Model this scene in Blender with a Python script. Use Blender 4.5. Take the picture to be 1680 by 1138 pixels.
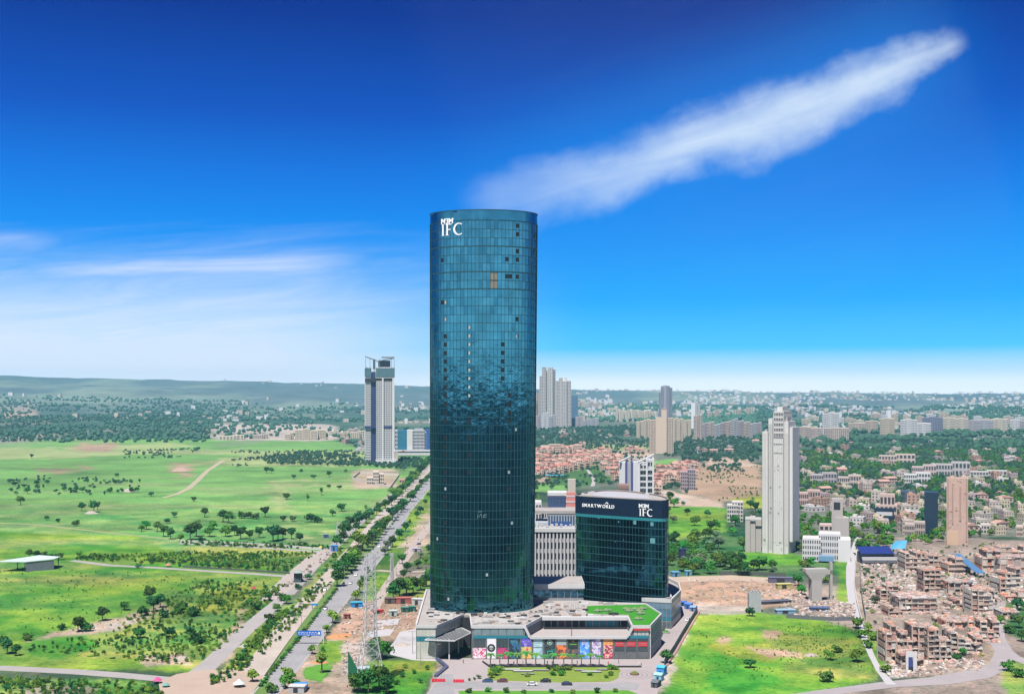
import bpy, math, random
import numpy as np
from mathutils import Vector, Matrix
random.seed(7); RNG = np.random.default_rng(11)
SC = bpy.context.scene
COL = SC.collection
for o in list(bpy.data.objects):
    bpy.data.objects.remove(o)

# ---------------------------------------------------------------- camera
H, F = 115.0, 1900.0            # eye height in metres, focal length in photo pixels
cam_d = bpy.data.cameras.new("camera"); cam = bpy.data.objects.new("camera", cam_d); COL.objects.link(cam)
cam.location = (0, 0, H); cam.rotation_euler = (math.radians(90), 0, 0)
cam_d.sensor_width = 36.0; cam_d.lens = 36.0 * F / 1680.0
cam_d.shift_y = (648 - 569) / 1680.0
cam_d.clip_start = 1.0; cam_d.clip_end = 30000.0
SC.camera = cam
SC.render.resolution_x = 1024; SC.render.resolution_y = 693
SC.view_settings.view_transform = 'Standard'; SC.view_settings.look = 'None'
SC.view_settings.gamma = 1.0; SC.view_settings.use_curve_mapping = False
EXPO = 1.25
SC.view_settings.exposure = EXPO
SC.cycles.max_bounces = 5; SC.cycles.diffuse_bounces = 2; SC.cycles.glossy_bounces = 3
SC.cycles.transmission_bounces = 3; SC.cycles.volume_bounces = 1; SC.cycles.transparent_max_bounces = 6
SC.cycles.sample_clamp_indirect = 4.0
SC.cycles.use_denoising = True

# ---------------------------------------------------------------- sun and sky
SUN_EL, SUN_AZ = math.radians(62), math.radians(200)      # azimuth clockwise from +Y (view direction)
sd = bpy.data.lights.new("sun", 'SUN'); sun = bpy.data.objects.new("sun", sd); COL.objects.link(sun)
sd.energy = 4.4; sd.angle = math.radians(0.5); sd.color = (1.0, 0.95, 0.88)
sdir = Vector((math.sin(SUN_AZ) * math.cos(SUN_EL), math.cos(SUN_AZ) * math.cos(SUN_EL), math.sin(SUN_EL)))
sun.rotation_euler = sdir.to_track_quat('Z', 'Y').to_euler()
sun.location = (0, 0, 500)

def lin(*c):
    return tuple(((x / 255) / 12.92 if x / 255 <= 0.04045 else ((x / 255 + 0.055) / 1.055) ** 2.4) for x in c)

class NT:
    """small helper for shader node trees"""
    def __init__(s, t): s.t = t; s.n = t.nodes; s.l = t.links
    def new(s, typ, **k):
        n = s.n.new(typ)
        for a, b in k.items(): setattr(n, a, b)
        return n
    def put(s, sock, v):
        if isinstance(v, bpy.types.NodeSocket): s.l.new(v, sock)
        elif v is not None: sock.default_value = v
    def m(s, op, a, b=None, c=None, clamp=False):
        n = s.new('ShaderNodeMath', operation=op, use_clamp=clamp)
        s.put(n.inputs[0], a); s.put(n.inputs[1], b); s.put(n.inputs[2], c)
        return n.outputs[0]
    def mix(s, f, a, b, mode='MIX'):
        n = s.new('ShaderNodeMix', data_type='RGBA', blend_type=mode)
        s.put(n.inputs[0], f); s.put(n.inputs[6], a); s.put(n.inputs[7], b)
        return n.outputs[2]
    def ramp(s, f, stops, interp='LINEAR'):
        n = s.new('ShaderNodeValToRGB'); cr = n.color_ramp; cr.interpolation = interp
        while len(cr.elements) < len(stops): cr.elements.new(0.5)
        for e, (p, c) in zip(cr.elements, stops):
            e.position = p; e.color = tuple(c) + (1.0,) if len(c) == 3 else c
        s.put(n.inputs[0], f)
        return n.outputs[0]
    def noise(s, vec, scale, detail=4, rough=0.55, dist=0.0):
        n = s.new('ShaderNodeTexNoise'); s.put(n.inputs['Vector'], vec)
        n.inputs['Scale'].default_value = scale; n.inputs['Detail'].default_value = detail
        n.inputs['Roughness'].default_value = rough; n.inputs['Distortion'].default_value = dist
        return n.outputs[0]
    def sstep(s, v, a, b):
        n = s.new('ShaderNodeMapRange', interpolation_type='SMOOTHSTEP')
        s.put(n.inputs[0], v); n.inputs[1].default_value = a; n.inputs[2].default_value = b
        return n.outputs[0]
    def xyz(s, x, y, z):
        n = s.new('ShaderNodeCombineXYZ')
        for k, v in enumerate((x, y, z)): s.put(n.inputs[k], v)
        return n.outputs[0]

world = bpy.data.worlds.new("World"); SC.world = world; world.use_nodes = True
W = NT(world.node_tree); W.n.clear()
SKY_STRENGTH = 0.1
tc = W.new('ShaderNodeTexCoord'); sep = W.new('ShaderNodeSeparateXYZ'); W.l.new(tc.outputs['Generated'], sep.inputs[0])
sx, sy, sz = sep.outputs
nish = W.new('ShaderNodeTexSky', sky_type='NISHITA', sun_disc=False)
nish.sun_elevation = SUN_EL; nish.sun_rotation = SUN_AZ; nish.altitude = 100; nish.air_density = 1.0; nish.dust_density = 0.6; nish.ozone_density = 3.0
EXPK = 2 ** EXPO
def skyc(r, g, b):                        # a sky colour as it looks in the photograph -> radiance before strength
    return tuple(x / EXPK / SKY_STRENGTH * 0.1 for x in lin(r, g, b))
zz = W.m('MULTIPLY', sz, 2.5, clamp=True)
grad = W.ramp(zz, [(0.0, skyc(270, 272, 272)), (0.030, skyc(262, 268, 272)), (0.055, skyc(205, 242, 265)), (0.10, skyc(70, 205, 262)),
                   (0.20, skyc(0, 172, 258)), (0.32, skyc(0, 148, 250)), (0.44, skyc(0, 122, 232)), (0.58, skyc(0, 84, 196)), (0.78, skyc(0, 50, 148)), (1.0, skyc(0, 44, 136))])
base = W.mix(0.985, W.mix(1.0, nish.outputs[0], (0.055, 0.07, 0.09, 1), 'MULTIPLY'), W.mix(1.0, grad, (1, 1, 1, 1), 'MULTIPLY'))
# cirrus streak and the thin veil of cloud low in the sky, drawn on the celestial sphere by direction
yy = W.m('MAXIMUM', sy, 0.05)
u = W.m('DIVIDE', sx, yy); v = W.m('DIVIDE', sz, yy)
front = W.sstep(sy, 0.1, 0.4)
au, av = -0.0500, 0.1575
du = W.m('SUBTRACT', u, au); dv = W.m('SUBTRACT', v, av)
bend = W.m('SUBTRACT', W.m('MULTIPLY', du, 0.9474), W.m('MULTIPLY', dv, -0.3202))
s_ = W.m('DIVIDE', bend, 0.472)
q_ = W.m('ADD', W.m('MULTIPLY', du, -0.3202), W.m('MULTIPLY', dv, 0.9474))
sag = W.m('MULTIPLY', W.m('MULTIPLY', s_, W.m('SUBTRACT', 1.0, s_)), 0.045)          # slight sag of the middle
q2 = W.m('ADD', q_, sag)
warp = W.noise(W.xyz(W.m('MULTIPLY', s_, 5.0), W.m('MULTIPLY', q2, 14.0), 0.0), 1.0, 5, 0.6)
fib = W.noise(W.xyz(W.m('ADD', W.m('MULTIPLY', s_, 2.5), W.m('MULTIPLY', q2, 9.0)), W.m('MULTIPLY', q2, 48.0), 3.0), 1.0, 6, 0.55, 0.5)
q3 = W.m('ADD', q2, W.m('MULTIPLY', W.m('SUBTRACT', warp, 0.5), 0.055))
wid = W.ramp(s_, [(0.0, (0.024,) * 3), (0.15, (0.033,) * 3), (0.35, (0.032,) * 3), (0.60, (0.037,) * 3), (0.80, (0.030,) * 3), (0.95, (0.020,) * 3), (1.0, (0.010,) * 3)], 'EASE')
dens = W.ramp(s_, [(0.0, (0.0,) * 3), (0.10, (0.30,) * 3), (0.30, (0.55,) * 3), (0.48, (0.80,) * 3), (0.66, (0.92,) * 3), (0.85, (0.74,) * 3), (0.95, (0.55,) * 3), (1.0, (0.0,) * 3)], 'EASE')
prof = W.m('SUBTRACT', 1.0, W.m('DIVIDE', W.m('ABSOLUTE', q3), wid), clamp=True)
soft = W.m('MULTIPLY', W.sstep(prof, -0.1, 1.0), dens)
streak = W.m('MULTIPLY', soft, W.m('ADD', 0.34, W.m('MULTIPLY', fib, 1.15)), clamp=True)
halo = W.m('MULTIPLY', W.sstep(W.m('SUBTRACT', 1.0, W.m('DIVIDE', W.m('ABSOLUTE', q2), 0.11), clamp=True), 0.0, 1.0), W.m('MULTIPLY', W.sstep(s_, -0.15, 0.3), W.sstep(s_, 1.1, 0.8)))
n2 = W.noise(W.xyz(W.m('MULTIPLY', u, 4.5), W.m('MULTIPLY', W.m('SUBTRACT', v, W.m('MULTIPLY', u, 0.07)), 42.0), 1.7), 1.0, 8, 0.64, 0.9)
n3 = W.noise(W.xyz(W.m('MULTIPLY', u, 2.2), W.m('MULTIPLY', v, 11.0), 7.3), 1.0, 4, 0.5, 0.3)
leftm = W.sstep(u, -0.02, -0.22)
lowm = W.m('MULTIPLY', W.sstep(v, 0.130, 0.065), leftm)
veil = W.m('MULTIPLY', W.sstep(W.m('ADD', W.m('MULTIPLY', n2, 0.5), W.m('MULTIPLY', n3, 0.5)), 0.34, 0.62), lowm)
lowwhite = W.m('MULTIPLY', W.sstep(W.m('ADD', v, W.m('MULTIPLY', W.m('SUBTRACT', n2, 0.5), 0.08)), 0.150, 0.028), W.sstep(u, 0.08, -0.24))
veil = W.m('MAXIMUM', veil, lowwhite)
# two bright wisps inside the veil
def wisp(u0, v0, u1, v1, half):
    L = math.hypot(u1 - u0, v1 - v0); tx, ty = (u1 - u0) / L, (v1 - v0) / L
    a = W.m('SUBTRACT', u, u0); b = W.m('SUBTRACT', v, v0)
    s = W.m('DIVIDE', W.m('ADD', W.m('MULTIPLY', a, tx), W.m('MULTIPLY', b, ty)), L)
    q = W.m('SUBTRACT', W.m('MULTIPLY', b, tx), W.m('MULTIPLY', a, ty))
    q = W.m('ADD', q, W.m('MULTIPLY', W.m('SUBTRACT', n3, 0.5), 0.07))
    p = W.m('SUBTRACT', 1.0, W.m('DIVIDE', W.m('ABSOLUTE', q), half), clamp=True)
    return W.m('MULTIPLY', W.m('MULTIPLY', W.sstep(p, 0.0, 1.0), W.m('MULTIPLY', W.sstep(s, -0.05, 0.5), W.sstep(s, 1.05, 0.75))), W.m('ADD', -0.15, W.m('MULTIPLY', n2, 1.5)), clamp=True)
def uv(px, py): return ((px - 840) / F, (648 - py) / F)
w1 = wisp(*uv(-120, 482), *uv(625, 438), 0.024)
w2 = wisp(*uv(150, 572), *uv(470, 538), 0.016)
w3 = W.m('MULTIPLY', wisp(*uv(-260, 430), *uv(120, 412), 0.020), 0.55)
w4 = wisp(*uv(380, 512), *uv(780, 496), 0.018)
veil = W.m('MAXIMUM', veil, W.m('MAXIMUM', W.m('MAXIMUM', w1, w2), W.m('MAXIMUM', w3, W.m('MULTIPLY', w4, 0.6))))
c1 = W.mix(W.m('MULTIPLY', halo, W.m('MULTIPLY', front, 0.48)), base, skyc(0, 146, 246) + (1,))
c2 = W.mix(W.m('MULTIPLY', veil, W.m('MULTIPLY', front, 0.92)), c1, skyc(236, 243, 260) + (1,))
c3 = W.mix(W.m('MULTIPLY', streak, W.m('MULTIPLY', front, 0.98), clamp=True), c2, skyc(226, 243, 258) + (1,))
behind = W.m('MULTIPLY', W.sstep(sy, 0.25, -0.55), W.m('MULTIPLY', W.sstep(sz, 0.42, 0.0), W.m('ADD', 0.72, W.m('MULTIPLY', n3, 0.2))), clamp=True)   # added bright veil behind the eye, lightens tower reflections and facing walls
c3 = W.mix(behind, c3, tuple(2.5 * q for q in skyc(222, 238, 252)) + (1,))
bg = W.new('ShaderNodeBackground'); wo = W.new('ShaderNodeOutputWorld')
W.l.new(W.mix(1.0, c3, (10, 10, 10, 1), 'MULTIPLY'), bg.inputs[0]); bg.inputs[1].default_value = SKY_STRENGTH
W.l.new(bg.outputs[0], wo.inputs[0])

# ---------------------------------------------------------------- helpers
def P(px, py, z=0.0):
    """the point at height z that the photograph shows at pixel (px, py)"""
    d = F * (H - z) / (py - 648.0)
    return Vector(((px - 840.0) / F * d, d, z))
def depth(py, z=0.0): return F * (H - z) / (py - 648.0)
def height_at(py, d): return H - (py - 648.0) * d / F

ORD = "first second third fourth fifth sixth seventh eighth ninth tenth eleventh twelfth thirteenth fourteenth fifteenth sixteenth seventeenth eighteenth nineteenth".split()
TENS = {2: "twent", 3: "thirt", 4: "fort", 5: "fift", 6: "sixt", 7: "sevent", 8: "eight", 9: "ninet"}
def ordi(n):                                # 1 -> first
    if n < 20: return ORD[n - 1]
    t, u_ = divmod(n, 10)
    return TENS[t] + "ieth" if u_ == 0 else TENS[t] + "y-" + ORD[u_ - 1]

class MB:
    def __init__(s): s.v = []; s.f = []; s.mi = []
    def add(s, vs, fs, m=0):
        b = len(s.v); s.v += [tuple(p) for p in vs]
        for f in fs: s.f.append(tuple(b + i for i in f)); s.mi.append(m)
    def box(s, x0, x1, y0, y1, z0, z1, m=0):
        s.add([(x0, y0, z0), (x1, y0, z0), (x1, y1, z0), (x0, y1, z0), (x0, y0, z1), (x1, y0, z1), (x1, y1, z1), (x0, y1, z1)],
              [(0, 3, 2, 1), (4, 5, 6, 7), (0, 1, 5, 4), (1, 2, 6, 5), (2, 3, 7, 6), (3, 0, 4, 7)], m)
    def obox(s, c, ax, ay, az, m=0):        # oriented box: centre and three half-axis vectors
        c, ax, ay, az = Vector(c), Vector(ax), Vector(ay), Vector(az)
        s.add([c - ax - ay - az, c + ax - ay - az, c + ax + ay - az, c - ax + ay - az, c - ax - ay + az, c + ax - ay + az, c + ax + ay + az, c - ax + ay + az],
              [(0, 3, 2, 1), (4, 5, 6, 7), (0, 1, 5, 4), (1, 2, 6, 5), (2, 3, 7, 6), (3, 0, 4, 7)], m)
    def bar(s, p, q, w, h=None, m=0):       # square bar from p to q
        p, q = Vector(p), Vector(q); d = q - p; L = d.length
        if L < 1e-6: return
        d /= L
        side = d.cross(Vector((0, 0, 1)))
        if side.length < 1e-3: side = Vector((1, 0, 0))
        side.normalize(); up = side.cross(d)
        s.obox((p + q) / 2, d * (L / 2), side * (w / 2), up * ((h or w) / 2), m)
    def prism(s, poly, z0, z1, m=0, mt=None):
        a = sum(poly[i][0] * poly[(i + 1) % len(poly)][1] - poly[(i + 1) % len(poly)][0] * poly[i][1] for i in range(len(poly)))
        if a < 0: poly = poly[::-1]
        n = len(poly)
        vs = [(p[0], p[1], z0) for p in poly] + [(p[0], p[1], z1) for p in poly]
        s.add(vs, [(i, (i + 1) % n, n + (i + 1) % n, n + i) for i in range(n)], m)
        s.add(vs, [tuple(range(n, 2 * n))], m if mt is None else mt)
        s.add(vs, [tuple(range(n - 1, -1, -1))], m)
    def cyl(s, c, r0, r1, h, n=8, m=0, cap=True):
        vs = [(c[0] + r0 * math.cos(2 * math.pi * i / n), c[1] + r0 * math.sin(2 * math.pi * i / n), c[2]) for i in range(n)]
        vs += [(c[0] + r1 * math.cos(2 * math.pi * i / n), c[1] + r1 * math.sin(2 * math.pi * i / n), c[2] + h) for i in range(n)]
        fs = [(i, (i + 1) % n, n + (i + 1) % n, n + i) for i in range(n)]
        if cap: fs += [tuple(range(n, 2 * n)), tuple(range(n - 1, -1, -1))]
        s.add(vs, fs, m)
    def wall_on(s, a, b, z0, z1, t, off=0.0, m=0):   # slab along the segment a-b, thickness t to the outside (right-hand side of a->b), pushed out by off
        a, b = Vector((a[0], a[1], 0)), Vector((b[0], b[1], 0)); d = (b - a); L = d.length; d /= L
        n = Vector((d.y, -d.x, 0))
        s.obox((a + b) / 2 + n * (off + t / 2) + Vector((0, 0, (z0 + z1) / 2)), d * (L / 2), n * (t / 2), Vector((0, 0, (z1 - z0) / 2)), m)
    def mesh(s, name, mats, smooth=False):
        me = bpy.data.meshes.new(name); me.from_pydata(s.v, [], s.f)
        for mt in (mats if isinstance(mats, (list, tuple)) else [mats]): me.materials.append(mt)
        if len(me.materials) > 1: me.polygons.foreach_set('material_index', s.mi)
        if smooth: me.polygons.foreach_set('use_smooth', [True] * len(me.polygons))
        me.update()
        return me

def link(name, me, parent=None, loc=None, rot=None, scale=None):
    o = bpy.data.objects.new(name, me); COL.objects.link(o)
    if parent is not None: o.parent = parent
    if loc is not None: o.location = loc
    if rot is not None: o.rotation_euler = rot
    if scale is not None: o.scale = scale
    return o
def obj(name, mb, mats, parent=None, loc=None, rot=None, smooth=False, kind=None):
    if not mb.v: return None
    o = link(name, mb.mesh(name, mats, smooth), parent, loc, rot)
    if kind: o['kind'] = kind
    return o
def tag(o, label=None, cat=None, group=None, kind=None):
    if label: o['label'] = label
    if cat: o['category'] = cat
    if group: o['group'] = group
    if kind: o['kind'] = kind
    return o
def thing(name, label, cat, loc=(0, 0, 0), rz=0.0, group=None):
    o = bpy.data.objects.new(name, None); COL.objects.link(o); o.empty_display_size = 0.5
    o.location = loc; o.rotation_euler = (0, 0, rz)
    return tag(o, label, cat, group)
KIDS = {}
def kids(o):
    return [c for c in bpy.data.objects if c.parent == o]
def dup(root, tree, loc, rz=0.0, scale=None, label=None, group=None):
    """copy of a thing; tree = [(part, [sub-parts])] of the source"""
    r = root.copy(); COL.objects.link(r); r.location = loc; r.rotation_euler = (0, 0, rz)
    if scale is not None: r.scale = scale
    if label: r['label'] = label
    if group: r['group'] = group
    for part, subs in tree:
        c = part.copy(); COL.objects.link(c); c.parent = r
        for sp in subs:
            d = sp.copy(); COL.objects.link(d); d.parent = c
    return r

def principled(name):
    m = bpy.data.materials.new(name); m.use_nodes = True
    t = NT(m.node_tree); b = t.n['Principled BSDF']
    return m, t, b
MATS = {}
def mat(name, col, rough=0.85, metal=0.0, ns=0.35, na=0.25, spec=0.3, rnd=0.0, fine=0.0, coords='Object'):
    """plain weathered surface: base colour with two scales of mottling, and per-object variation"""
    if name in MATS: return MATS[name]
    m, t, b = principled(name)
    tcn = t.new('ShaderNodeTexCoord')
    n1 = t.noise(tcn.outputs[coords], ns, 5, 0.6); n2_ = t.noise(tcn.outputs[coords], ns * 9, 3, 0.6)
    f = t.m('ADD', t.m('MULTIPLY', n1, 0.65), t.m('MULTIPLY', n2_, 0.35))
    k = t.m('ADD', 1.0 - na, t.m('MULTIPLY', f, 2 * na))
    if rnd:
        oi = t.new('ShaderNodeObjectInfo')
        k = t.m('MULTIPLY', k, t.m('ADD', 1.0 - rnd, t.m('MULTIPLY', oi.outputs['Random'], 2 * rnd)))
    c = t.mix(1.0, tuple(col) + (1,), t.xyz(k, k, k), 'MULTIPLY')
    t.l.new(c, b.inputs['Base Color'])
    b.inputs['Roughness'].default_value = rough; b.inputs['Metallic'].default_value = metal
    b.inputs['Specular IOR Level'].default_value = spec
    MATS[name] = m
    return m
def hasv(a):                                # lattice hash -> [0,1)
    a = np.asarray(a)
    h = np.sin(a[..., 0] * 127.1 + a[..., 1] * 311.7 + a[..., 2] * 74.7) * 43758.5453
    return h - np.floor(h)
def vnoise(x, y, seed=0.0):
    xi, yi = np.floor(x), np.floor(y); xf, yf = x - xi, y - yi
    xf = xf * xf * (3 - 2 * xf); yf = yf * yf * (3 - 2 * yf); s = np.full_like(xi, seed)
    g = lambda a, b: hasv(np.stack([xi + a, yi + b, s], -1))
    return (g(0, 0) * (1 - xf) + g(1, 0) * xf) * (1 - yf) + (g(0, 1) * (1 - xf) + g(1, 1) * xf) * yf
def fbm(x, y, octv=4, seed=0.0):
    r = 0; a = 0.5; tot = 0
    for k in range(octv):
        r = r + a * vnoise(x * 2 ** k, y * 2 ** k, seed + k * 3.1); tot += a; a *= 0.55
    return r / tot
def in_poly(px, py, poly):
    c = np.zeros(px.shape, bool); n = len(poly)
    for i in range(n):
        x0, y0 = poly[i]; x1, y1 = poly[(i + 1) % n]
        if y0 == y1: continue
        k = ((y0 > py) != (y1 > py)) & (px < (x1 - x0) * (py - y0) / (y1 - y0) + x0)
        c ^= k
    return c
# ---------------------------------------------------------------- ground: one sheet to the hills
GC = dict(wood=(.020, .050, .026), woodl=(.045, .105, .035), field=(.098, .205, .056), bright=(.088, .186, .022), deep=(.042, .165, .018),
          dry=(.185, .225, .095), scrub=(.14, .20, .045), dirt=(.270, .185, .135), soil=(.225, .160, .110), pale=(.270, .235, .205), sand=(.275, .215, .165),
          rubble=(.195, .160, .135), town=(.095, .105, .085), farw=(.035, .070, .045), farp=(.150, .150, .120), yellow=(.17, .20, .03), olive=(.10, .15, .03))
FP = [  # polygons of land cover (photo pixels), colour, edge wobble in pixels
    ([(0, 664), (700, 672), (700, 724), (0, 726)], 'farw', 3),
    ([(700, 668), (1680, 672), (1680, 735), (860, 740), (700, 724)], 'farw', 3),
    ([(-300, 727), (200, 721), (400, 722), (520, 712), (600, 738), (700, 742), (700, 800), (600, 880), (530, 905), (-300, 905)], 'field', 4),
    ([(-300, 905), (480, 905), (540, 905), (480, 960), (330, 1100), (-300, 1095)], 'bright', 5),
    ([(-300, 730), (600, 740), (600, 765), (-300, 760)], 'dry', 6),
    ([(-300, 765), (250, 745), (420, 745), (200, 775), (-300, 790)], 'field', 4),
    ([(350, 702), (540, 702), (600, 716), (520, 724), (345, 722)], 'pale', 3),
    ([(70, 769), (150, 764), (125, 774), (60, 779)], 'soil', 10), ([(284, 760), (316, 757), (312, 780), (298, 786), (278, 776)], 'soil', 9),
    ([(0, 690), (60, 688), (60, 698), (0, 700)], 'sand', 3), ([(110, 735), (260, 727), (330, 730), (180, 746)], 'dry', 5), ([(130, 728), (190, 726), (185, 740), (120, 740)], 'soil', 8),
    ([(-20, 840), (240, 812), (470, 830), (560, 860), (500, 900), (-20, 880)], 'field', 5),
    ([(440, 790), (650, 790), (600, 850), (540, 890), (480, 890)], 'dry', 12), ([(470, 800), (640, 800), (590, 850), (520, 885), (480, 870)], 'field', 9),
    ([(-300, 862), (230, 880), (290, 905), (-300, 905)], 'bright', 4),
    ([(330, 905), (520, 908), (480, 932), (300, 915)], 'olive', 5), ([(300, 895), (520, 900), (500, 912), (300, 905)], 'scrub', 4),
    ([(180, 1035), (240, 1000), (330, 955), (470, 958), (440, 990), (330, 1092), (170, 1080), (30, 1066)], 'scrub', 9),
    ([(230, 1000), (290, 985), (270, 1000), (180, 1035), (90, 1050), (40, 1055)], 'sand', 7), ([(170, 1020), (205, 1018), (200, 1035), (172, 1036)], 'pale', 5),
    ([(50, 1050), (150, 1042), (165, 1065), (90, 1080), (40, 1072)], 'deep', 6), ([(330, 965), (440, 962), (400, 1000), (340, 1010)], 'yellow', 10), ([(260, 970), (320, 975), (310, 1010), (260, 1000)], 'olive', 10),
    ([(230, 1078), (300, 1070), (310, 1088), (240, 1094)], 'sand', 6),
    ([(-300, 1108), (240, 1118), (290, 1165), (-300, 1165)], 'scrub', 8), ([(40, 1122), (150, 1128), (150, 1150), (40, 1150)], 'rubble', 8),
    ([(470, 990), (520, 960), (580, 905), (610, 890), (560, 960), (470, 1040), (420, 1085), (360, 1130), (330, 1130), (400, 1060)], 'scrub', 6),
    ([(400, 1000), (470, 975), (450, 1010), (370, 1085), (340, 1095)], 'sand', 5), ([(420, 985), (475, 970), (440, 1030), (385, 1085), (370, 1080)], 'olive', 7),
    ([(430, 1140), (470, 1085), (500, 1060), (560, 1040), (600, 1040), (580, 1160), (430, 1165)], 'sand', 5),
    ([(615, 900), (700, 800), (712, 800), (712, 1000), (600, 1000), (588, 965)], 'bright', 4), ([(668, 880), (712, 830), (712, 890), (660, 935)], 'sand', 6), ([(640, 930), (712, 925), (712, 945), (650, 955)], 'rubble', 5),
    ([(640, 955), (712, 945), (712, 985), (640, 990)], 'olive', 4),
    ([(585, 985), (692, 985), (700, 1035), (640, 1050), (560, 1056), (535, 1045)], 'dirt', 5), ([(600, 985), (690, 985), (690, 1000), (600, 1003)], 'soil', 4), ([(600, 1030), (650, 1015), (650, 1045), (600, 1050)], 'soil', 5),
    ([(590, 1085), (722, 1082), (712, 1100), (690, 1142), (690, 1165), (585, 1165)], 'bright', 3), ([(640, 1088), (720, 1086), (712, 1100), (640, 1105)], 'yellow', 6),
    ([(520, 1052), (566, 1048), (570, 1078), (545, 1090), (525, 1085)], 'bright', 3), ([(500, 1095), (540, 1085), (545, 1100), (525, 1118), (500, 1112)], 'deep', 2),
    ([(560, 1085), (600, 1080), (600, 1100), (560, 1120)], 'pale', 5), ([(560, 1052), (600, 1050), (600, 1080), (570, 1085)], 'pale', 5),
    ([(720, 1080), (1080, 1080), (1130, 1000), (1150, 1010), (1090, 1165), (690, 1165)], 'pale', 1),
    ([(1140, 1008), (1200, 1002), (1390, 1018), (1405, 1040), (1440, 1115), (1300, 1142), (1280, 1165), (1020, 1165), (1085, 1140)], 'bright', 4),
    ([(1240, 1030), (1400, 1040), (1420, 1090), (1330, 1100), (1260, 1070)], 'olive', 16), ([(1160, 1060), (1250, 1050), (1300, 1080), (1200, 1075)], 'yellow', 14), ([(1140, 1100), (1220, 1090), (1240, 1130), (1130, 1140)], 'deep', 14),
    ([(1250, 1032), (1290, 1032), (1280, 1044), (1245, 1042)], 'soil', 7), ([(1225, 1060), (1290, 1066), (1320, 1080), (1260, 1076)], 'dirt', 8), ([(1175, 1042), (1200, 1050), (1190, 1058), (1172, 1050)], 'soil', 6), ([(1330, 1095), (1420, 1088), (1440, 1112), (1340, 1110)], 'scrub', 8), ([(1170, 1105), (1260, 1098), (1300, 1118), (1180, 1128)], 'deep', 10),
    ([(1096, 946), (1200, 944), (1310, 950), (1330, 985), (1230, 1003), (1140, 1000), (1112, 985)], 'dirt', 4), ([(1112, 962), (1180, 955), (1240, 965), (1225, 985), (1120, 980)], 'soil', 6), ([(1140, 990), (1235, 995), (1230, 1006), (1150, 1005)], 'pale', 3),
    ([(1090, 828), (1150, 826), (1190, 832), (1196, 868), (1150, 892), (1092, 882)], 'bright', 4),
    ([(1080, 800), (1180, 822), (1190, 832), (1090, 830)], 'sand', 3),
    ([(1110, 780), (1150, 760), (1180, 755), (1250, 762), (1250, 818), (1180, 822), (1120, 806)], 'soil', 3), ([(1150, 752), (1230, 750), (1240, 765), (1170, 768)], 'sand', 3), ([(1200, 815), (1300, 808), (1300, 830), (1210, 832)], 'yellow', 4),
    ([(1090, 884), (1200, 872), (1250, 905), (1420, 912), (1390, 940), (1300, 950), (1096, 946)], 'woodl', 4), ([(1200, 905), (1320, 905), (1330, 925), (1230, 930)], 'bright', 4),
    ([(1310, 742), (1700, 742), (2100, 760), (2100, 905), (1640, 880), (1310, 912)], 'town', 5),
    ([(1396, 905), (1480, 880), (1640, 885), (2100, 900), (2100, 1165), (1640, 1105), (1450, 1112), (1420, 1040), (1330, 1010), (1300, 985), (1330, 955), (1380, 960)], 'rubble', 3),
    ([(1374, 915), (1396, 912), (1392, 955), (1394, 990), (1376, 988)], 'bright', 2), ([(1400, 1020), (1425, 1025), (1450, 1075), (1462, 1110), (1445, 1112)], 'bright', 4),
    ([(1610, 990), (1650, 985), (1640, 1060), (1680, 1080), (1600, 1110), (1570, 1100), (1615, 1060)], 'sand', 3), ([(1640, 1085), (2000, 1060), (2000, 1165), (1620, 1165)], 'scrub', 4), ([(1640, 960), (1700, 955), (1700, 1060), (1650, 1040)], 'woodl', 6),
    ([(700, 742), (880, 735), (880, 800), (712, 800)], 'field', 4), ([(712, 800), (880, 800), (880, 880), (712, 880)], 'bright', 4), ([(712, 870), (880, 870), (880, 960), (712, 960)], 'pale', 4),
    ([(876, 735), (960, 725), (1070, 735), (1075, 800), (1000, 790), (876, 792)], 'sand', 3), ([(940, 760), (1010, 765), (1040, 790), (900, 800), (900, 780)], 'woodl', 4),
    ([(876, 792), (930, 795), (925, 808), (876, 806)], 'field', 2), ([(1072, 755), (1115, 752), (1112, 768), (1072, 770)], 'field', 2), ([(960, 730), (1070, 728), (1060, 738), (965, 740)], 'dry', 2),
    ([(1280, 1140), (1450, 1128), (1640, 1106), (1660, 1165), (1280, 1165)], 'rubble', 3),
    ([(470, 1000), (500, 965), (535, 915), (556, 893), (700, 752), (712, 752), (600, 890), (560, 935), (510, 990), (475, 1035)], 'scrub', 3),
    ([(580, 770), (650, 768), (652, 800), (580, 802)], 'sand', 3), ([(650, 742), (700, 742), (690, 765), (650, 775)], 'woodl', 3),
]
na = np.concatenate([np.linspace(-29, 29, 620), np.linspace(29, 331, 90)[1:-1]])
rr = np.concatenate([[0, 40, 90, 160, 250, 320], np.geomspace(350, 9300, 470)])
A, R = np.meshgrid(np.radians(na), rr)
GX, GY = R * np.sin(A), R * np.cos(A)
def hill_profile(a):                 # height of the far ridge by bearing (radians, clockwise from the view axis)
    d = np.degrees(a); d = (d + 180) % 360 - 180
    base = np.interp(d, [-180, -60, -30, -24, -18, -12, -7, -3, 4, 10, 18, 24, 60, 180], [120, 170, 235, 250, 232, 214, 196, 178, 152, 142, 126, 124, 130, 120])
    return base + (fbm(d * 0.9 + 50, d * 0 + 3.3, 3, 5.0) - 0.5) * 18
def hill_z(X, Y):
    X = np.asarray(X, float); Y = np.asarray(Y, float); R_ = np.hypot(X, Y); A_ = np.arctan2(X, Y)
    rd = np.clip((R_ - 2500) / (8900 - 2500), 0, 1)
    z = rd ** 2 * hill_profile(A_) + rd * rd * (1 - rd) * 4 * (fbm(X / 800 + 7, Y / 800 + 3, 4) - 0.52) * 70
    return np.maximum(np.minimum(z, 262), 0.0)
GZ = hill_z(GX, GY)
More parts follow.
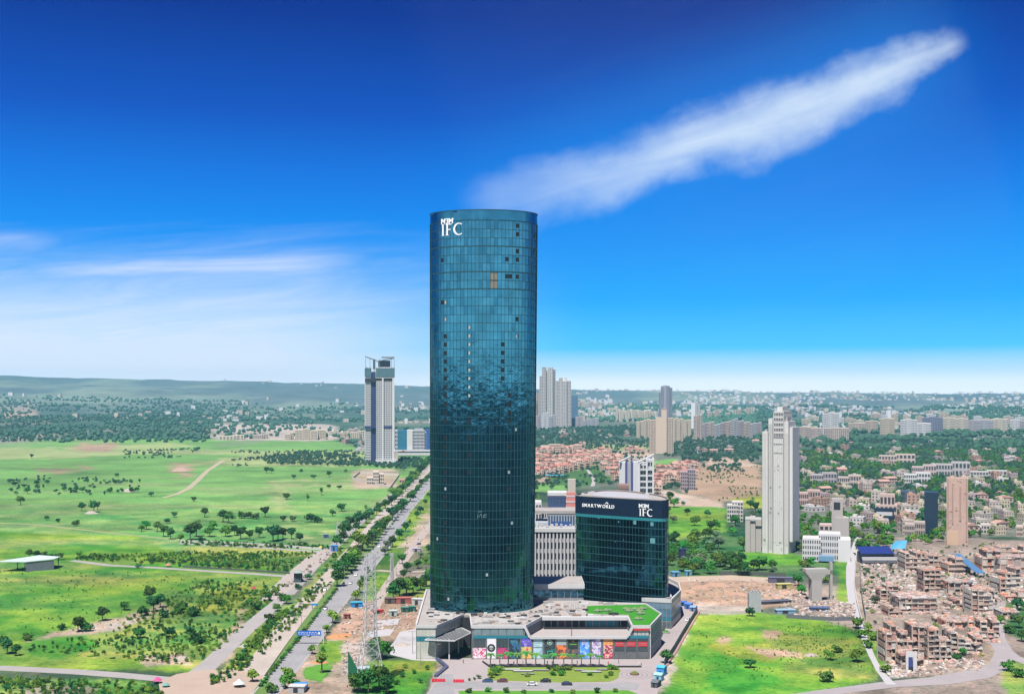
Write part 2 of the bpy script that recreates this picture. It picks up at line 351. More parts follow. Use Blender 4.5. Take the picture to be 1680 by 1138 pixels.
fwd = np.maximum(GY, 1.0)
GPX = np.where(GY > 5, GX / fwd * F + 840, -9999.0); GPY = np.where(GY > 5, 648 + F * H / fwd, 99999.0)
def land(px, py, X, Y):
    c = np.empty(px.shape + (3,))
    n = fbm(X / 260 + 40, Y / 260 + 11, 4, 1.0)
    n4 = fbm(X / 90 + 4, Y / 90 + 1, 4, 8.0)
    mixn = np.clip((n - 0.45) * 5, 0, 1)[..., None]
    c[:] = np.array(GC['wood']) * (1 - mixn) + np.array(GC['town']) * mixn
    ext = np.hypot(X, Y)
    wx = (fbm(X / 22 + 9, Y / 22, 4, 2.0) - 0.5) * 2.6 + (fbm(X / 5 + 9, Y / 5, 2, 2.5) - 0.5) * 1.2; wy = (fbm(X / 22 + 30, Y / 22 + 8, 3, 4.0) - 0.5) * 2
    for poly, col, wob in FP:
        xs = [p[0] for p in poly]; ys = [p[1] for p in poly]
        k = np.nonzero((px > min(xs) - 3 * wob) & (px < max(xs) + 3 * wob) & (py > min(ys) - 2 * wob) & (py < max(ys) + 2 * wob))
        if not len(k[0]): continue
        m = in_poly(px[k] + wx[k] * wob * 2.4, py[k] + wy[k] * wob, poly)
        idx = tuple(a[m] for a in k)
        c[idx] = GC[col]
    # far fields and settlements beyond two kilometres
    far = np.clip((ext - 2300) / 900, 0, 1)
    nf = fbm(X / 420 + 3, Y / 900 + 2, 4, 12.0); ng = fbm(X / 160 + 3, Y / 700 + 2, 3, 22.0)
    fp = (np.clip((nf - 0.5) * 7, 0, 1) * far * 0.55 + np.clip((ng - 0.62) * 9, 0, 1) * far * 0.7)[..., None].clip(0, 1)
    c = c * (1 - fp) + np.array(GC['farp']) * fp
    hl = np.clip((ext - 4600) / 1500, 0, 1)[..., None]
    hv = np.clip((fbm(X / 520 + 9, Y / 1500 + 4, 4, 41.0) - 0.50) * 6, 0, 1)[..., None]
    c = c * (1 - 0.85 * hl) + (np.array((.062, .088, .092)) * (1 - hv) + np.array((.12, .155, .125)) * hv) * 0.85 * hl  # distance haze mixed into the hill colour, greyer and bluer
    bk = np.clip((fbm(X / 60 + 3, Y / 60 + 2, 4, 71.0) - .5) * 8, 0, 1)[..., None]
    c = np.where((Y < 330)[..., None], c * .12 + np.array((.006, .008, .010)) * (1 - bk) + np.array((.065, .070, .080)) * bk, c)  # land behind the eye darkened and blotched for the tower's mirrored lower half
    nm = np.clip((fbm(X / 150 + 5, Y / 60 + 2, 4, 17.0) - 0.52) * 6, 0, 1)[..., None] * np.clip((ext - 600) / 300, 0, 1)[..., None] * np.clip((2200 - ext) / 400, 0, 1)[..., None]
    left = (X < -20)[..., None]
    c = np.where(left, c * (1 - 0.50 * nm) + np.array((.16, .185, .085)) * 0.50 * nm, c)
    nd = np.clip((fbm(X / 70 + 15, Y / 40 + 12, 4, 27.0) - 0.56) * 7, 0, 1)[..., None] * np.clip((2300 - ext) / 400, 0, 1)[..., None]
    c = np.where(left, c * (1 - 0.5 * nd) + np.array((.035, .085, .030)) * 0.5 * nd, c)
    c *= (0.62 + 0.76 * n4)[..., None]
    h1 = (fbm(X / 48 + 2, Y / 30 + 5, 4, 51.0) - .5)[..., None]; h2 = (fbm(X / 11 + 2, Y / 7 + 5, 3, 57.0) - .5)[..., None]
    near = np.clip((1500 - ext) / 500, 0, 1)[..., None]
    grn = np.clip((c[..., 1:2] / (c[..., 0:1] + 1e-4) - 1.1) * 3, 0, 1)
    c = c * (1 + near * (h1 * (grn * np.array((2.6, .7, 1.1)) + (1 - grn) * .9) + h2 * (grn * np.array((2.4, 1.1, 1.2)) + (1 - grn) * 1.0))).clip(.35, 2.2)
    g = fbm(X / 14 + 1, Y / 14 + 2, 3, 31.0)[..., None]
    c *= 0.82 + 0.36 * g
    return c
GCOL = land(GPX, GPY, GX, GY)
def blur(a, n, ax):
    return sum(np.roll(a, k, ax) for k in range(-n, n + 1)) / (2 * n + 1)
GCOL[6:] = 0.5 * blur(blur(GCOL, 2, 1), 1, 0)[6:] + 0.5 * GCOL[6:]
nr, ncol = R.shape
idx = np.arange(nr * ncol).reshape(nr, ncol); nxt = np.roll(idx, -1, axis=1)
quads = np.stack([idx[:-1], nxt[:-1], nxt[1:], idx[1:]], -1).reshape(-1, 4)[:, ::-1]
gm = bpy.data.meshes.new("ground")
gm.vertices.add(nr * ncol); gm.vertices.foreach_set('co', np.stack([GX, GY, GZ], -1).astype(np.float32).ravel())
gm.loops.add(quads.size); gm.loops.foreach_set('vertex_index', quads.ravel().astype(np.int32))
gm.polygons.add(len(quads)); gm.polygons.foreach_set('loop_start', (np.arange(len(quads)) * 4).astype(np.int32))
gm.polygons.foreach_set('use_smooth', np.ones(len(quads), bool))
gm.update(calc_edges=True); gm.validate()
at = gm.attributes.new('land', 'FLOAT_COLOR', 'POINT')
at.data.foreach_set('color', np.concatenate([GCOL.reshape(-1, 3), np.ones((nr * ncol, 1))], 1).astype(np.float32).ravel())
m, t, b = principled("earth and grass")
an = t.new('ShaderNodeAttribute', attribute_name='land'); tcg = t.new('ShaderNodeTexCoord')
nA = t.noise(tcg.outputs['Object'], 0.55, 5, 0.65); nB = t.noise(tcg.outputs['Object'], 0.06, 5, 0.6, 0.4); nC = t.noise(tcg.outputs['Object'], 0.16, 4, 0.6)
k = t.m('ADD', 0.12, t.m('ADD', t.m('MULTIPLY', nA, 1.15), t.m('MULTIPLY', nB, 0.6)))
cc = t.mix(1.0, an.outputs['Color'], t.xyz(k, k, k), 'MULTIPLY')
cc = t.mix(t.m('MULTIPLY', t.sstep(nC, 0.52, 0.72), 0.4), cc, t.mix(1.0, cc, (1.7, 1.15, 1.1, 1), 'MULTIPLY'))
cc = t.mix(t.m('MULTIPLY', t.sstep(nB, 0.52, 0.68), 0.45), cc, t.mix(1.0, cc, (0.55, 0.72, 0.7, 1), 'MULTIPLY'))
nT = t.noise(tcg.outputs['Object'], 0.30, 6, 0.7, 0.3); nD = t.noise(tcg.outputs['Object'], 0.21, 6, 0.72, 0.5)
cc = t.mix(t.m('MULTIPLY', t.sstep(nT, 0.53, 0.60), 0.62), cc, t.mix(1.0, cc, (0.42, 0.55, 0.5, 1), 'MULTIPLY'))
cc = t.mix(t.m('MULTIPLY', t.sstep(nD, 0.56, 0.66), 0.55), cc, t.mix(1.0, cc, (2.1, 1.35, 1.7, 1), 'MULTIPLY'))
t.l.new(cc, b.inputs['Base Color']); b.inputs['Roughness'].default_value = 0.95; b.inputs['Specular IOR Level'].default_value = 0.1
bp = t.new('ShaderNodeBump'); bp.inputs['Strength'].default_value = 0.7; bp.inputs['Distance'].default_value = 1.2
t.l.new(nA, bp.inputs['Height']); t.l.new(bp.outputs[0], b.inputs['Normal'])
gm.materials.append(m)
ground = link("ground", gm); ground['kind'] = 'structure'

# ---------------------------------------------------------------- haze
hz, t, b = principled("haze")
t.n.clear()
pv = t.new('ShaderNodeVolumePrincipled'); mo = t.new('ShaderNodeOutputMaterial'); t.l.new(pv.outputs[0], mo.inputs['Volume'])
pv.inputs['Color'].default_value = (0.20, 0.52, 0.74, 1); pv.inputs['Density'].default_value = 0.000050; pv.inputs['Anisotropy'].default_value = 0.0
mb = MB(); mb.box(-9500, 9500, -9500, 9500, -1.0, 300.0)
if True:
    tag(obj("haze", mb, hz), kind='stuff')

# ---------------------------------------------------------------- roads, tracks and paving
asphalt = mat("asphalt", (.185, .182, .188), 0.9, ns=0.09, na=0.42); dusty = mat("dusty_road", (.275, .24, .21), 0.95, ns=0.08, na=0.4)
concrete_road = mat("concrete_lane", (.22, .205, .20), 0.9, ns=0.08, na=0.25); paving = mat("plaza_paving", (.235, .205, .205), 0.85, ns=0.1, na=0.18)
track_m = mat("earth_track", (.26, .215, .155), 0.95, ns=0.1, na=0.3); kerb_m = mat("kerb_concrete", (.27, .26, .25), 0.9, ns=0.2, na=0.2); line_m = mat("road_paint", (.34, .34, .33), 0.7, ns=0.3, na=0.3)
light_pave = mat("light_paving", (.29, .28, .29), 0.8, ns=0.2, na=0.15)
def ribbon(name, rows, m, z, kind='structure', thick=0.0, parent=None):
    """sheet between a left and a right edge given as (left px, right px, py) rows"""
    mb = MB(); pts = []
    fine = []
    for (l0, r0, y0), (l1, r1, y1) in zip(rows[:-1], rows[1:]):
        for k in range(4):
            s = k / 4; fine.append((l0 + (l1 - l0) * s, r0 + (r1 - r0) * s, y0 + (y1 - y0) * s))
    fine.append(rows[-1])
    for l, r, y in fine:
        a, c = P(l, y), P(r, y); pts.append(((a.x, a.y), (c.x, c.y)))
    for (a, c), (d, e) in zip(pts[:-1], pts[1:]):
        vs = [(a[0], a[1], z), (c[0], c[1], z), (e[0], e[1], z), (d[0], d[1], z)]
        mb.add(vs, [(0, 1, 2, 3)])
        if thick:
            lo = [(x, y, z - thick) for x, y, _ in vs]
            mb.add(vs + lo, [(0, 3, 7, 4), (1, 5, 6, 2)])
    if thick:
        for q in (pts[0], pts[-1]):
            mb.add([(q[0][0], q[0][1], z), (q[1][0], q[1][1], z), (q[1][0], q[1][1], z - thick), (q[0][0], q[0][1], z - thick)], [(0, 1, 2, 3)])
    o = obj(name, mb, m, parent); 
    if kind and parent is None: o['kind'] = kind
    return o
def path(name, pts, wpx, m, z, thick=0.0):
    """road along a polyline of photo pixels; width in metres"""
    g = [P(x, y) for x, y in pts]; out = []
    for i, p in enumerate(g):
        a = g[max(i - 1, 0)]; c = g[min(i + 1, len(g) - 1)]
        d = (c - a); d.z = 0; d.normalize(); n = Vector((-d.y, d.x, 0))
        w = wpx[i] if isinstance(wpx, (list, tuple)) else wpx
        out.append((p + n * w / 2, p - n * w / 2))
    mb = MB()
    for (a, c), (d, e) in zip(out[:-1], out[1:]):
        mb.add([(q.x, q.y, z) for q in (a, c, e, d)], [(0, 1, 2, 3)])
        if thick: mb.add([(q.x, q.y, zz_) for zz_ in (z, z - thick) for q in (a, c, e, d)], [(0, 3, 7, 4), (1, 5, 6, 2), (0, 4, 5, 1), (3, 2, 6, 7)])
    o = obj(name, mb, m); o['kind'] = 'structure'
    return o
def sheet(name, px, m, z, kind='structure', parent=None, zp=0.0):
    pts = [P(x, y, zp) for x, y in px]; mb = MB()
    mb.prism([(p.x, p.y) for p in pts], zp + z - 0.12, zp + z)
    o = obj(name, mb, m, parent)
    if kind: o['kind'] = kind
    return o
RC = [(385, 424, 1165), (417, 455, 1138), (447, 486, 1100), (490, 526, 1050), (529, 557, 1000), (558, 590, 960), (614, 638, 900), (633, 655, 870), (651, 672, 840), (686, 706, 800), (722, 739, 762), (752, 762, 725), (768, 776, 705), (780, 786, 690)]
LC = [(350, 405, 1150), (398, 440, 1098), (433, 474, 1050), (478, 512, 1000), (514, 543, 960), (569, 590, 900), (602, 620, 862), (624, 642, 840), (668, 683, 800), (690, 703, 775), (722, 733, 745), (750, 757, 716), (768, 773, 700)]
hw = ribbon("highway_road", RC, asphalt, 0.05); hl = ribbon("dusty_highway_road", LC, dusty, 0.045)
def edge(rows, f, wpx): return [(l + (r - l) * f - wpx * (y - 640) / 900, l + (r - l) * f + wpx * (y - 640) / 900, y) for l, r, y in rows]
for f_ in (0.04, 0.96): ribbon("edge_line", edge(RC, f_, 0.45), line_m, 0.058, parent=hw)
for f_ in (0.36, 0.67):
    rows = edge(RC, f_, 0.32)
    mb = MB()
    for (l0, r0, y0), (l1, r1, y1) in zip(rows[:9], rows[1:10]):
        n_ = max(int(abs(depth(y1) - depth(y0)) / 9), 1)
        for k in range(n_):
            a, b_ = k / n_, (k + 0.35) / n_
            d0, d1 = 1 / depth(y0), 1 / depth(y1)
            ya = 648 + F * H * (d0 + (d1 - d0) * a); yb = 648 + F * H * (d0 + (d1 - d0) * b_)
            sa, sb = (ya - y0) / (y1 - y0), (yb - y0) / (y1 - y0)
            q = [P(l0 + (l1 - l0) * sa, ya), P(r0 + (r1 - r0) * sa, ya), P(r0 + (r1 - r0) * sb, yb), P(l0 + (l1 - l0) * sb, yb)]
            mb.add([(p.x, p.y, 0.062) for p in q], [(0, 1, 2, 3)])
    obj("lane_dashes", mb, line_m, hw, kind='stuff')
def near(rows, n): return rows[:n]
ribbon("median_kerb", [(l - 3.0 * (y - 640) / 450, l - 0.6 * (y - 640) / 450, y) for l, r, y in RC], kerb_m, 0.19, thick=0.2)
ribbon("median_verge", [(r_ + 1.0, l - 3.0 * (y - 640) / 450, y) for (l, r, y), r_ in zip(RC[1:9], [438, 441, 474, 512, 543, 590, 613, 641])], mat("verge_soil", (.075, .13, .03), 0.95, ns=0.2, na=0.45), 0.12, thick=0.1)
ribbon("roadside_kerb", [(r + 0.4, r + 1.8 * (y - 640) / 450 + 0.4, y) for l, r, y in RC[:10]], kerb_m, 0.16, thick=0.2)
path("service_road", [(470, 975), (512, 930), (548, 896), (583, 862), (607, 840), (634, 820), (659, 800), (680, 780), (697, 760), (716, 742)], [9, 9, 9, 9, 9, 9, 9, 8, 8, 8], mat("grey_lane", (.20, .19, .185), 0.95, ns=0.08, na=0.3), 0.04)
path("stony_lot_path", [(440, 985), (478, 950), (520, 915), (545, 897)], [10, 14, 16, 8], mat("stony_ground", (.25, .22, .20), 0.95, ns=0.4, na=0.5), 0.055)
path("field_road", [(118, 919), (180, 927), (260, 931), (350, 937), (420, 941), (484, 946)], [6, 6.5, 6, 6, 6.5, 7], concrete_road, 0.05)
path("upper_field_road", [(296, 891), (360, 894), (430, 898), (530, 905)], 7, concrete_road, 0.05)
path("lower_field_road", [(-160, 1090), (0, 1095), (120, 1101), (200, 1107), (265, 1113), (330, 1118)], 8, concrete_road, 0.05)
path("branch_lane_road", [(318, 1112), (345, 1088), (390, 1045), (430, 1010), (462, 982)], [11, 9, 9, 9, 7], concrete_road, 0.06)
sheet("junction_road", [(290, 1105), (335, 1098), (395, 1098), (440, 1110), (400, 1145), (340, 1180), (270, 1180), (260, 1118)], mat("junction_dirt", (.265, .205, .165), 0.95, ns=0.08, na=0.3), 0.072)
path("earth_track_path", [(268, 816), (290, 810), (309, 801), (325, 787), (340, 772), (366, 755)], [5, 6, 7, 7, 7, 8], track_m, 0.05)
path("grass_track_path", [(-60, 855), (60, 860), (130, 868), (230, 879), (300, 886)], 5, mat("grassy_track", (.18, .19, .085), 0.95, ns=0.1, na=0.3), 0.05)
path("side_street_road", [(612, 1000), (632, 965), (652, 935), (672, 905), (690, 880), (716, 850)], [6, 6, 6, 7, 7, 8], mat("side_street", (.255, .215, .195), 0.95, ns=0.1, na=0.25), 0.05)
path("cross_lane_road", [(618, 935), (660, 938), (712, 936)], 7, mat("cross_lane", (.25, .20, .175), 0.95, ns=0.1, na=0.25), 0.06)
path("upper_cross_lane_road", [(650, 897), (690, 895), (712, 894)], 6, mat("cross_lane", (.25, .20, .175)), 0.06)
path("walled_lane_path", [(1409, 880), (1401, 905), (1396, 930), (1395, 955), (1399, 985), (1406, 1015), (1418, 1045), (1430, 1075), (1443, 1100), (1462, 1122)], [5, 5.5, 6, 5, 5, 4, 3, 2.6, 2.6, 4], light_pave, 0.06)
path("village_road", [(1230, 1160), (1300, 1143), (1380, 1132), (1460, 1122), (1540, 1116), (1600, 1106), (1640, 1092), (1648, 1070), (1634, 1045), (1632, 1010), (1640, 985)], [8, 8, 8, 9, 12, 13, 9, 8, 8, 8, 7], mat("village_tarmac", (.215, .195, .20), 0.95, ns=0.1, na=0.3), 0.055)
path("east_village_road", [(1640, 1060), (1660, 1076), (1700, 1092), (1800, 1110)], 7, mat("village_tarmac", (.215, .195, .20)), 0.065)
path("settlement_street_path", [(1432, 790), (1436, 760), (1430, 735), (1438, 720)], [8, 12, 10, 14], mat("pale_street", (.25, .24, .235), 0.95), 0.05)
path("villa_street_path", [(1072, 800), (1086, 806), (1110, 815), (1128, 822)], 6, mat("pale_street", (.25, .24, .235)), 0.05)
path("villa_back_street_path", [(972, 797), (975, 788), (968, 776), (962, 768)], 5, mat("pale_street", (.25, .24, .235)), 0.05)
sheet("construction_strip_path", [(1096, 946), (1200, 943), (1310, 950), (1300, 958), (1200, 951), (1098, 955)], mat("site_track", (.29, .225, .175), 0.95, ns=0.1, na=0.3), 0.05)
# forecourt of the retail building
forecourt = sheet("forecourt_pavement", [(722, 1079), (1062, 1079.5), (1079, 1062), (1092, 1030), (1105, 1004), (1122, 990), (1141, 1004), (1128, 1030), (1108, 1070), (1086, 1108), (1072, 1165), (690, 1165), (700, 1138), (722, 1105), (732, 1098)], paving, 0.12)
sheet("drive_road", [(744, 1117), (900, 1120), (1000, 1121), (1030, 1118), (1050, 1122), (1045, 1131), (900, 1130), (745, 1129)], asphalt, 0.16)
sheet("entry_drive_road", [(724, 1106), (744, 1106), (744, 1129), (752, 1165), (690, 1165), (704, 1136)], asphalt, 0.155)
plaza = sheet("plaza_pavement", [(656, 1036), (688, 1030), (684, 1078), (720, 1079), (718, 1084), (676, 1082), (640, 1073), (640, 1060), (648, 1050)], light_pave, 0.1)
sheet("west_plaza_pavement", [(614, 1018), (656, 1014), (652, 1024), (610, 1028)], light_pave, 0.1); sheet("west_yard_pavement", [(606, 1034), (648, 1030), (640, 1042), (600, 1046)], light_pave, 0.1)
lawnm = mat("lawn", (.060, .175, .015), 0.95, ns=0.12, na=0.5); lawny = mat("dry_lawn", (.115, .165, .022), 0.95, ns=0.12, na=0.5)
sheet("front_lawn", [(800, 1096), (860, 1094), (1010, 1094), (1018, 1098), (1014, 1112), (1000, 1118), (920, 1119), (805, 1116), (800, 1106)], lawny, 0.22)
sheet("south_lawn", [(752, 1133), (900, 1133), (1030, 1132), (1046, 1138), (1040, 1170), (760, 1170)], lawnm, 0.2)
sheet("corner_lawn", [(500, 1096), (528, 1089), (546, 1093), (526, 1117), (500, 1112)], lawnm, 0.14)
# circles of paving and the arcs set into the plaza
def ring(name, c, r0, r1, z, m, n=40, a0=0, a1=2 * math.pi, parent=None):
    mb = MB()
    for i in range(n):
        t0, t1 = a0 + (a1 - a0) * i / n, a0 + (a1 - a0) * (i + 1) / n
        mb.add([(c.x + r * math.cos(tt), c.y + r * math.sin(tt), z) for r, tt in ((r0, t0), (r1, t0), (r1, t1), (r0, t1))], [(0, 1, 2, 3)])
    return obj(name, mb, m, parent)
dark_pave = mat("dark_paving", (.13, .115, .115), 0.85)
for cpx, rad in (((1041, 1106), (3.2, 5.2, 7.4)), ((1093, 1038), (3.0, 5.0, 7.5))):
    c = P(*cpx)
    for r in rad: ring("paving_ring", c, r, r + 0.35, 0.127, dark_pave, parent=forecourt)
c = P(672, 1047)
for r in (2.2, 3.6): ring("paving_ring", c, r, r + 0.3, 0.107, dark_pave, parent=plaza)
for r in (6, 8.5, 11, 13.5, 16, 18.5, 21): ring("paving_arc", P(676, 1042), r, r + 0.35, 0.107, dark_pave, 24, math.radians(200), math.radians(285), parent=plaza)
# ---------------------------------------------------------------- glass and cladding
def glass(name, tint, rough=0.035, wav=0.10, base=0.0):
    """mirror-coated curtain-wall glass: tinted reflection that brightens at grazing angles, slightly wavy"""
    m, t, b = principled(name)
    b.inputs['Base Color'].default_value = tuple(tint) + (1,); b.inputs['Metallic'].default_value = 1.0
    b.inputs['Roughness'].default_value = rough
    tcn = t.new('ShaderNodeTexCoord'); oi = t.new('ShaderNodeObjectInfo')
    geo = t.new('ShaderNodeNewGeometry')
    n = t.noise(geo.outputs['Position'], 0.22, 4, 0.55)
    nb = t.noise(geo.outputs['Position'], 0.09, 5, 0.62)
    k = t.m('ADD', 0.45, t.m('MULTIPLY', nb, 1.1))  # blotchy tint stands in for broken reflections
    t.l.new(t.mix(1.0, tuple(tint) + (1,), t.xyz(k, k, k), 'MULTIPLY'), b.inputs['Base Color'])
    bp = t.new('ShaderNodeBump'); bp.inputs['Strength'].default_value = wav; bp.inputs['Distance'].default_value = 1.0
    t.l.new(n, bp.inputs['Height']); t.l.new(bp.outputs[0], b.inputs['Normal'])
    return m
GT = [glass("teal_glass", (.040, .160, .212)), glass("teal_glass_b", (.047, .178, .230)), glass("teal_glass_c", (.030, .132, .184))]
GS = [glass("dark_teal_glass", (.020, .092, .152)), glass("dark_teal_glass_b", (.036, .15, .225)), glass("dark_teal_glass_c", (.012, .060, .11))]
core_m = mat("tower_core", (.010, .030, .036), 0.6, ns=0.2); fin_m = mat("mullion_metal", (.014, .058, .070), 0.5, 0.2, ns=0.3); band_m = mat("spandrel_metal", (.013, .052, .064), 0.5, 0.2, ns=0.2, na=0.3)
void_m = mat("open_window_dark", (.006, .008, .010), 0.8); blind_m = mat("white_blind", (.24, .29, .30), 0.8); patch_m = mat("raw_board", (.15, .14, .11), 0.9)
sign_m = mat("white_sign_letters", (.62, .64, .66), 0.5, ns=1.0, na=0.05); navy_m = mat("navy_cladding", (.005, .012, .030), 0.6, ns=0.15, na=0.35, spec=.12)
white_m = mat("white_cladding", (.36, .36, .365), 0.7, ns=0.15, na=0.15); grey_m = mat("grey_concrete", (.20, .195, .195), 0.9, ns=0.12, na=0.25); roofgrey_m = mat("roof_screed", (.235, .215, .205), 0.95, ns=0.12, na=0.4)
teal_m = mat("teal_panel", (.018, .135, .18), 0.4, ns=0.3, na=0.15); steel_m = mat("galvanised_steel", (.20, .205, .21), 0.55, 0.4, ns=1.0); dark_m = mat("dark_opening", (.018, .019, .022), 0.7, ns=0.4); red_m = mat("red_paint", (.38, .022, .028), 0.6, ns=0.5, na=0.15)

def closed_curve(fn, n):                 # resample a closed curve fn(t) to n equal arcs
    pts = [Vector(fn(i / 2000)) for i in range(2000)]; acc = [0.0]
    for i in range(2000): acc.append(acc[-1] + (pts[(i + 1) % 2000] - pts[i]).length)
    out = []; j = 0
    for k in range(n):
        s = acc[-1] * k / n
        while acc[j + 1] < s: j += 1
        f_ = (s - acc[j]) / max(acc[j + 1] - acc[j], 1e-9)
        out.append(pts[j].lerp(pts[(j + 1) % 2000], f_))
    return out
def curtain(root, ring_at, n, z0, z1, floors, mats, rng, limit, skip=(), spandrel=0.0, jitter=0.13, key=None):
    """panes, mullions and floor bands round a closed outline; ring_at(z) -> n points counter-clockwise"""
    fh = (z1 - z0) / floors; panes = []
    for j in range(floors):
        za, zb = z0 + j * fh, z0 + (j + 1) * fh
        r0, r1 = ring_at(za), ring_at(zb)
        for i in range(n):
            a, b_, c, d = r0[i], r0[(i + 1) % n], r1[(i + 1) % n], r1[i]
            ctr = Vector(((a.x + b_.x + c.x + d.x) / 4, (a.y + b_.y + c.y + d.y) / 4, (za + zb) / 2))
            tx = Vector((b_.x - a.x, b_.y - a.y, 0)); w = tx.length; tx.normalize(); nrm = Vector((tx.y, -tx.x, 0))
            to = Vector((-root.location.x, -root.location.y, H - root.location.z)) - ctr
            facing = nrm.dot(to.normalized())
            panes.append((facing * w * fh / to.length_squared if facing > 0 else facing, i, j, ctr, tx, nrm, w, fh))
    panes.sort(key=lambda q: -q[0])
    unit = MB(); unit.box(-.5, .5, -.03, .03, -.5, .5)
    ums = [unit.mesh("pane", mt) for mt in mats]
    rest = MB(); cnt = 0
    for area, i, j, ctr, tx, nrm, w, h_ in panes:
        if (i, j) in skip: continue
        ja, jb = rng.gauss(0, jitter), rng.gauss(0, jitter)
        M = Matrix((tx, -nrm, Vector((0, 0, 1)))).transposed().to_4x4()
        M = Matrix.Translation(ctr + nrm * 0.10) @ M @ Matrix.Rotation(math.radians(ja), 4, 'X') @ Matrix.Rotation(math.radians(jb), 4, 'Z') @ Matrix.Diagonal((w * 0.97, 1, h_ * 0.95, 1))
        mi = rng.choice((0, 0, 0, 1, 1, 2))
        if cnt < limit:
            o = bpy.data.objects.new("pane", ums[mi]); COL.objects.link(o); o.parent = root; o.matrix_local = M; cnt += 1
        else:
            vs = [M @ Vector(q) for q in ((-.5, -.03, -.5), (.5, -.03, -.5), (.5, -.03, .5), (-.5, -.03, .5))]
            rest.add(vs, [(0, 1, 2, 3)], mi)
    obj("panes", rest, mats, root, kind='stuff')
    return fh
def letters(root, text, at, size, depth_, m, spacing=1.08, bold=0.0, name="sign_letter"):
    """separate solid letters; at(s) -> (point, tangent) for the distance s along the sign line"""
    s = 0.0
    for ch in text:
        if ch == ' ': s += size * 0.45; continue
        cu = bpy.data.curves.new("letter", 'FONT'); cu.body = ch; cu.size = size * 1.38; cu.extrude = depth_ / 2; cu.offset = bold; cu.resolution_u = 3
        tmp = bpy.data.objects.new("letter", cu); me = bpy.data.meshes.new_from_object(tmp); bpy.data.objects.remove(tmp); bpy.data.curves.remove(cu)
        xs = [v_.co.x for v_ in me.vertices]; x0, x1 = min(xs), max(xs)
        place_letter(root, me, m, at, s, (x0, x1), name)
        s += (x1 - x0) + size * (spacing - 1.0) + size * 0.1
    return s
def place_letter(root, me, m, at, s, ext, name="sign_letter"):
    x0, x1 = ext
    p, tx = at(s + (x1 - x0) / 2)
    nrm = Vector((tx.y, -tx.x, 0))
    for v_ in me.vertices: v_.co.x -= (x0 + x1) / 2
    me.materials.clear(); me.materials.append(m); me.name = "sign_letter"
    o = bpy.data.objects.new(name, me); COL.objects.link(o); o.parent = root
    o.matrix_local = Matrix.Translation(p) @ Matrix((tx, Vector((0, 0, 1)), nrm)).transposed().to_4x4()
def thin_letters(root, at, h, m, s0=0.0):
    """I F C in thin roman strokes"""
    w = h * 0.15; t_ = 0.35; s = s0
    def fin(mb, x0, x1, gap):
        nonlocal s
        place_letter(root, mb.mesh("sign_letter", m), m, at, s, (x0, x1)); s += (x1 - x0) + gap
    b_ = MB(); b_.box(h * .07, h * .07 + w, 0, h, -t_ / 2, t_ / 2); b_.box(0, h * .14 + w, 0, h * .05, -t_ / 2 + .01, t_ / 2 - .01); b_.box(0, h * .14 + w, h * .95, h, -t_ / 2 + .01, t_ / 2 - .01)
    fin(b_, 0, h * .29, h * .16)
    b_ = MB(); b_.box(h * .07, h * .07 + w, 0, h, -t_ / 2, t_ / 2); b_.box(0, h * .14 + w, 0, h * .05, -t_ / 2 + .01, t_ / 2 - .01); b_.box(0, h * .60, h * .92, h * .998, -t_ / 2 + .02, t_ / 2 - .02); b_.box(h * .08, h * .50, h * .46, h * .54, -t_ / 2 + .02, t_ / 2 - .02)
    fin(b_, 0, h * .60, h * .10)
    b_ = MB(); r = h * .53; n = 22; a0, a1 = math.radians(52), math.radians(308)
    for i in range(n):
        q = []
        for aa in (a0 + (a1 - a0) * i / n, a0 + (a1 - a0) * (i + 1) / n):
            wid_ = w * (0.55 + 0.6 * max(0, -math.cos(aa)))
            for rr_ in (r, r - wid_): q.append((r + rr_ * math.cos(aa) * .95, h / 2 + rr_ * math.sin(aa)))
        vs = [(x, y, zq) for zq in (-t_ / 2, t_ / 2) for x, y in q]
        b_.add(vs, [(4, 6, 7, 5), (0, 1, 3, 2), (0, 2, 6, 4), (1, 5, 7, 3)])
    fin(b_, 0, r * 1.62, 0)

# ---------------------------------------------------------------- the tall glass tower
TC = Vector((-13.4, 549.5)); Z0T, Z1T = 14.62, 200.4
def tower_scale(z): f_ = (z - Z0T) / (Z1T - Z0T); return 24.35 + 0.95 * f_, 15.4 + 0.9 * f_, -0.75 * (1 - f_)
NT_ = 76
tower = thing("glass_tower", "tall oval teal glass skyscraper with white roman letters near its top", "skyscraper", (TC.x, TC.y, Z0T))
cache = {}
ell = closed_curve(lambda q: (math.cos(2 * math.pi * q) * 25.0, math.sin(2 * math.pi * q) * 16.0), NT_)
def tower_ring(z):
    z = round(z, 3)
    if z not in cache:
        a, b_, dx = tower_scale(z + Z0T)
        cache[z] = [Vector((p.x * a / 25.0 + dx, p.y * b_ / 16.0)) for p in ell]
    return cache[z]
NFT = 46; FHT = (Z1T - Z0T - 5.0) / NFT
def tcol(px):                             # column index of the tower facade seen at photo column px
    best = min((abs((P0.x + TC.x) / (P0.y + TC.y) * F + 840 - px), i) for i, P0 in enumerate([(tower_ring(90)[i] + tower_ring(90)[(i + 1) % NT_]) / 2 for i in range(NT_)]) if P0.y < 0)
    return best[1]
def trow(py, i):
    p = tower_ring(90)[i]; z = H - (py - 648) / F * (p.y + TC.y) - Z0T
    return int(z / FHT)
openings = {}
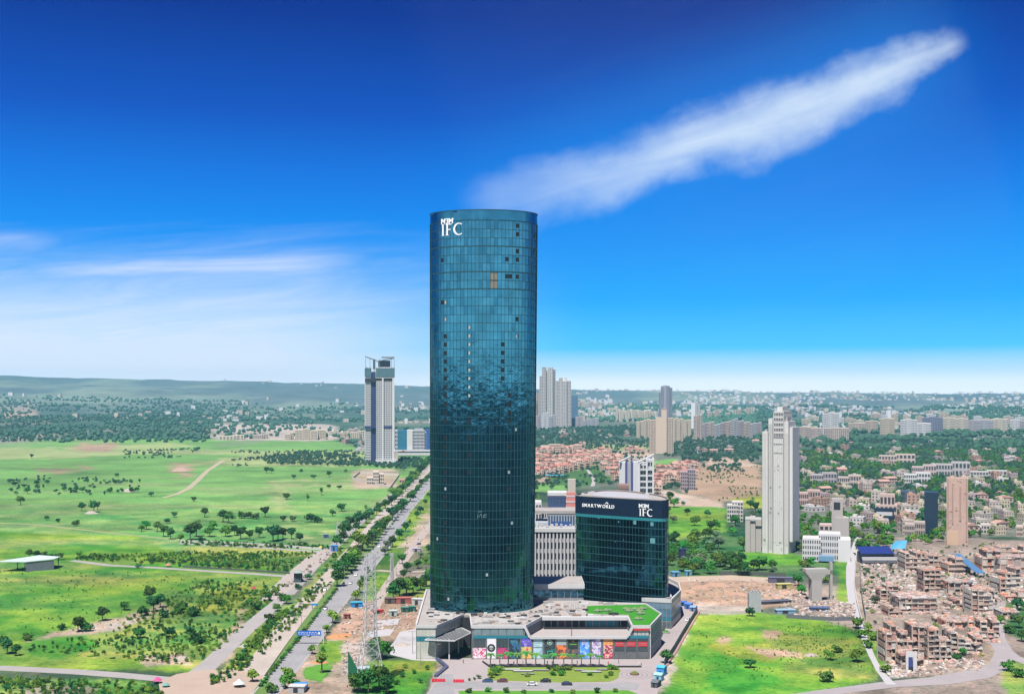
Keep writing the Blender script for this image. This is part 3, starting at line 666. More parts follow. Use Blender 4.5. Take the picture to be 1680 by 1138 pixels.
for px, ys in ((733, list(range(546, 640, 15)) + list(range(655, 1000, 14))), (826, range(560, 625, 8)), (768, range(660, 800, 28)), (834, list(range(655, 700, 14)) + [760, 800, 850, 905, 960, 985]), (727, (423, 427, 500)), (848, (370, 380, 378, 415, 428, 450, 454, 525)), (872, (387, 391, 409, 413)), (832, (431, 451)), (761, (937,)), (835, (452, 730))):
    for y in ys:
        if random.random() < 0.93: openings[(tcol(px), trow(y, tcol(px)))] = 'open_window'
for px, ys in ((768, range(535, 660, 9)), (733, (500, 530, 802, 806)), (812, (352, 355)), (716, (888,)), (846, (550, 700)), (833, (768,)), (843, (860,)), (800, (938,)), (738, (988,))):
    for y in ys: openings[(tcol(px), trow(y, tcol(px)))] = 'blind'
for px, ys in ((806, (453, 460, 466)), (811, (455, 466))):
    for y in ys: openings[(tcol(px), trow(y, tcol(px)))] = 'board'
rngT = random.Random(5)
curtain(tower, tower_ring, NT_, 0.0, NFT * FHT, NFT, GT, rngT, 300, skip=set(openings))
mb = MB(); lay = [0, 30, 60, 90, 120, 150, Z1T - Z0T - 0.3]
vs = []
for z in lay:
    for p in tower_ring(z): vs.append((p.x * 0.985, p.y * 0.985, z))
fs = [(k * NT_ + i, k * NT_ + (i + 1) % NT_, (k + 1) * NT_ + (i + 1) % NT_, (k + 1) * NT_ + i) for k in range(len(lay) - 1) for i in range(NT_)]
mb.add(vs, fs); mb.add([vs[-NT_ + i] for i in range(NT_)], [tuple(range(NT_))])
obj("core", mb, core_m, tower)
ms = {}
for nm, mt in (('open_window', void_m), ('blind', blind_m), ('board', patch_m)):
    q = MB(); q.box(-.5, .5, -.04, .04, -.5, .5); ms[nm] = q.mesh(nm, mt)
for (i, j), nm in openings.items():
    a, b_ = tower_ring(j * FHT)[i], tower_ring(j * FHT)[(i + 1) % NT_]; c = (a + b_) / 2; tx = Vector((b_.x - a.x, b_.y - a.y, 0)); w = tx.length; tx.normalize(); nrm = Vector((tx.y, -tx.x, 0))
    o = bpy.data.objects.new(nm, ms[nm]); COL.objects.link(o); o.parent = tower
    hh = {'open_window': 0.50, 'blind': 0.36, 'board': 0.9}[nm]; ww = {'open_window': 0.75, 'blind': 0.55, 'board': 0.95}[nm]
    o.matrix_local = Matrix.Translation(Vector((c.x, c.y, (j + 0.5) * FHT)) + nrm * 0.05) @ Matrix((tx, -nrm, Vector((0, 0, 1)))).transposed().to_4x4() @ Matrix.Diagonal((w * ww, 1, FHT * hh, 1))
    # pane pieces above and below the hole
    for sgn in (1, -1):
        if hh < 0.9:
            g = bpy.data.objects.new("pane", bpy.data.meshes[ "pane" if "pane" in bpy.data.meshes else ms[nm].name]); COL.objects.link(g); g.parent = tower
            hp = (1 - hh) / 2
            g.matrix_local = Matrix.Translation(Vector((c.x, c.y, (j + 0.5 + sgn * (hh / 2 + hp / 2)) * FHT)) + nrm * 0.10) @ Matrix((tx, -nrm, Vector((0, 0, 1)))).transposed().to_4x4() @ Matrix.Diagonal((w * 0.97, 1, FHT * hp * 0.96, 1))
for i in range(NT_):                       # mullions
    mb = MB(); zs = [0, 60, 120, Z1T - Z0T - 5.0]
    for za, zb in zip(zs[:-1], zs[1:]):
        a, b_ = tower_ring(za)[i], tower_ring(zb)[i]
        mb.bar((a.x * 1.008, a.y * 1.008, za), (b_.x * 1.008, b_.y * 1.008, zb), 0.10, 0.24)
    obj("mullion", mb, fin_m, tower)
for j in range(NFT + 1):                   # storey bands
    mb = MB(); z = j * FHT; r = tower_ring(z); hb = 0.26 if j not in (40, 43, 38) else 0.6
    o_ = [(p.x * 1.011, p.y * 1.011) for p in r]; n = NT_
    vs = [(x, y, z - hb / 2) for x, y in o_] + [(x, y, z + hb / 2) for x, y in o_] + [(p.x, p.y, z + hb / 2) for p in r] + [(p.x, p.y, z - hb / 2) for p in r]
    fs = []
    for i in range(n):
        k = (i + 1) % n
        fs += [(i, k, n + k, n + i), (n + i, n + k, 2 * n + k, 2 * n + i), (3 * n + i, 3 * n + k, k, i)]
    mb.add(vs, fs); obj("storey_band", mb, band_m, tower)
mb = MB(); zc0, zc1 = NFT * FHT + 0.25, Z1T - Z0T       # glass crown screen with a broken edge
for i in range(NT_):
    a, b_ = tower_ring(zc0)[i], tower_ring(zc0)[(i + 1) % NT_]
    top = zc1 - (0.9 if rngT.random() < 0.07 else 0)
    mb.wall_on((a.x * 1.004, a.y * 1.004), (b_.x * 1.004, b_.y * 1.004), zc0, top, 0.12, 0, rngT.choice((0, 0, 1)))
obj("crown_screen", mb, [GT[2], GT[0]], tower)
mb = MB()
for i in range(NT_):
    a, b_ = tower_ring(zc1)[i], tower_ring(zc1)[(i + 1) % NT_]; mb.wall_on((a.x * 1.006, a.y * 1.006), (b_.x * 1.006, b_.y * 1.006), zc1 - .3, zc1 + 0.1, 0.35, -0.1)
obj("crown_coping", mb, band_m, tower)
mb = MB(); mb.box(6, 15, -2, 4, zc1 - 5, zc1 + 0.9); mb.box(16, 19, -6, -2, zc1 - 3, zc1 + 0.6); obj("roof_plant", mb, mat("rusty_plant", (.20, .09, .07), 0.9), tower)
def tower_sign_at(px0, py, mode):
    """walk along the facade from photo column px0"""
    pts = []
    for k in range(400):
        a = math.radians(180 + k * 0.3); q = Vector((math.cos(a) * 25.35 - 0.05, math.sin(a) * 16.4)); pts.append(q)
    i0 = min(range(400), key=lambda i: abs((pts[i].x + TC.x) / (pts[i].y + TC.y) * F + 840 - px0))
    acc = [0.0]
    for i in range(i0, 398): acc.append(acc[-1] + (pts[i + 1] - pts[i]).length)
    def at(s):
        j = min(range(len(acc)), key=lambda k_: abs(acc[k_] - s)); p = pts[i0 + j]; tx = (pts[min(i0 + j + 1, 399)] - pts[i0 + j - 1]).normalized()
        z = H - (py - 648) / F * (pts[i0].y + TC.y) - Z0T
        return Vector((p.x, p.y, z)) + Vector((tx.y, -tx.x, 0)) * 0.3, Vector((tx.x, tx.y, 0))
    return at
letters(tower, "M3M", tower_sign_at(725, 368, 0), 2.5, 0.35, sign_m, 0.99, 0.05)
thin_letters(tower, tower_sign_at(725.5, 387.2, 0), 5.35, sign_m)
mb = MB()                                   # faded lettering left on the lower glass
at = tower_sign_at(784, 850, 0)
for dx, dz, L, ang in ((0, 1.2, 2.2, 80), (.9, 1.3, 2.0, 60), (1.7, 1.2, 1.8, 95), (2.6, 1.2, 2.0, 70), (3.4, 1.6, 1.4, 20), (3.3, .6, 1.3, 10), (1.0, 3.2, 1.8, 5)):
    p, tx = at(dx); d = tx * math.cos(math.radians(ang)) + Vector((0, 0, 1)) * math.sin(math.radians(ang))
    mb.bar(p + Vector((0, 0, dz)) - d * L / 2, p + Vector((0, 0, dz)) + d * L / 2, 0.3, 0.2)
obj("faded_lettering", mb, mat("faded_letter", (.10, .17, .18), 0.8), tower)

# ---------------------------------------------------------------- the lower rounded office block
OB = Vector((54.0, 600.0)); ZO = 63.0
outl = [(33.4, 605), (36.3, 600.4), (43, 595.6), (53, 588.8), (64, 581.6), (72, 577.0), (75.8, 576.3), (78.2, 581), (78.8, 590), (76.5, 604), (71.5, 617), (64, 630), (57, 636), (50, 636), (43, 628), (36, 614)]
def catmull(q):
    n = len(outl); t_ = q * n; i = int(t_) % n; f_ = t_ - int(t_)
    p = [Vector(outl[(i + k - 1) % n]) for k in range(4)]
    r = 0.5 * ((2 * p[1]) + (p[2] - p[0]) * f_ + (2 * p[0] - 5 * p[1] + 4 * p[2] - p[3]) * f_ ** 2 + (3 * p[1] - p[0] - 3 * p[2] + p[3]) * f_ ** 3)
    return (r.x - OB.x, r.y - OB.y)
NO = 92
office = thing("office_block", "dark teal glass office block with rounded front and SMARTWORLD letters on its navy top band", "office building", (OB.x, OB.y, 0))
oring = closed_curve(catmull, NO); OUT900 = closed_curve(catmull, 900)
FO = 14; ZB = 52.2; fhO = ZB / FO
opn = set()
curtain(office, lambda z: oring, NO, 0.0, ZB, FO, GS, random.Random(9), 300, jitter=0.3)
def inset(pts, k): 
    c = Vector((sum(p.x for p in pts) / len(pts), sum(p.y for p in pts) / len(pts))); return [(c.x + (p.x - c.x) * k, c.y + (p.y - c.y) * k) for p in pts]
mb = MB(); mb.prism(inset(oring, 0.985), 0, ZO - 2.4); obj("core", mb, core_m, office)
mb = MB(); mb.prism(inset(oring, 0.965), ZO - 2.4, ZO - 0.5); obj("roof_slab", mb, roofgrey_m, office)
for i in range(NO):
    mb = MB(); p = oring[i]; mb.bar((p.x * 1.0, p.y * 1.0, 0), (p.x * 1.0, p.y * 1.0, ZB), 0.3, 0.3); obj("mullion", mb, fin_m, office)
def band(root, name, pts, z0, z1, t, m, off=0.0):
    mb = MB(); n = len(pts)
    for i in range(n):
        a, b_ = pts[i], pts[(i + 1) % n]; mb.wall_on((a.x, a.y), (b_.x, b_.y), z0, z1, t, off)
    return obj(name, mb, m, root)
for j in range(1, FO): band(office, "storey_band", oring, j * fhO - .2, j * fhO + .2, 0.22, band_m, 0.1)
band(office, "teal_light_band", oring, ZB, ZB + 1.5, 0.25, mat("bright_teal_glass", (.03, .20, .23), 0.3, 0.3), 0.05)
band(office, "navy_band", oring, ZB + 1.5, ZO - 0.35, 0.35, navy_m, 0.0)
band(office, "roof_coping", oring, ZO - 0.3, ZO + 0.1, 0.5, roofgrey_m, -0.3)
mb = MB(); cc_ = [(-14, 2), (-6, -8), (8, -17), (18, -18.5), (17, 2), (8, 18), (-2, 30), (-8, 26)]; mb.prism([(x * .9, y * .9) for x, y in cc_], ZO - 0.5, ZO + 0.1); obj("roof_deck", mb, mat("pale_roof_sheet", (.27, .265, .29), 0.7, ns=0.1, na=0.15), office)
for x, y, s in ((-14, 10, 1.6), (-12, 16, 1.3), (16, 8, 1.2), (-17.5, 8, 1.0)):
    mb = MB(); mb.box(x, x + s * 1.6, y, y + s, ZO - 1.6, ZO + s * 0.6); obj("roof_unit", mb, white_m, office)
def line_at(pa, pb, z):
    a, b_ = Vector((pa[0], pa[1], z)), Vector((pb[0], pb[1], z)); tx = (b_ - a).normalized(); tx.z = 0
    return lambda s: (a + tx * s, tx)
def curve_at(px0, z, push):
    """follow the office front from photo column px0"""
    fr = [p for p in OUT900 if p.y + OB.y < 606 and p.x + OB.x < 77]
    fr.sort(key=lambda p: p.x)
    i0 = min(range(len(fr)), key=lambda i: abs((fr[i].x + OB.x) / (fr[i].y + OB.y) * F + 840 - px0)); acc = [0.0]
    for i in range(i0, len(fr) - 1): acc.append(acc[-1] + (fr[i + 1] - fr[i]).length)
    def at(s):
        j = min(range(len(acc)), key=lambda k_: abs(acc[k_] - s)); k0 = i0 + j; a, b_ = fr[max(k0 - 8, 0)], fr[min(k0 + 8, len(fr) - 1)]; tx = (b_ - a).normalized()
        return Vector((fr[k0].x, fr[k0].y, z)) + Vector((tx.y, -tx.x, 0)) * push, Vector((tx.x, tx.y, 0))
    return at
letters(office, "SMARTWORLD", curve_at(956, 57.4, 0.55), 1.75, 0.3, sign_m, 1.125, 0.03)
mb = MB(); ah = curve_at(996.5, 59.5, 0.55); p, tx = ah(0)
mb.bar(p - tx * 0.9, p + Vector((0, 0, .85)), .25, .3); mb.bar(p + tx * 0.9, p + Vector((0, 0, .85)), .25, .3); obj("roof_mark", mb, sign_m, office)
letters(office, "M3M", curve_at(1049, 58.55, 0.55), 2.1, 0.3, sign_m, 1.0, 0.02)
thin_letters(office, curve_at(1049.5, 54.6, 0.55), 3.5, sign_m)
for px, py, w, h_ in ((982, 851, 1.5, 1.6), (1042, 856, 1.6, 2.0), (1070, 857, 1.6, 1.9), (1071, 884, 2.6, 2.6), (972, 841, 1.6, .6), (994, 842, 3.0, .6), (1004, 843, 3.2, .6), (1010, 890, .5, .5), (1023, 886, .4, .4), (1015, 857, .7, .7), (1026, 847, .8, .5)):
    d = 584; z = H - (py - 648) / F * d; p, tx = curve_at(px, z, 0.16)(0)
    mb = MB(); n_ = Vector((tx.y, -tx.x, 0)); mb.obox(p, tx * w / 2, n_ * .05, Vector((0, 0, h_ / 2))); obj("pale_blind", mb, mat("pale_teal_blind", (.075, .20, .22), 0.6), office)  # flat pale teal panels set on the front

# ---------------------------------------------------------------- retail podium
ZR = 14.6
podium = thing("retail_podium", "long low retail building with poster shopfronts, white fascia, glass entrance canopy and green roof", "shopping centre", (0, 505, 0))
def L(x, y): return (x, y - 505)
main_poly = [L(-41.7, 505), L(-33.2, 505), L(-23, 530), L(-19, 530), L(-17.5, 505), L(5.6, 505), L(13.6, 526), L(52.6, 526), L(52.6, 505), L(60, 505), L(68.3, 532), L(64.2, 557), L(44, 560), L(32.5, 566), L(32, 596), L(-44, 596)]
mb = MB(); mb.prism(main_poly, 0, ZR - 0.9, 0, 1); obj("building_shell", mb, [mat("shell_concrete", (.12, .125, .13), 0.8), roofgrey_m], podium)
mb = MB(); mb.prism(main_poly, ZR - 0.9, ZR - 0.05); obj("roof_slab", mb, roofgrey_m, podium)
def fascia(name, pts, z0, z1, t, m, closed=False, off=0.0):
    mb = MB()
    for a, b_ in zip(pts, pts[1:] + ([pts[0]] if closed else [])): mb.wall_on(a, b_, z0, z1, t, off)
    return obj(name, mb, m, podium)
fascia("fascia", main_poly[0:2], ZR - 1.0, ZR + 0.3, 0.5, white_m); fascia("fascia", main_poly[1:3], ZR - 1.0, ZR + 0.28, 0.45, white_m); fascia("fascia", main_poly[3:5], ZR - 1.0, ZR + 0.29, 0.45, white_m)
fascia("fascia", main_poly[4:6], ZR - 1.1, ZR + 0.3, 0.5, white_m); fascia("fascia", [main_poly[5], main_poly[6]], ZR - 1.1, ZR + 0.28, 0.45, white_m); fascia("fascia", main_poly[6:8], ZR - 1.2, ZR + 0.3, 2.2, white_m, off=0.5)
fascia("fascia", [main_poly[7], main_poly[8]], ZR - 1.1, ZR + 0.28, 0.45, white_m); fascia("fascia", main_poly[8:10], ZR - 1.1, ZR + 0.3, 0.5, white_m); fascia("fascia", main_poly[9:12], ZR - 1.1, ZR + 0.31, 0.5, white_m); fascia("fascia", main_poly[11:14], ZR - .6, ZR + 0.5, 0.4, white_m)
fascia("parapet", [main_poly[15], main_poly[0]], ZR - 0.8, ZR + 0.75, 0.7, white_m, off=-0.3); fascia("parapet", [main_poly[14], main_poly[15]], ZR - 0.8, ZR + 0.6, 0.5, white_m)
fascia("red_band", [(52.9, -0.62), (60.1, -0.62)], ZR - 1.9, ZR - 1.1, 0.2, red_m)
# the lower middle bay with its roof terrace
bay = [L(5.9, 504.9), L(52.3, 504.9), L(52.3, 525.8), L(13.7, 525.8)]
mb = MB(); mb.prism(bay, 0, 9.2, 0, 1); obj("middle_bay", mb, [mat("shell_concrete", (.12, .125, .13)), mat("terrace_tiles", (.25, .225, .22), 0.9, ns=0.3, na=0.25)], podium)
fascia("bay_fascia", [L(7.8, 504.6), L(50.0, 504.6)], 9.0, 10.15, 0.6, white_m)
for x0, x1 in ((5.6, 7.8), (52.6, 50.0)):   # fascia runs down to the bay
    mb = MB(); p0, p1 = Vector((x0, -0.55, ZR - 0.3)), Vector((x1, -0.58, 9.75)); d = (p1 - p0).normalized(); mb.obox((p0 + p1) / 2, d * (p1 - p0).length / 2, Vector((0, .35, 0)), d.cross(Vector((0, 1, 0))) * 0.55); obj("fascia", mb, white_m, podium)
mb = MB()
for k in range(13):
    x = 14.6 + k * 3.15; mb.box(x - .18, x + .18, 20.0, 20.35, 9.2, ZR - 1.2)
obj("terrace_column", mb, grey_m, podium)
for k, (x0, x1, m_) in enumerate(((14.4, 20, dark_m), (20.6, 27, mat("terrace_board_a", (.055, .03, .05), .8)), (27.6, 33, dark_m), (33.6, 40, teal_m), (40.5, 48, teal_m), (48.5, 52.2, dark_m))):
    mb = MB(); mb.box(x0, x1, 20.55, 20.9, 9.25, 13.3); obj("terrace_glazing", mb, m_, podium)
mb = MB(); mb.box(14.5, 52.2, 19.2, 19.32, 9.2, 10.3); obj("terrace_rail", mb, dark_m, podium)
mb = MB(); mb.bar((26, 0.6, 9.26), (27, 19, 9.26), .3, .1); obj("terrace_joint", mb, dark_m, podium)
# glazed left wing
shop_glass = glass("shop_glass", (.16, .20, .20), 0.06, 0.01); pale_glass = mat("pale_glazing", (.33, .33, .295), 0.25, ns=0.25, na=0.55, spec=0.6)
for a, b_, nm in ((main_poly[0], main_poly[1], 5), (main_poly[1], main_poly[2], 12), (main_poly[15], main_poly[0], 26)):
    a, b_ = Vector(a), Vector(b_)
    for k in range(nm):
        p, q = a.lerp(b_, k / nm), a.lerp(b_, (k + 1) / nm)
        if nm == 26 and k < 12: continue
        mb = MB(); mb.wall_on(p.lerp(q, .04), p.lerp(q, .96), 0.3, 7.6, .08, 0.02); obj("pane", mb, pale_glass, podium)
        mb = MB(); mb.wall_on(p.lerp(q, .04), p.lerp(q, .96), 10.0, ZR - 1.2, .08, 0.02); obj("pane", mb, pale_glass, podium)
    mb = MB(); mb.wall_on(a, b_, 7.7, 9.9, .12, 0.02); obj("teal_band", mb, teal_m if nm != 12 else mat("slate_band", (.05, .06, .07), .6), podium)
    mb = MB()
    for k in range(nm + 1):
        p = a.lerp(b_, k / nm); mb.box(p.x - .09, p.x + .09, p.y - .14, p.y + .02, 0, ZR - 1)
    obj("mullions", mb, white_m, podium)
# entrance recess and canopy
mb = MB(); mb.wall_on(main_poly[2], main_poly[3], 0, 13.4, 0.1, 0.05); mb.wall_on(main_poly[3], main_poly[4], 0, 13.4, .1, .05); obj("entrance_wall", mb, dark_m, podium)
cz = 9.2; can = [P(697, 1049.5, cz), P(746, 1050.5, cz), P(774, 1037.5, cz), P(757, 1029.5, cz)]
can = [Vector((p.x, p.y - 505, 0)) for p in can]; can[0].y = max(can[0].y, -3.5); mb = MB(); fr_ = []
for a, b_ in zip(can, can[1:] + can[:1]): mb.bar((a.x, a.y, cz), (b_.x, b_.y, cz), .5, .5)
obj("canopy_frame", mb, white_m, podium)
mb = MB(); mb.prism([(p.x, p.y) for p in can], cz - .12, cz - .06); obj("canopy_glass", mb, mat("canopy_sheet", (.022, .026, .032), 0.5, ns=0.3), podium)
for k in range(1, 8):
    a, b_ = can[0].lerp(can[1], k / 8), can[3].lerp(can[2], k / 8); mb = MB(); mb.bar((a.x, a.y, cz + .1), (b_.x, b_.y, cz + .1), .28, .22); obj("canopy_rib", mb, white_m, podium)
mb = MB(); mb.box(-24.2, -23.6, 12, 12.6, 0, cz); mb.box(-27.6, -27.0, -2, -1.4, 0, cz); obj("canopy_post", mb, white_m, podium)
# shopfront: glazing above, teal band, posters below
def fb(name, px0, px1, z0, z1, m, out=0.12, t=0.12):
    x0, x1 = (px0 - 840) / F * 505, (px1 - 840) / F * 505
    mb = MB(); mb.box(x0, x1, -out - t, -out, z0, z1); return obj(name, mb, m, podium)
for k in range(6):
    a = 777 + k * 13.6; fb("pane", a + .5, a + 13, 10.4, 13.4, mat("upper_glazing", (.12, .165, .185), 0.2, ns=.3, na=.5, spec=.7))
fb("teal_band", 776, 873, 9.1, 10.3, teal_m, .14); fb("teal_band", 1029, 1064, 9.1, 10.3, teal_m, .14)
for k in range(4): fb("pane", 1040 + k * 6.2, 1045.4 + k * 6.2, 10.4, 12.6, mat("white_louvre", (.27, .28, .27), 0.5, ns=.4, na=.3))
def poster_mat(name, cols, scale=0.5, seed=0.0):
    m, t, b = principled(name); tcn = t.new('ShaderNodeTexCoord'); mp = t.new('ShaderNodeMapping'); t.l.new(tcn.outputs['Object'], mp.inputs[0]); mp.inputs['Location'].default_value = (seed * 7.3, 0, seed * 3.1)
    n = t.noise(mp.outputs[0], scale, 3, 0.5, 0.8)
    st = [(0.30 + 0.42 * i / max(len(cols) - 1, 1), tuple(min(q * 1.75, .62) for q in c)) for i, c in enumerate(cols)]
    t.l.new(t.ramp(n, st, 'CONSTANT'), b.inputs['Base Color']); b.inputs['Roughness'].default_value = 0.5
    return m
wht, blk = (.30, .30, .31), (.008, .012, .014)
PO = [("poster", 775, 798, .4, 5.0, [wht, wht, (.25, .03, .08), wht, (.05, .03, .05), (.3, .12, .16)], 1), ("poster", 798.5, 814, .4, 9.0, [wht, wht, wht, (.26, .26, .27)], 2), ("poster", 815, 834, .4, 5.0, [(.02, .02, .10), (.22, .02, .07), (.02, .02, .06), (.25, .2, .22)], 3),
      ("poster", 834.5, 853, .4, 8.8, [blk, blk, (.01, .06, .12), (.02, .03, .05), blk], 4), ("poster", 855, 872, 5.6, 8.9, [(.03, .02, .16), (.05, .03, .24), (.16, .14, .3), (.03, .02, .16)], 5), ("poster", 855, 872, .4, 5.5, [(.20, .02, .06), (.30, .16, .05), (.26, .22, .08), (.05, .14, .04), (.03, .02, .16)], 6),
      ("poster", 875, 890, 5.3, 8.9, [(.13, .20, .22), (.18, .25, .27), (.12, .18, .2)], 7), ("poster", 875, 890, .4, 4.9, [(.10, .17, .20), (.17, .25, .29), (.2, .27, .28), (.09, .15, .18)], 8), ("poster", 893.5, 910.5, 5.0, 8.9, [blk, (.015, .03, .025), blk], 9), ("poster", 893.5, 910.5, .4, 4.6, [(.01, .05, .045), (.012, .02, .02), blk], 10),
      ("poster", 913, 929, 6.2, 8.9, [(.14, .16, .16), (.2, .21, .2), (.1, .12, .12)], 11), ("poster", 913, 929, .4, 6.1, [(.32, .09, .02), (.30, .07, .02), (.05, .025, .02), (.26, .14, .1), (.04, .03, .04)], 12), ("poster", 932, 948, 4.7, 8.9, [blk, (.01, .015, .01), blk], 13), ("poster", 932, 948, .4, 4.4, [(.02, .022, .03), (.05, .045, .05), (.10, .04, .02), (.012, .012, .02)], 14),
      ("poster", 951.5, 967, .4, 8.9, [(.02, .07, .30), (.03, .13, .33), (.16, .24, .34), (.2, .03, .14), (.02, .05, .24)], 15), ("poster", 971, 986, .4, 8.9, [(.22, .19, .26), (.27, .25, .3), (.08, .05, .15), (.28, .26, .3), (.2, .1, .2)], 16), ("poster", 990, 1005, 6.3, 8.9, [(.33, .12, .03), (.34, .15, .05), (.3, .1, .02)], 17), ("poster", 990, 1005, .4, 6.2, [(.05, .01, .02), (.22, .02, .05), (.28, .2, .15), (.03, .01, .03), (.09, .01, .02)], 18)]
HOSTS = []
for nm, a, c, z0, z1, cols, sd_ in PO: HOSTS.insert(0 if z1 > 6 else len(HOSTS), (None, a, c)) if False else HOSTS.append((fb(nm, a, c, z0, z1, poster_mat("poster_print_%d" % sd_, cols, 0.55 if z1 - z0 > 3.5 else 0.4, sd_), .16), a, c))
HOSTS.sort(key=lambda q: -q[0].data.vertices[6].co.z)
for a in (777, 783.5, 790): fb("pane", a, a + 6, 5.2, 8.9, mat("shop_window_dark", (.035, .05, .06), .15, ns=.4, na=.5, spec=.7), .13)
for a in (815.5, 822, 828.5): fb("pane", a, a + 5.8, 5.2, 8.9, mat("shop_window_dark", (.035, .05, .06)), .13)
def disc(px, z, r, m, y=-0.3, n=18, r0=0.0):
    mb = MB(); x = (px - 840) / F * 505
    for i in range(n):
        a0, a1 = 2 * math.pi * i / n, 2 * math.pi * (i + 1) / n
        mb.add([(x + q * math.cos(a), yy_, z + q * math.sin(a)) for yy_ in (y, y + .05) for q, a in ((r0, a0), (r, a0), (r, a1), (r0, a1))], [(0, 1, 2, 3), (1, 5, 6, 2)])
    return obj("logo_disc", mb, m, podium)
disc(806, 5.0, 1.75, mat("logo_black", blk, .5)); disc(806, 5.0, 1.15, mat("logo_grey", (.10, .10, .12), .5), -.33)
fb("logo_bar", 803.5, 808.5, 5.1, 5.9, mat("logo_white", (.33, .33, .33), .5), .36, .04); fb("logo_bar", 804, 808, 4.3, 4.7, mat("logo_white", (.33, .33, .33)), .36, .04)
disc(902, 7.4, 1.15, mat("logo_white", (.33, .33, .33))); disc(902, 7.4, .85, mat("logo_green", (.01, .13, .08), .5), -.33); disc(902, 7.35, .42, mat("logo_white", (.33, .33, .33)), -.36)
fb("neon_door_frame", 898, 899, .6, 3.4, mat("green_neon", (.02, .30, .22), .5), .32); fb("neon_door_frame", 905.5, 906.5, .6, 3.4, mat("green_neon", (.02, .30, .22)), .32); fb("neon_door_frame", 898, 906.5, 3.4, 3.75, mat("green_neon", (.02, .30, .22)), .32)
disc(940, 7.9, .42, mat("logo_orange", (.36, .13, .02), .5)); fb("logo_bar", 934.5, 946, 6.35, 6.75, mat("logo_lime", (.10, .26, .03), .5), .3, .04); disc(940, 3.6, .4, mat("logo_orange", (.36, .13, .02)))
def script_lines(px0, px1, rows, m, out=.3):
    host = next((o_ for o_, a_, c_ in HOSTS if a_ - 1 <= px0 <= c_), podium)
    r = random.Random(int(px0))
    for z in rows:
        mb = MB(); x = px0
        while x < px1 - .4:
            w = min(r.uniform(.5, 1.3), px1 - x); h_ = r.uniform(.16, .3); xa, xb = (x - 840) / F * 505, (x + w - 840) / F * 505; mb.box(xa, xb, -out - .04, -out, z - h_ / 2, z + h_ / 2); x += w + r.uniform(.25, .5)
        obj("print_line", mb, m, host)
lw = mat("logo_white", (.33, .33, .33)); pinkw = mat("print_pink", (.36, .20, .2), .5)
script_lines(857.5, 869, (8.0, 7.2, 6.5), mat("print_lilac", (.26, .24, .36), .5)); script_lines(954, 965, (8.0, 7.3), lw); script_lines(879, 887, (7.2,), teal_m); script_lines(992, 1003, (7.8, 7.1), mat("print_cream", (.36, .26, .16), .5)); script_lines(973, 984, (7.6, 6.9, 6.2), mat("print_violet", (.14, .1, .22), .5)); script_lines(839, 850, (7.9, 7.3), mat("print_teal", (.1, .22, .24), .5))
for a in (1009, 1028, 1047):
    HOSTS.insert(0, (fb("shop_sign", a, a + 15, 5.6, 7.7, red_m, .16), a, a + 15)); script_lines(a + 1.5, a + 13.5, (7.05, 6.3), pinkw, .32); fb("pane", a - .5, a + 15.5, 3.6, 5.4, mat("shop_window_dark", (.035, .05, .06)), .12); fb("pane", a - .5, a + 15.5, .4, 3.4, mat("shop_window_grey", (.09, .095, .10), .2, ns=.5, na=.7), .12); fb("pane", a - .5, a + 15.5, 7.9, 9.0, mat("shop_window_dark", (.035, .05, .06)), .12)
for px in (774.5, 798.2, 814.6, 834.2, 854, 873.5, 892, 911.7, 930.5, 949.8, 969, 988, 1007, 1026, 1044.8, 1064): fb("shop_pier", px - .8, px + .8, 0, 9.0, mat("shop_pier_grey", (.085, .10, .105), .6), .05, .4)
# right-hand flank: ribbed pale wall
a, b_ = Vector(main_poly[9]), Vector(main_poly[10])
for k in range(9):
    p, q = a.lerp(b_, (k + .12) / 9), a.lerp(b_, (k + .88) / 9); mb = MB(); mb.wall_on(p, q, 0.4, ZR - 1.4, .15, .1); obj("pane", mb, mat("flank_glazing", (.12, .14, .145), .3, ns=.3, na=.5), podium)
    mb = MB(); p = a.lerp(b_, k / 9); q = a.lerp(b_, (k + .1) / 9); mb.wall_on(p, q, 0, ZR - 1.1, .4, .1); obj("shop_pier", mb, white_m, podium)
for z in (4.6, 9.2): 
    mb = MB(); mb.wall_on(a, b_, z, z + .5, .32, .1); obj("flank_band", mb, white_m, podium)
a, b_ = Vector(main_poly[10]), Vector(main_poly[11]); mb = MB(); mb.wall_on(a, b_, .4, ZR - 1.2, .15, .1); obj("flank_glazing", mb, teal_m, podium)
# green roof and pale roof fittings
gp = [P(963, 993.5, ZR), P(1058, 991, ZR), P(1082, 1006, ZR), P(1065, 1025, ZR), P(1039, 1025, ZR), P(1031, 1007.5, ZR), P(990, 1007, ZR), P(962, 1005, ZR)]
mb = MB(); mb.prism([(p.x, p.y - 505) for p in gp], ZR - .04, ZR + .12); obj("roof_lawn", mb, mat("roof_turf", (.022, .15, .006), .95, ns=.2, na=.2), podium)
mb = MB(); rq = random.Random(4)
for k in range(330):
    px, py = rq.uniform(705, 1035), rq.uniform(985, 1024); p = P(px, py, ZR)
    if not (505 < p.y < 594) or in_poly(np.array([p.x]), np.array([p.y - 505]), main_poly)[0] == False: continue
    if in_poly(np.array([p.x]), np.array([p.y - 505]), [(q.x, q.y - 505) for q in gp])[0]: continue
    if ((p.x - TC.x) / 25.5) ** 2 + ((p.y - TC.y) / 17) ** 2 < 1: continue
    s = rq.uniform(.3, 1.1); mb.obox((p.x, p.y - 505, ZR + s * .3), (s * rq.uniform(.5, 2), 0, 0), (0, s, 0), (0, 0, s * rq.uniform(.3, .7)), rq.choice((0, 0, 1, 2, 3)))
obj("roof_clutter", mb, [grey_m, white_m, dark_m, mat("clutter_brown", (.16, .11, .085), .9)], podium, kind='stuff')
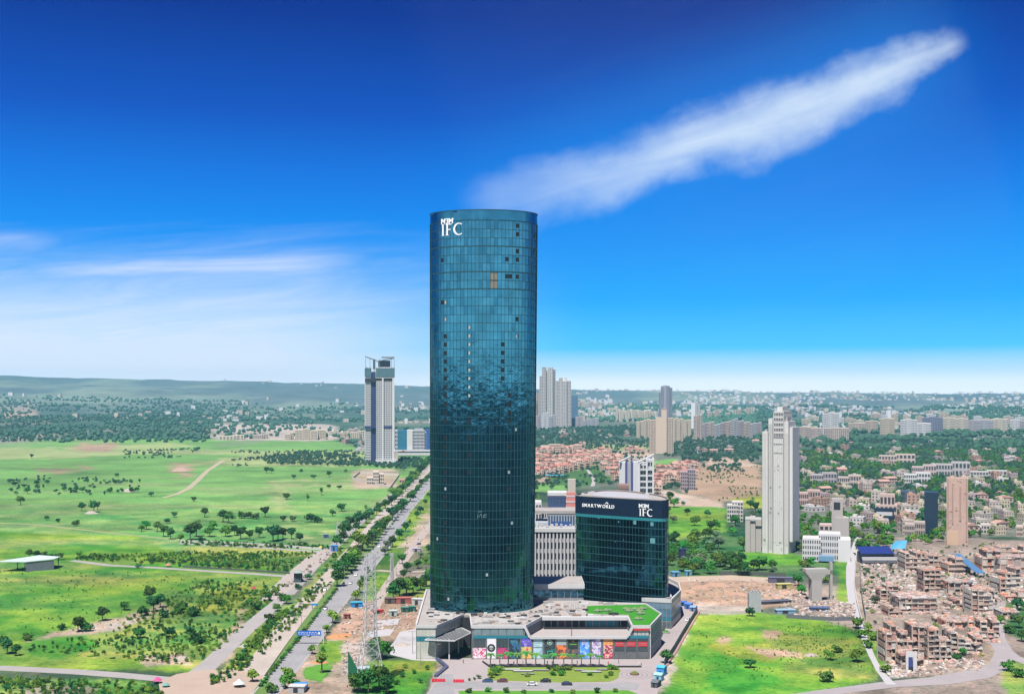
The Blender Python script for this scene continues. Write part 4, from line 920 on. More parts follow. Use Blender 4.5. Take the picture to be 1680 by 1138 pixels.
for x0, x1, y0, y1 in ((921, 950, 1001, 990), (700, 745, 1016, 1006), (778, 850, 1022, 1014)):
    p, q = P(x0, x0 and y0, ZR), P(x1, y1, ZR); mb = MB(); mb.box(p.x, q.x, p.y - 505, q.y - 505, ZR - .04, ZR + .3); obj("roof_pad", mb, mat('roof_pad_grey', (.26, .245, .235), .9, ns=.5, na=.4), podium)
for k in range(7):
    p = P(925 + k * 3.8, 1001, ZR); q = P(926 + k * 3.8, 990, ZR); mb = MB(); mb.bar((p.x, p.y - 505, ZR + .5), (q.x, q.y - 505, ZR + .5), .4, .3); obj("roof_batten", mb, grey_m, podium)
for px, py in ((1042, 1000), (1048, 1003), (1053, 999), (1050, 1007), (1046, 1016), (1031, 1003), (1027, 1000), (995, 1002), (980, 1003)):
    p = P(px, py, ZR + .12); o = thing("roof_planter", "pale rounded planter on the green roof lawn, %s one counted from the office block corner" % ORD[[1042, 1048, 1053, 1050, 1046, 1031, 1027, 995, 980].index(px)], "planter", (p.x, p.y, ZR + .12), 0, "pale planters on the green roof")
    mb = MB(); mb.cyl((0, 0, 0), 1.3, 1.6, .7, 10); mb.cyl((1.6, .5, 0), .8, 1.0, .6, 8); obj("tub", mb, mat("planter_stone", (.24, .24, .22), .9), o)
    mb = MB(); mb.cyl((0, 0, .7), 1.3, .5, .8, 7); mb.cyl((1.6, .5, .6), .8, .3, .6, 6); obj("shrub", mb, mat("planter_leaves", (.10, .16, .06), .9, ns=2, na=.5), o)
# rear upper wing behind the tower
mb = MB(); mb.box(3, 35, 62, 88, ZR - .03, 21.4, 0); obj("rear_wing", mb, [mat("wing_wall", (.17, .18, .19), .7)], podium)
mb = MB(); mb.box(2.6, 35.4, 61.4, 88.4, 21.4, 22.4); obj("rear_wing_roof", mb, roofgrey_m, podium)
mb = MB(); mb.box(2.8, 35.2, 61.2, 61.4, 20.6, 22.7); mb.box(35.2, 35.5, 61.2, 88, 20.6, 22.7); obj("rear_wing_fascia", mb, white_m, podium)
for k in range(10):
    x = 3.3 + k * 3.2; mb = MB(); mb.box(x, x + 2.9, 61.7, 61.9, 16.4, 19.8); obj("pane", mb, glass("wing_blue_glass_%d" % (k % 3), (.06, .16, .26), .08) if k < 3 else bpy.data.materials["wing_blue_glass_%d" % (k % 3)], podium)
mb = MB(); mb.box(3, 35, 61.6, 61.95, 19.9, 20.5); obj("wing_band", mb, white_m, podium)
# round-cornered annex at the right rear
dp = [P(1058, 981, 14.4), P(1099, 982.5, 14.4), P(1112, 967, 14.4)]
ap = [(p.x, p.y) for p in dp] + [(88.5, 628), (82, 640), (79.5, 585), (78, 579), (70, 573.6)]
ap = [(p.x, p.y) for p in dp[:1]] + [(78.3, 570.3), (87.0, 598), (89.5, 622), (86, 640), (79.5, 640), (80.5, 592), (79.5, 578), (75.5, 573.2), (64.5, 575.0)]
ax0 = (76, 575); annex = thing("glass_annex", "low blue glass annex with angled corners and white rim beside the office block", "annex", (ax0[0], ax0[1], 0))
ap = [(x - ax0[0], y - ax0[1]) for x, y in ap]
mb = MB(); mb.prism(ap, 0, 12.8); obj("shell", mb, roofgrey_m, annex)
for (i, j), n in (((0, 1), 6), ((1, 2), 9), ((2, 3), 8), ((3, 4), 6)):
    a, b_ = Vector(ap[i]), Vector(ap[j])
    for z0, z1, m_ in ((.4, 3.4, mat("annex_grey_glass", (.07, .09, .10), .3, ns=.4, na=.6)), (3.9, 5.4, teal_m), (5.6, 9.4, mat("annex_blue_glass", (.06, .13, .19), .2, ns=.3, na=.6, spec=.7)), (9.6, 12.4, mat("annex_steel_blue_glass", (.10, .16, .21), .25, ns=.3, na=.5))):
        for k in range(n):
            mb = MB(); mb.wall_on(a.lerp(b_, (k + .04) / n), a.lerp(b_, (k + .96) / n), z0, z1, .12, .02); obj("pane", mb, m_, annex)
for a, b_ in zip(ap, ap[1:] + ap[:1]):
    mb = MB(); mb.wall_on(a, b_, 12.8, 14.6, .6, -.3); obj("rim", mb, white_m, annex)
# ---------------------------------------------------------------- other buildings
win_m = mat("dark_windows", (.030, .034, .042), 0.35, ns=0.3, na=0.5, spec=0.6)
winb_m = mat("blue_windows", (.035, .06, .11), 0.3, ns=0.3, na=0.5, spec=0.6)
def wallmat(c, na=0.14):
    c = tuple(min(x * 1.3, .5) for x in c); return mat("render_%d_%d_%d" % tuple(int(x * 1000) for x in c), c, 0.9, ns=0.06, na=na)
TAN, CREAM, WHITE, GREYV, PINKT, BEIGE, VIOL, BLUEG, SAND = (.255, .205, .165), (.29, .26, .205), (.30, .295, .30), (.20, .195, .21), (.245, .20, .175), (.275, .235, .18), (.205, .18, .19), (.06, .10, .15), (.27, .225, .17)
def vol(wb, gb, x0, x1, y0, y1, z0, z1, floors, bx, by, pier=0.38, span=0.42, d=0.35, solid=False, roof=True, m=0):
    """one volume: dark glazed core behind proud piers and floor bands, so every window is a real recess"""
    if solid:
        wb.box(x0, x1, y0, y1, z0, z1, m); return
    gb.box(x0 + d, x1 - d, y0 + d, y1 - d, z0, z1 - .2)
    fh = (z1 - z0) / floors
    for j in range(floors + 1):
        a = z0 + j * fh - (span * fh * .5 if j else 0); c = min(z0 + j * fh + span * fh * .5, z1)
        e = 0.02
        wb.box(x0 + e, x1 - e, y0 + e, y1 - e, a, c, m)
    for i in range(bx + 1):
        w = (x1 - x0) / bx * pier; x = x0 + (x1 - x0) * i / bx
        xa, xb = max(x - w / 2, x0), min(x + w / 2, x1)
        if xb - xa < .05: continue
        wb.box(xa, xb, y0, y0 + d + .05, z0, z1 + .01, m); wb.box(xa, xb, y1 - d - .05, y1, z0, z1 + .01, m)
    for i in range(by + 1):
        w = (y1 - y0) / by * pier; y = y0 + (y1 - y0) * i / by
        ya, yb = max(y - w / 2, y0 + .03), min(y + w / 2, y1 - .03)
        wb.box(x0 - .01, x0 + d + .05, ya, yb, z0, z1 + .012, m); wb.box(x1 - d - .05, x1 + .01, ya, yb, z0, z1 + .012, m)
    if roof: wb.box(x0 + .2, x1 - .2, y0 + .2, y1 - .2, z1, z1 + .6, m)
def building(name, label, cat, px0, px1, by, ty, vols, col=CREAM, group=None, dep=None, yaw=0.0, wm=None, d=None, mats=None):
    """vols: (u0, u1, top fraction, set-back m, depth m, floors, bays, kind); u across the front, heights relative to the full height"""
    d = d or depth(by); z = float(hill_z((px0 + px1) / 2 / F * d - 840 / F * d, d))
    X0, X1 = (px0 - 840) / F * d, (px1 - 840) / F * d; w = X1 - X0; h = height_at(ty, d) - z
    o = thing(name, label, cat, ((X0 + X1) / 2, d, z), yaw or -math.atan2((X0 + X1) / 2, d), group)
    wb, gb, sb = MB(), MB(), MB()
    for v_ in vols:
        u0, u1, hf, off, dp, fl, bays, kd = (list(v_) + ['w'])[:8]
        x0, x1 = -w / 2 + w * u0, -w / 2 + w * u1
        bz = 0.0
        if isinstance(hf, tuple): bz, hf = hf
        if kd == 's': sb.box(x0, x1, off, off + dp, bz * h, hf * h)
        else: vol(wb, gb, x0, x1, off, off + dp, bz * h, hf * h, fl, bays, max(2, int(bays * dp / max(x1 - x0, 1))), pier=.5 if kd == 'n' else .34, span=.5 if kd == 'h' else .4)
    mm = wallmat(col)
    obj("wall", wb, mm, o); obj("window", gb, wm or win_m, o, kind='stuff')
    obj("blank_panel", sb, mats or wallmat(tuple(x * 1.12 for x in col), .08), o)
    o['h'] = h; o['w'] = w
    return o
def addbox(o, name, u0, u1, z0, z1, y0, y1, m):
    w, h = o['w'], o['h']; mb = MB(); mb.box(-w / 2 + w * u0, -w / 2 + w * u1, y0, y1, h * z0, h * z1); return obj(name, mb, m, o)
def clear(o):
    for k in ('h', 'w'):
        if k in o: del o[k]
def tanks(o, us, z, n=2, y=6, s=2.4, m=None):
    w, h = o['w'], o['h']
    for u_ in us:
        mb = MB(); mb.box(-w / 2 + w * u_ - s, -w / 2 + w * u_ + s, y - s, y + s, h * z, h * z + s * 1.8); obj("stair_head", mb, m or wallmat(WHITE), o)

# --- tower beyond the fields, left of the glass tower
sw = building("apartment_tower", "tall white apartment tower with dark blue slot and winged roof canopies rising from the fields", "apartment tower", 599, 647, 761, 585,
   [(0, .20, (0.12, .76), 3, 22, 40, 3), (.38, .58, (.04, .77), 0, 24, 42, 3), (.63, .93, (.04, .77), 1, 24, 42, 4), (0, .2, (0.0, .12), 2.6, 22, 5, 3), (.02, .2, (.8, .9), 3, 20, 4, 3), (.36, 1.0, (.8, .90), 0, 24, 4, 8)], (.285, .28, .29))
ddd = depth(761)
navyp = mat("indigo_panel", (.022, .028, .095), 0.6, ns=.1)
addbox(sw, "indigo_slot", .20, .375, 0, .86, 5, 22, navyp); addbox(sw, "white_fin", .58, .63, .02, .80, -.6, 6, wallmat((.31, .305, .31))); addbox(sw, "white_fin", .93, 1.0, .02, .80, -.4, 24, wallmat((.31, .305, .31))); addbox(sw, "white_fin", -.01, .02, .1, .78, 2, 10, wallmat((.31, .305, .31)))
addbox(sw, "recess_band", 0, 1.0, .765, .80, 1.2, 22, dark_m); addbox(sw, "refuge_band", -.01, 1.01, .335, .355, .2, 23, navyp)
addbox(sw, "glass_band", .37, 1.01, .81, .895, -.35, 0, mat("teal_grey_glass", (.06, .11, .13), .3, ns=.2, na=.5)); addbox(sw, "glass_band", -.01, .21, .81, .895, 2.4, 2.8, mat("teal_grey_glass", (.06, .11, .13)))
addbox(sw, "penthouse", .45, .86, .90, .965, 5, 18, mat("plum_panel", (.07, .06, .085), .8)); addbox(sw, "penthouse", .27, .35, .86, .98, 6, 14, white_m)
w_, h_ = sw['w'], sw['h']
for (xa, za, xb, zb, nm) in ((0.0, 1.0, .40, .962, "roof_wing"), (.40, .955, .97, .985, "roof_wing")):
    mb = MB(); pts = [Vector((-w_ / 2 + w_ * xa, y, h_ * za)) for y in (-2, 24)] + [Vector((-w_ / 2 + w_ * xb, y, h_ * zb)) for y in (-2, 24)]
    vs = pts + [p + Vector((0, 0, 1.2)) for p in pts]; mb.add(vs, [(0, 1, 3, 2), (4, 6, 7, 5), (0, 2, 6, 4), (1, 5, 7, 3), (0, 4, 5, 1), (2, 3, 7, 6)]); obj(nm, mb, mat("wing_grey", (.17, .175, .19), .8), sw)
addbox(sw, "roof_wing", .56, 1.0, .992, 1.0, -2, 24, mat("wing_grey", (.17, .175, .19)))
for u_ in (.02, .17, .5, .9, .99): addbox(sw, "canopy_column", u_ - .008, u_ + .008, .90, .985, -.5, .2, steel_m)
addbox(sw, "podium_block", .36, 1.08, 0, .045, -6, 0, wallmat(WHITE)); addbox(sw, "podium_block", .93, 1.12, 0, .11, 1, 20, wallmat(PINKT)); clear(sw)
lo = building("office_complex", "low grey office complex with teal glass wall beside the winged apartment tower", "office building", 648, 706, 746, 703, [(.0, .08, .93, 0, 40, 6, 2), (.50, .84, (.2, .93), 2, 40, 6, 9), (.84, 1.0, (.2, .85), 6, 40, 6, 4)], (.225, .225, .24))
addbox(lo, "teal_glass_wall", .08, .34, .2, .93, 1, 35, mat("office_teal", (.025, .11, .17), .3, ns=.1, na=.3)); addbox(lo, "white_panel", .34, .50, .2, .95, 0, 36, wallmat(WHITE)); addbox(lo, "blue_wing", .88, .98, .2, .96, 4.5, 40, mat("office_blue", (.03, .07, .19), .4)); addbox(lo, "plinth", -.02, 1.02, 0, .19, -8, 44, wallmat(WHITE)); addbox(lo, "dark_band", -.025, 1.025, .10, .14, -8.3, 44.3, dark_m); addbox(lo, "roof_plant", .55, .8, .93, 1.0, 12, 30, wallmat(GREYV)); addbox(lo, "red_sign", .2, .27, .145, .185, -8.4, -8.1, mat("orange_sign", (.35, .08, .03), .6)); clear(lo)
# --- left: quarry-side blocks and compound
for i, (a, c, by, ty, fl) in enumerate(((484, 497, 722, 704, 6), (497, 509, 722, 702, 6), (509, 521, 722, 705, 6), (521, 535, 721, 704, 6))):
    o = building("slab_block", "pale beige apartment slab at the quarry edge, %s of four in its row" % ORD[i], "apartment block", a, c, by, ty, [(0.04, .96, .9, 0, 50, fl, 5, 'n'), (.3, .6, (.9, 1.0), 8, 20, 1, 1, 's')], BEIGE, "pale slabs at the quarry edge"); clear(o)
for i, (a, c, by, ty) in enumerate(((540, 556, 716, 706), (558, 570, 718, 708), (572, 588, 712, 702), (575, 598, 720, 707), (468, 482, 722, 710), (415, 440, 721, 712), (360, 400, 722, 714))):
    o = building("low_block", "low pale flat-roofed block near the quarry, %s counted from the winged tower" % ORD[6 - i], "building", a, c, by, ty, [(0, .7, .8, 0, 30, 3, 5, 'n'), (.55, 1.0, 1.0, 6, 30, 3, 3, 'n')], (CREAM, BEIGE, PINKT)[i % 3], "low pale blocks near the quarry"); clear(o)
cb = building("walled_house", "cream four storey house inside a white walled compound by the fields", "house", 602, 630, 795, 774, [(0, .38, .55, 2, 16, 2, 3), (.36, .7, 1.0, 0, 18, 4, 3), (.7, 1.0, .82, 3, 16, 3, 3)], (.30, .265, .225)); clear(cb)
cw = thing("compound_wall", "white compound wall around the cream house in the fields", "wall", tuple(P(612, 798)), 0)
o0 = P(612, 798); cpts = [P(578, 786), P(590, 776), P(655, 780), P(640, 801), P(578, 786)]
for a, b_ in zip(cpts[:-1], cpts[1:]):
    n_ = 6
    for k in range(n_):
        mb = MB(); p, q = a.lerp(b_, k / n_) - o0, a.lerp(b_, (k + 1) / n_) - o0; mb.bar((p.x, p.y, 1.4), (q.x, q.y, 1.4), .5, 2.8); obj("wall_panel", mb, wallmat((.29, .27, .24)), cw)
og = building("site_shed", "small orange shed at the roadside beside the walled compound", "shed", 655, 668, 792, 785, [(0, 1, .8, 0, 10, 1, 3)], (.28, .16, .12)); clear(og)
# --- towers behind the right side of the glass tower
def cluster(name, label, px0, px1, by, ty, vols, col, group=None, **k):
    o = building(name, label, "apartment tower", px0, px1, by, ty, vols, col, group, **k); clear(o); return o
LTV = (.285, .26, .245)
cluster("apartment_tower", "tallest pale residential tower beside the glass tower with two stepped crowns", 885, 912, 703, 602, [(0, .2, .85, 6, 40, 34, 2), (.16, .42, 1.0, 0, 44, 40, 3), (.4, .54, .95, 10, 30, 38, 1, 's'), (.52, .84, .99, 0, 44, 40, 3, 'n'), (.82, 1.0, .96, 8, 36, 38, 1)], LTV)
cluster("apartment_tower", "second tall pale residential tower with ribbed balconies, shorter than its twin-crowned neighbour", 910, 937, 703, 619, [(0, .3, .93, 8, 40, 32, 3), (.26, .5, .99, 0, 44, 34, 2, 'n'), (.46, .74, .92, -2, 44, 34, 3, 'h'), (.6, .76, (.92, 1.0), 4, 20, 2, 1, 's'), (.74, 1.0, .93, 2, 44, 33, 2)], LTV)
cluster("apartment_tower", "slim pale tower half hidden behind the glass tower's edge", 872, 886, 703, 645, [(0, .6, .8, 0, 40, 20, 3), (.4, 1.0, 1.0, 8, 40, 24, 3)], PINKT)
cluster("office_tower", "slate blue glass tower next to the two pale residential towers", 936, 948, 700, 649, [(0, 1, 1, 0, 30, 22, 4)], BLUEG, wm=winb_m)
for i, (a, c, by, ty, col) in enumerate(((878, 890, 706, 680, VIOL), (888, 900, 706, 677, WHITE), (900, 912, 706, 681, GREYV), (938, 948, 702, 684, GREYV), (944, 956, 703, 682, VIOL), (956, 966, 702, 689, GREYV), (966, 982, 702, 686, GREYV))):
    cluster("mid_rise_block", "%s mid-rise block at the feet of the pale towers, %s from the glass tower" % (("white-capped", "violet-grey")[i % 2], ORD[i]), a, c, by, ty, [(0, .48, .9, 0, 40, 8, 3, 'n'), (.5, 1, 1.0, 4, 40, 9, 3, 'n')], col, "mid-rise blocks at the feet of the pale towers")
for i, (a, c) in enumerate(((948, 957), (956, 966), (965, 974), (973, 987))):
    cluster("apartment_slab", "hazy cream and tan apartment slab beyond the slate blue tower, %s in the row" % ORD[i], a, c, 684, 659 + (i % 2) * 2, [(0, .5, .97, 0, 80, 14, 3, 'n'), (.5, 1, 1.0, 14, 80, 14, 3, 'n')], (TAN, CREAM, PINKT, TAN)[i], "hazy tan slabs beyond the blue tower")
for i, (a, c, by, ty) in enumerate(((1010, 1020, 697, 671), (1020, 1029, 697, 673), (1029, 1040, 697, 671), (1040, 1051, 696, 672), (1051, 1062, 696, 673), (1061, 1068, 695, 672), (1069, 1079, 694, 675))):
    cluster("apartment_slab", "cream apartment slab in the long row behind the tan tower, %s of seven" % ORD[i], a, c, by, ty, [(0, .46, .96, 0, 60, 16, 3, 'n'), (.42, .7, 1.0, 10, 50, 16, 1, 's'), (.66, 1, .95, 3, 60, 16, 2, 'n')], CREAM, "cream slabs behind the tan tower")
cluster("apartment_tower", "dark grey-violet tower standing highest above the cream slab row", 1081, 1103, 697, 632, [(0, .28, .8, 8, 60, 36, 3), (.14, .34, .97, 0, 60, 40, 2, 'n'), (.3, .66, 1.0, 6, 60, 40, 1, 's'), (.55, .82, .98, 0, 60, 40, 3), (.8, 1.0, .93, 6, 60, 38, 2)], (.15, .14, .165))
cluster("apartment_tower", "big tan residential tower with plain central panel and stepped shoulders", 1065, 1105, 744, 670, [(0, .3, .74, 4, 40, 24, 5, 'n'), (.27, .52, .80, 0, 40, 26, 1, 's'), (.50, .72, .97, -2, 40, 30, 1, 's'), (.55, .7, (.97, 1.0), 4, 14, 2, 2), (.70, 1.0, .78, 3, 40, 24, 4, 'n')], TAN)
for i, (a, c, by, ty) in enumerate(((1044, 1056, 719, 691), (1056, 1066, 719, 688), (1104, 1113, 726, 686), (1112, 1121, 726, 687), (1121, 1134, 718, 689))):
    cluster("apartment_block", "beige ribbed apartment block flanking the big tan tower, %s in its line" % ORD[i], a, c, by, ty, [(0, .5, .97, 0, 50, 16, 3, 'n'), (.5, 1, 1, 5, 50, 16, 3, 'n')], BEIGE, "beige blocks flanking the tan tower")
cluster("apartment_tower", "slim white tower with rounded tanks on its roof above the violet blocks", 1134, 1148, 706, 659, [(0, .5, .97, 0, 40, 22, 1, 's'), (.46, .75, 1.0, 6, 40, 24, 2), (.72, 1.0, .9, 10, 40, 22, 2)], WHITE)
cluster("apartment_tower", "pinkish grey balconied tower just in front of the slim white tower", 1138, 1152, 723, 681, [(0, .5, .97, 0, 30, 18, 3, 'h'), (.4, 1.0, 1.0, 6, 30, 18, 3)], PINKT)
for i in range(10):
    a = 1152 + i * 9.8; by = 718 + (i % 3); ty = (694, 692, 696, 693, 691, 687, 690, 692, 694, 693)[i]
    cluster("unfinished_block", "violet-grey framed apartment block in the long row, %s from the pinkish tower" % ORD[i], a, a + 9.8, by, ty, [(0, .55, .95, 0, 50, 10, 3), (.5, 1.0, 1.0, 4, 50, 10, 3)], (VIOL, PINKT, GREYV)[i % 3], "violet framed blocks in the long row")
for i, (a, c, by, ty) in enumerate(((1160, 1168, 694, 676), (1172, 1180, 693, 672), (1190, 1198, 692, 677), (1203, 1215, 691, 672), (1224, 1236, 691, 668), (1178, 1188, 690, 680), (1213, 1222, 690, 678))):
    cluster("hazy_tower", "faint sandy tower in the haze above the violet blocks, %s of seven" % ORD[i], a, c, by, ty, [(0, .6, .93, 0, 60, 14, 2), (.5, 1, 1, 8, 60, 14, 2)], SAND, "faint towers in the haze")
# --- right far skyline
RSK = [(1308, 1330, 720, 700, PINKT, 6), (1330, 1348, 722, 702, PINKT, 7), (1349, 1376, 716, 677, WHITE, 12), (1352, 1392, 722, 702, PINKT, 8), (1392, 1420, 712, 694, TAN, 7), (1420, 1440, 712, 690, TAN, 8), (1444, 1467, 715, 686, SAND, 9), (1478, 1504, 716, 688, WHITE, 9), (1504, 1527, 716, 694, WHITE, 7), (1514, 1546, 714, 684, (.10, .10, .14), 10), (1546, 1566, 712, 685, CREAM, 9), (1566, 1588, 712, 686, CREAM, 9), (1588, 1603, 712, 689, VIOL, 8), (1603, 1628, 712, 689, GREYV, 8), (1628, 1653, 712, 687, CREAM, 8), (1658, 1672, 712, 688, WHITE, 8), (1672, 1700, 712, 690, VIOL, 8), (1318, 1340, 709, 700, TAN, 4)]
for i, (a, c, by, ty, col, fl) in enumerate(RSK):
    cn = {WHITE: "white", PINKT: "pinkish", TAN: "tan", SAND: "sandy", CREAM: "cream", VIOL: "violet-grey", GREYV: "grey"}.get(col, "dark slate")
    cluster("skyline_block", "%s apartment block on the far skyline, %s along from the white slab tower" % (cn, ordi(i + 1)), a, c, by, ty, [(0, .34, .95, 2, 60, fl, 4), (.33, .67, 1.0, 0, 60, fl, 4, 'n'), (.66, 1, .96, 3, 60, fl, 4)], col, "apartment blocks on the far skyline")
rk_ = random.Random(44)
for i in range(20):
    a = 1316 + i * 18.5 + rk_.uniform(-4, 4); w = rk_.uniform(11, 19); by = rk_.uniform(697, 705); ty = by - rk_.uniform(15, 26); col, cn = ((SAND, "sandy"), (CREAM, "cream"), (TAN, "tan"), (WHITE, "white"))[i % 4]
    cluster("hazy_block", "hazy %s mid-rise in the second skyline row, %s from its left end" % (cn, ordi(i + 1)), a, a + w, by, ty, [(0, .36, .92, 2, 60, 10, 3), (.33, .68, 1.0, 0, 60, 11, 3, 'n'), (.66, 1, .88, 4, 60, 10, 3)], col, "hazy mid-rises of the second skyline row")
cluster("water_tower", "thin white shaft rising behind the sandy block on the skyline", 1456, 1462, 700, 667, [(.1, .9, .9, 0, 14, 10, 1, 's'), (0, 1, (.88, 1.0), -2, 18, 1, 1, 's')], WHITE)
# --- white slab tower
st = building("slab_tower", "bare white concrete slab tower with stepped top standing over the village", "tower block", 1248, 1297, 908, 667,
   [(.03, .22, .83, 1.0, 24, 1, 1, 's'), (.22, .36, .92, 3.0, 22, 1, 1, 's'), (.36, .44, .95, 5, 20, 1, 1, 's'), (.42, .76, (0, .79), 0, 26, 1, 1, 's'), (.42, .76, (.79, .965), .8, 24, 5, 6), (.76, .90, .90, 2.5, 22, 1, 1, 's'), (.88, 1.0, (.08, .86), 6, 20, 1, 1, 's'), (.47, .66, (.965, 1.0), 6, 12, 1, 1, 's')], (.285, .28, .275), yaw=-.245 - .24, mats=mat("stained_white_concrete", (.40, .397, .39), .9, ns=.05, na=.22))
for z0, z1 in ((.785, .795), (.74, .75), (.68, .688)): addbox(st, "cross_joint", .43, .75, z0, z1, -.06, .3, mat("joint_grey", (.12, .12, .13), .9))  # thin grey strips across the front panel
for u_ in (.24, .29, .335, .40): addbox(st, "vertical_groove", u_ - .006, u_ + .006, .02, .88, 2.9 if u_ < .36 else 4.9, 3.4 if u_ < .36 else 5.3, mat("joint_grey", (.12, .12, .13)))
for u_, z in ((.26, .44), (.27, .3), (.25, .27), (.07, .085), (.1, .08), (.55, .59), (.6, .45), (.58, .27), (.62, .07)): addbox(st, "weather_stain", u_, u_ + .06, z, z + .012, -.04 if u_ > .42 else (.95 if u_ < .22 else 2.95), .4 if u_ > .42 else (1.2 if u_ < .22 else 3.2), mat("stain_grey", (.17, .17, .17), .9))
rs_ = random.Random(3)
for k in range(40): u_, z = rs_.uniform(.45, .72), rs_.choice((rs_.uniform(.52, .72), rs_.uniform(.25, .36), rs_.uniform(.02, .08))); addbox(st, "weather_stain", u_, u_ + rs_.uniform(.01, .04), z, z + rs_.uniform(.003, .008), -.035, .3, mat("stain_grey", (.17, .17, .17)))
for k in range(9): addbox(st, "roof_block", .08 + k * .1, .14 + k * .1, .80 if k < 2 else .9, .845 if k < 2 else .93, 5, 14, wallmat(GREYV)) if k in (0, 3, 7) else None
for u_ in (.445, .505, .565, .625, .685, .735): addbox(st, 'rib', u_ - .006, u_ + .006, .08, .785, -.45, .1, wallmat((.30, .295, .29)))
for u_ in (.05, .10, .15, .79, .83, .87): addbox(st, 'rib', u_ - .005, u_ + .005, .06, .82, .55 if u_ < .3 else 2.0, 1.2 if u_ < .3 else 2.6, wallmat((.28, .27, .26)))
clear(st)
g = building("grey_block", "short grey ribbed block standing against the white slab tower", "building", 1223, 1249, 906, 850, [(0, .3, .98, 1, 18, 1, 1, 's'), (.3, .62, 1.0, 2.5, 18, 1, 1, 's'), (.62, 1.0, .96, 4.5, 16, 1, 1, 's')], (.19, .175, .17)); addbox(g, "roof_edge", 0, 1, .96, 1.0, .8, 1.4, wallmat(WHITE)); clear(g)
g = building("framed_house", "weathered white framed house among the trees by the meadow", "house", 1193, 1219, 856, 824, [(0, .7, .85, 0, 14, 4, 5), (.3, 1.0, 1.0, 4, 12, 5, 4)], (.28, .265, .26)); clear(g)
# --- blocks round the office building
sl = building("finned_office", "long white office with close vertical fins between the glass tower and the dark block", "office building", 800, 944, 948, 868, [(0, 1, .99, 1.2, 15, 6, 24, 'w')], (.20, .20, .21), d=672)
w_, h_ = sl['w'], sl['h']
for k in range(25):
    x = w_ * k / 24 - w_ / 2; mb = MB(); mb.box(x - .48, x + .48, 0, 1.6, h_ * .0, h_ * .96); obj("fin", mb, wallmat((.255, .255, .262)), sl)
for z0, z1 in ((.96, 1.02), (.0, .05)): addbox(sl, "white_band", 0, 1.005, z0, z1, -.5, 1.65, white_m)
addbox(sl, "long_blue_window", .46, .88, .17, .235, -.35, .1, winb_m); addbox(sl, "window_surround", .45, .91, .235, .265, -.6, .2, white_m); addbox(sl, "window_surround", .45, .91, .14, .17, -.6, .2, white_m); addbox(sl, "window_surround", .88, .91, .14, .265, -.62, .18, white_m)
rs_ = random.Random(8)
for k in range(9): addbox(sl, "roof_unit", .5 + k * .055, .52 + k * .055 + rs_.uniform(.0, .02), 1.0, 1.03 + rs_.uniform(0, .05), 3 + (k % 3) * 4, 6 + (k % 3) * 4, (wallmat(GREYV), white_m, wallmat(PINKT))[k % 3])
addbox(sl, "green_roof_shed", .51, .58, 1.0, 1.05, 9, 14, mat("pale_green_sheet", (.14, .27, .20), .7)); clear(sl)
b1 = building("blue_office", "low blue glass building with white trim behind the finned office", "office building", 876, 944, 862, 842, [(0, .35, .8, 0, 24, 2, 6), (.33, 1.0, 1.0, 6, 24, 3, 10)], (.20, .22, .25), wm=winb_m, d=800); addbox(b1, "grey_roof_edge", .0, 1.01, .98, 1.04, 5.5, 30, roofgrey_m); addbox(b1, "blue_panel", .42, .9, .3, .82, 5.6, 5.95, mat("office_blue", (.03, .07, .19), .4)); clear(b1)
b2 = building("white_site_block", "white scaffolded block tucked between the towers", "building", 874, 900, 858, 812, [(0, .55, .86, 0, 16, 5, 3, 'h'), (.5, 1, .7, 4, 16, 4, 4)], WHITE, d=870); clear(b2)
b3 = building("navy_office", "navy glass block with a pale sign stroke left of the red striped shaft", "office building", 899, 930, 838, 808, [(0, 1.0, .94, 0, 22, 4, 6)], (.03, .045, .10), wm=winb_m, d=905); addbox(b3, "sign_stroke", .2, .62, .62, .70, -.4, -.1, sign_m); addbox(b3, "white_roof_edge", -.02, 1.02, .94, 1.0, -.3, 22, white_m); clear(b3)
b4 = building("striped_shaft", "red and white striped stair shaft with a concrete cap above the offices", "tower", 929, 945, 838, 786, [(.0, 1.0, .80, 0, 9, 1, 1, 's')], (.27, .10, .09), d=890)
for k in range(9): addbox(b4, "white_stripe", -.03, 1.03, .05 + k * .085, .075 + k * .085, -.2, 9.2, wallmat((.28, .24, .24)))
addbox(b4, "concrete_cap", .15, .95, .80, 1.0, 1, 8, wallmat((.24, .22, .19))); clear(b4)
us = building("unfinished_building", "long red-brown unfinished concrete frame behind the dark office block", "construction site", 945, 1032, 828, 797, [(0, .25, .72, 0, 20, 3, 8), (.25, .62, .62, 3, 20, 2, 12), (.6, .82, .78, 0, 22, 3, 6), (.8, 1.0, 1.0, 2, 20, 4, 5)], (.13, .085, .075), d=905)
rs_ = random.Random(2)
for k in range(26): u_ = rs_.uniform(0, .95); addbox(us, "brick_panel", u_, u_ + rs_.uniform(.02, .05), .1, rs_.uniform(.5, .8), rs_.uniform(-.5, -.2), .1, mat(("red_brick", "pale_brick")[k % 2], ((.22, .05, .045), (.22, .14, .12))[k % 2], .9, ns=.8))
clear(us)
gt = building("hotel_tower", "grey-white hotel block with slanted roof screens and balcony bays behind the dark office", "hotel", 1016, 1073, 830, 750, [(.0, .17, .92, 2, 24, 1, 1, 's'), (.40, .55, .93, 0, 26, 1, 1, 's'), (.60, .78, .90, 1.5, 26, 10, 2), (.82, .96, .95, 1.5, 26, 10, 2)], (.255, .26, .275), d=1010)
for u0, u1 in ((.17, .235), (.335, .40)): addbox(gt, "indigo_strip", u0, u1, 0, .92, 2.6, 20, mat("indigo_strip", (.045, .05, .15), .6))
addbox(gt, "patterned_strip", .235, .335, 0, .92, 2.2, 20, mat("patterned_cladding", (.22, .225, .24), .8, ns=.9, na=.7))
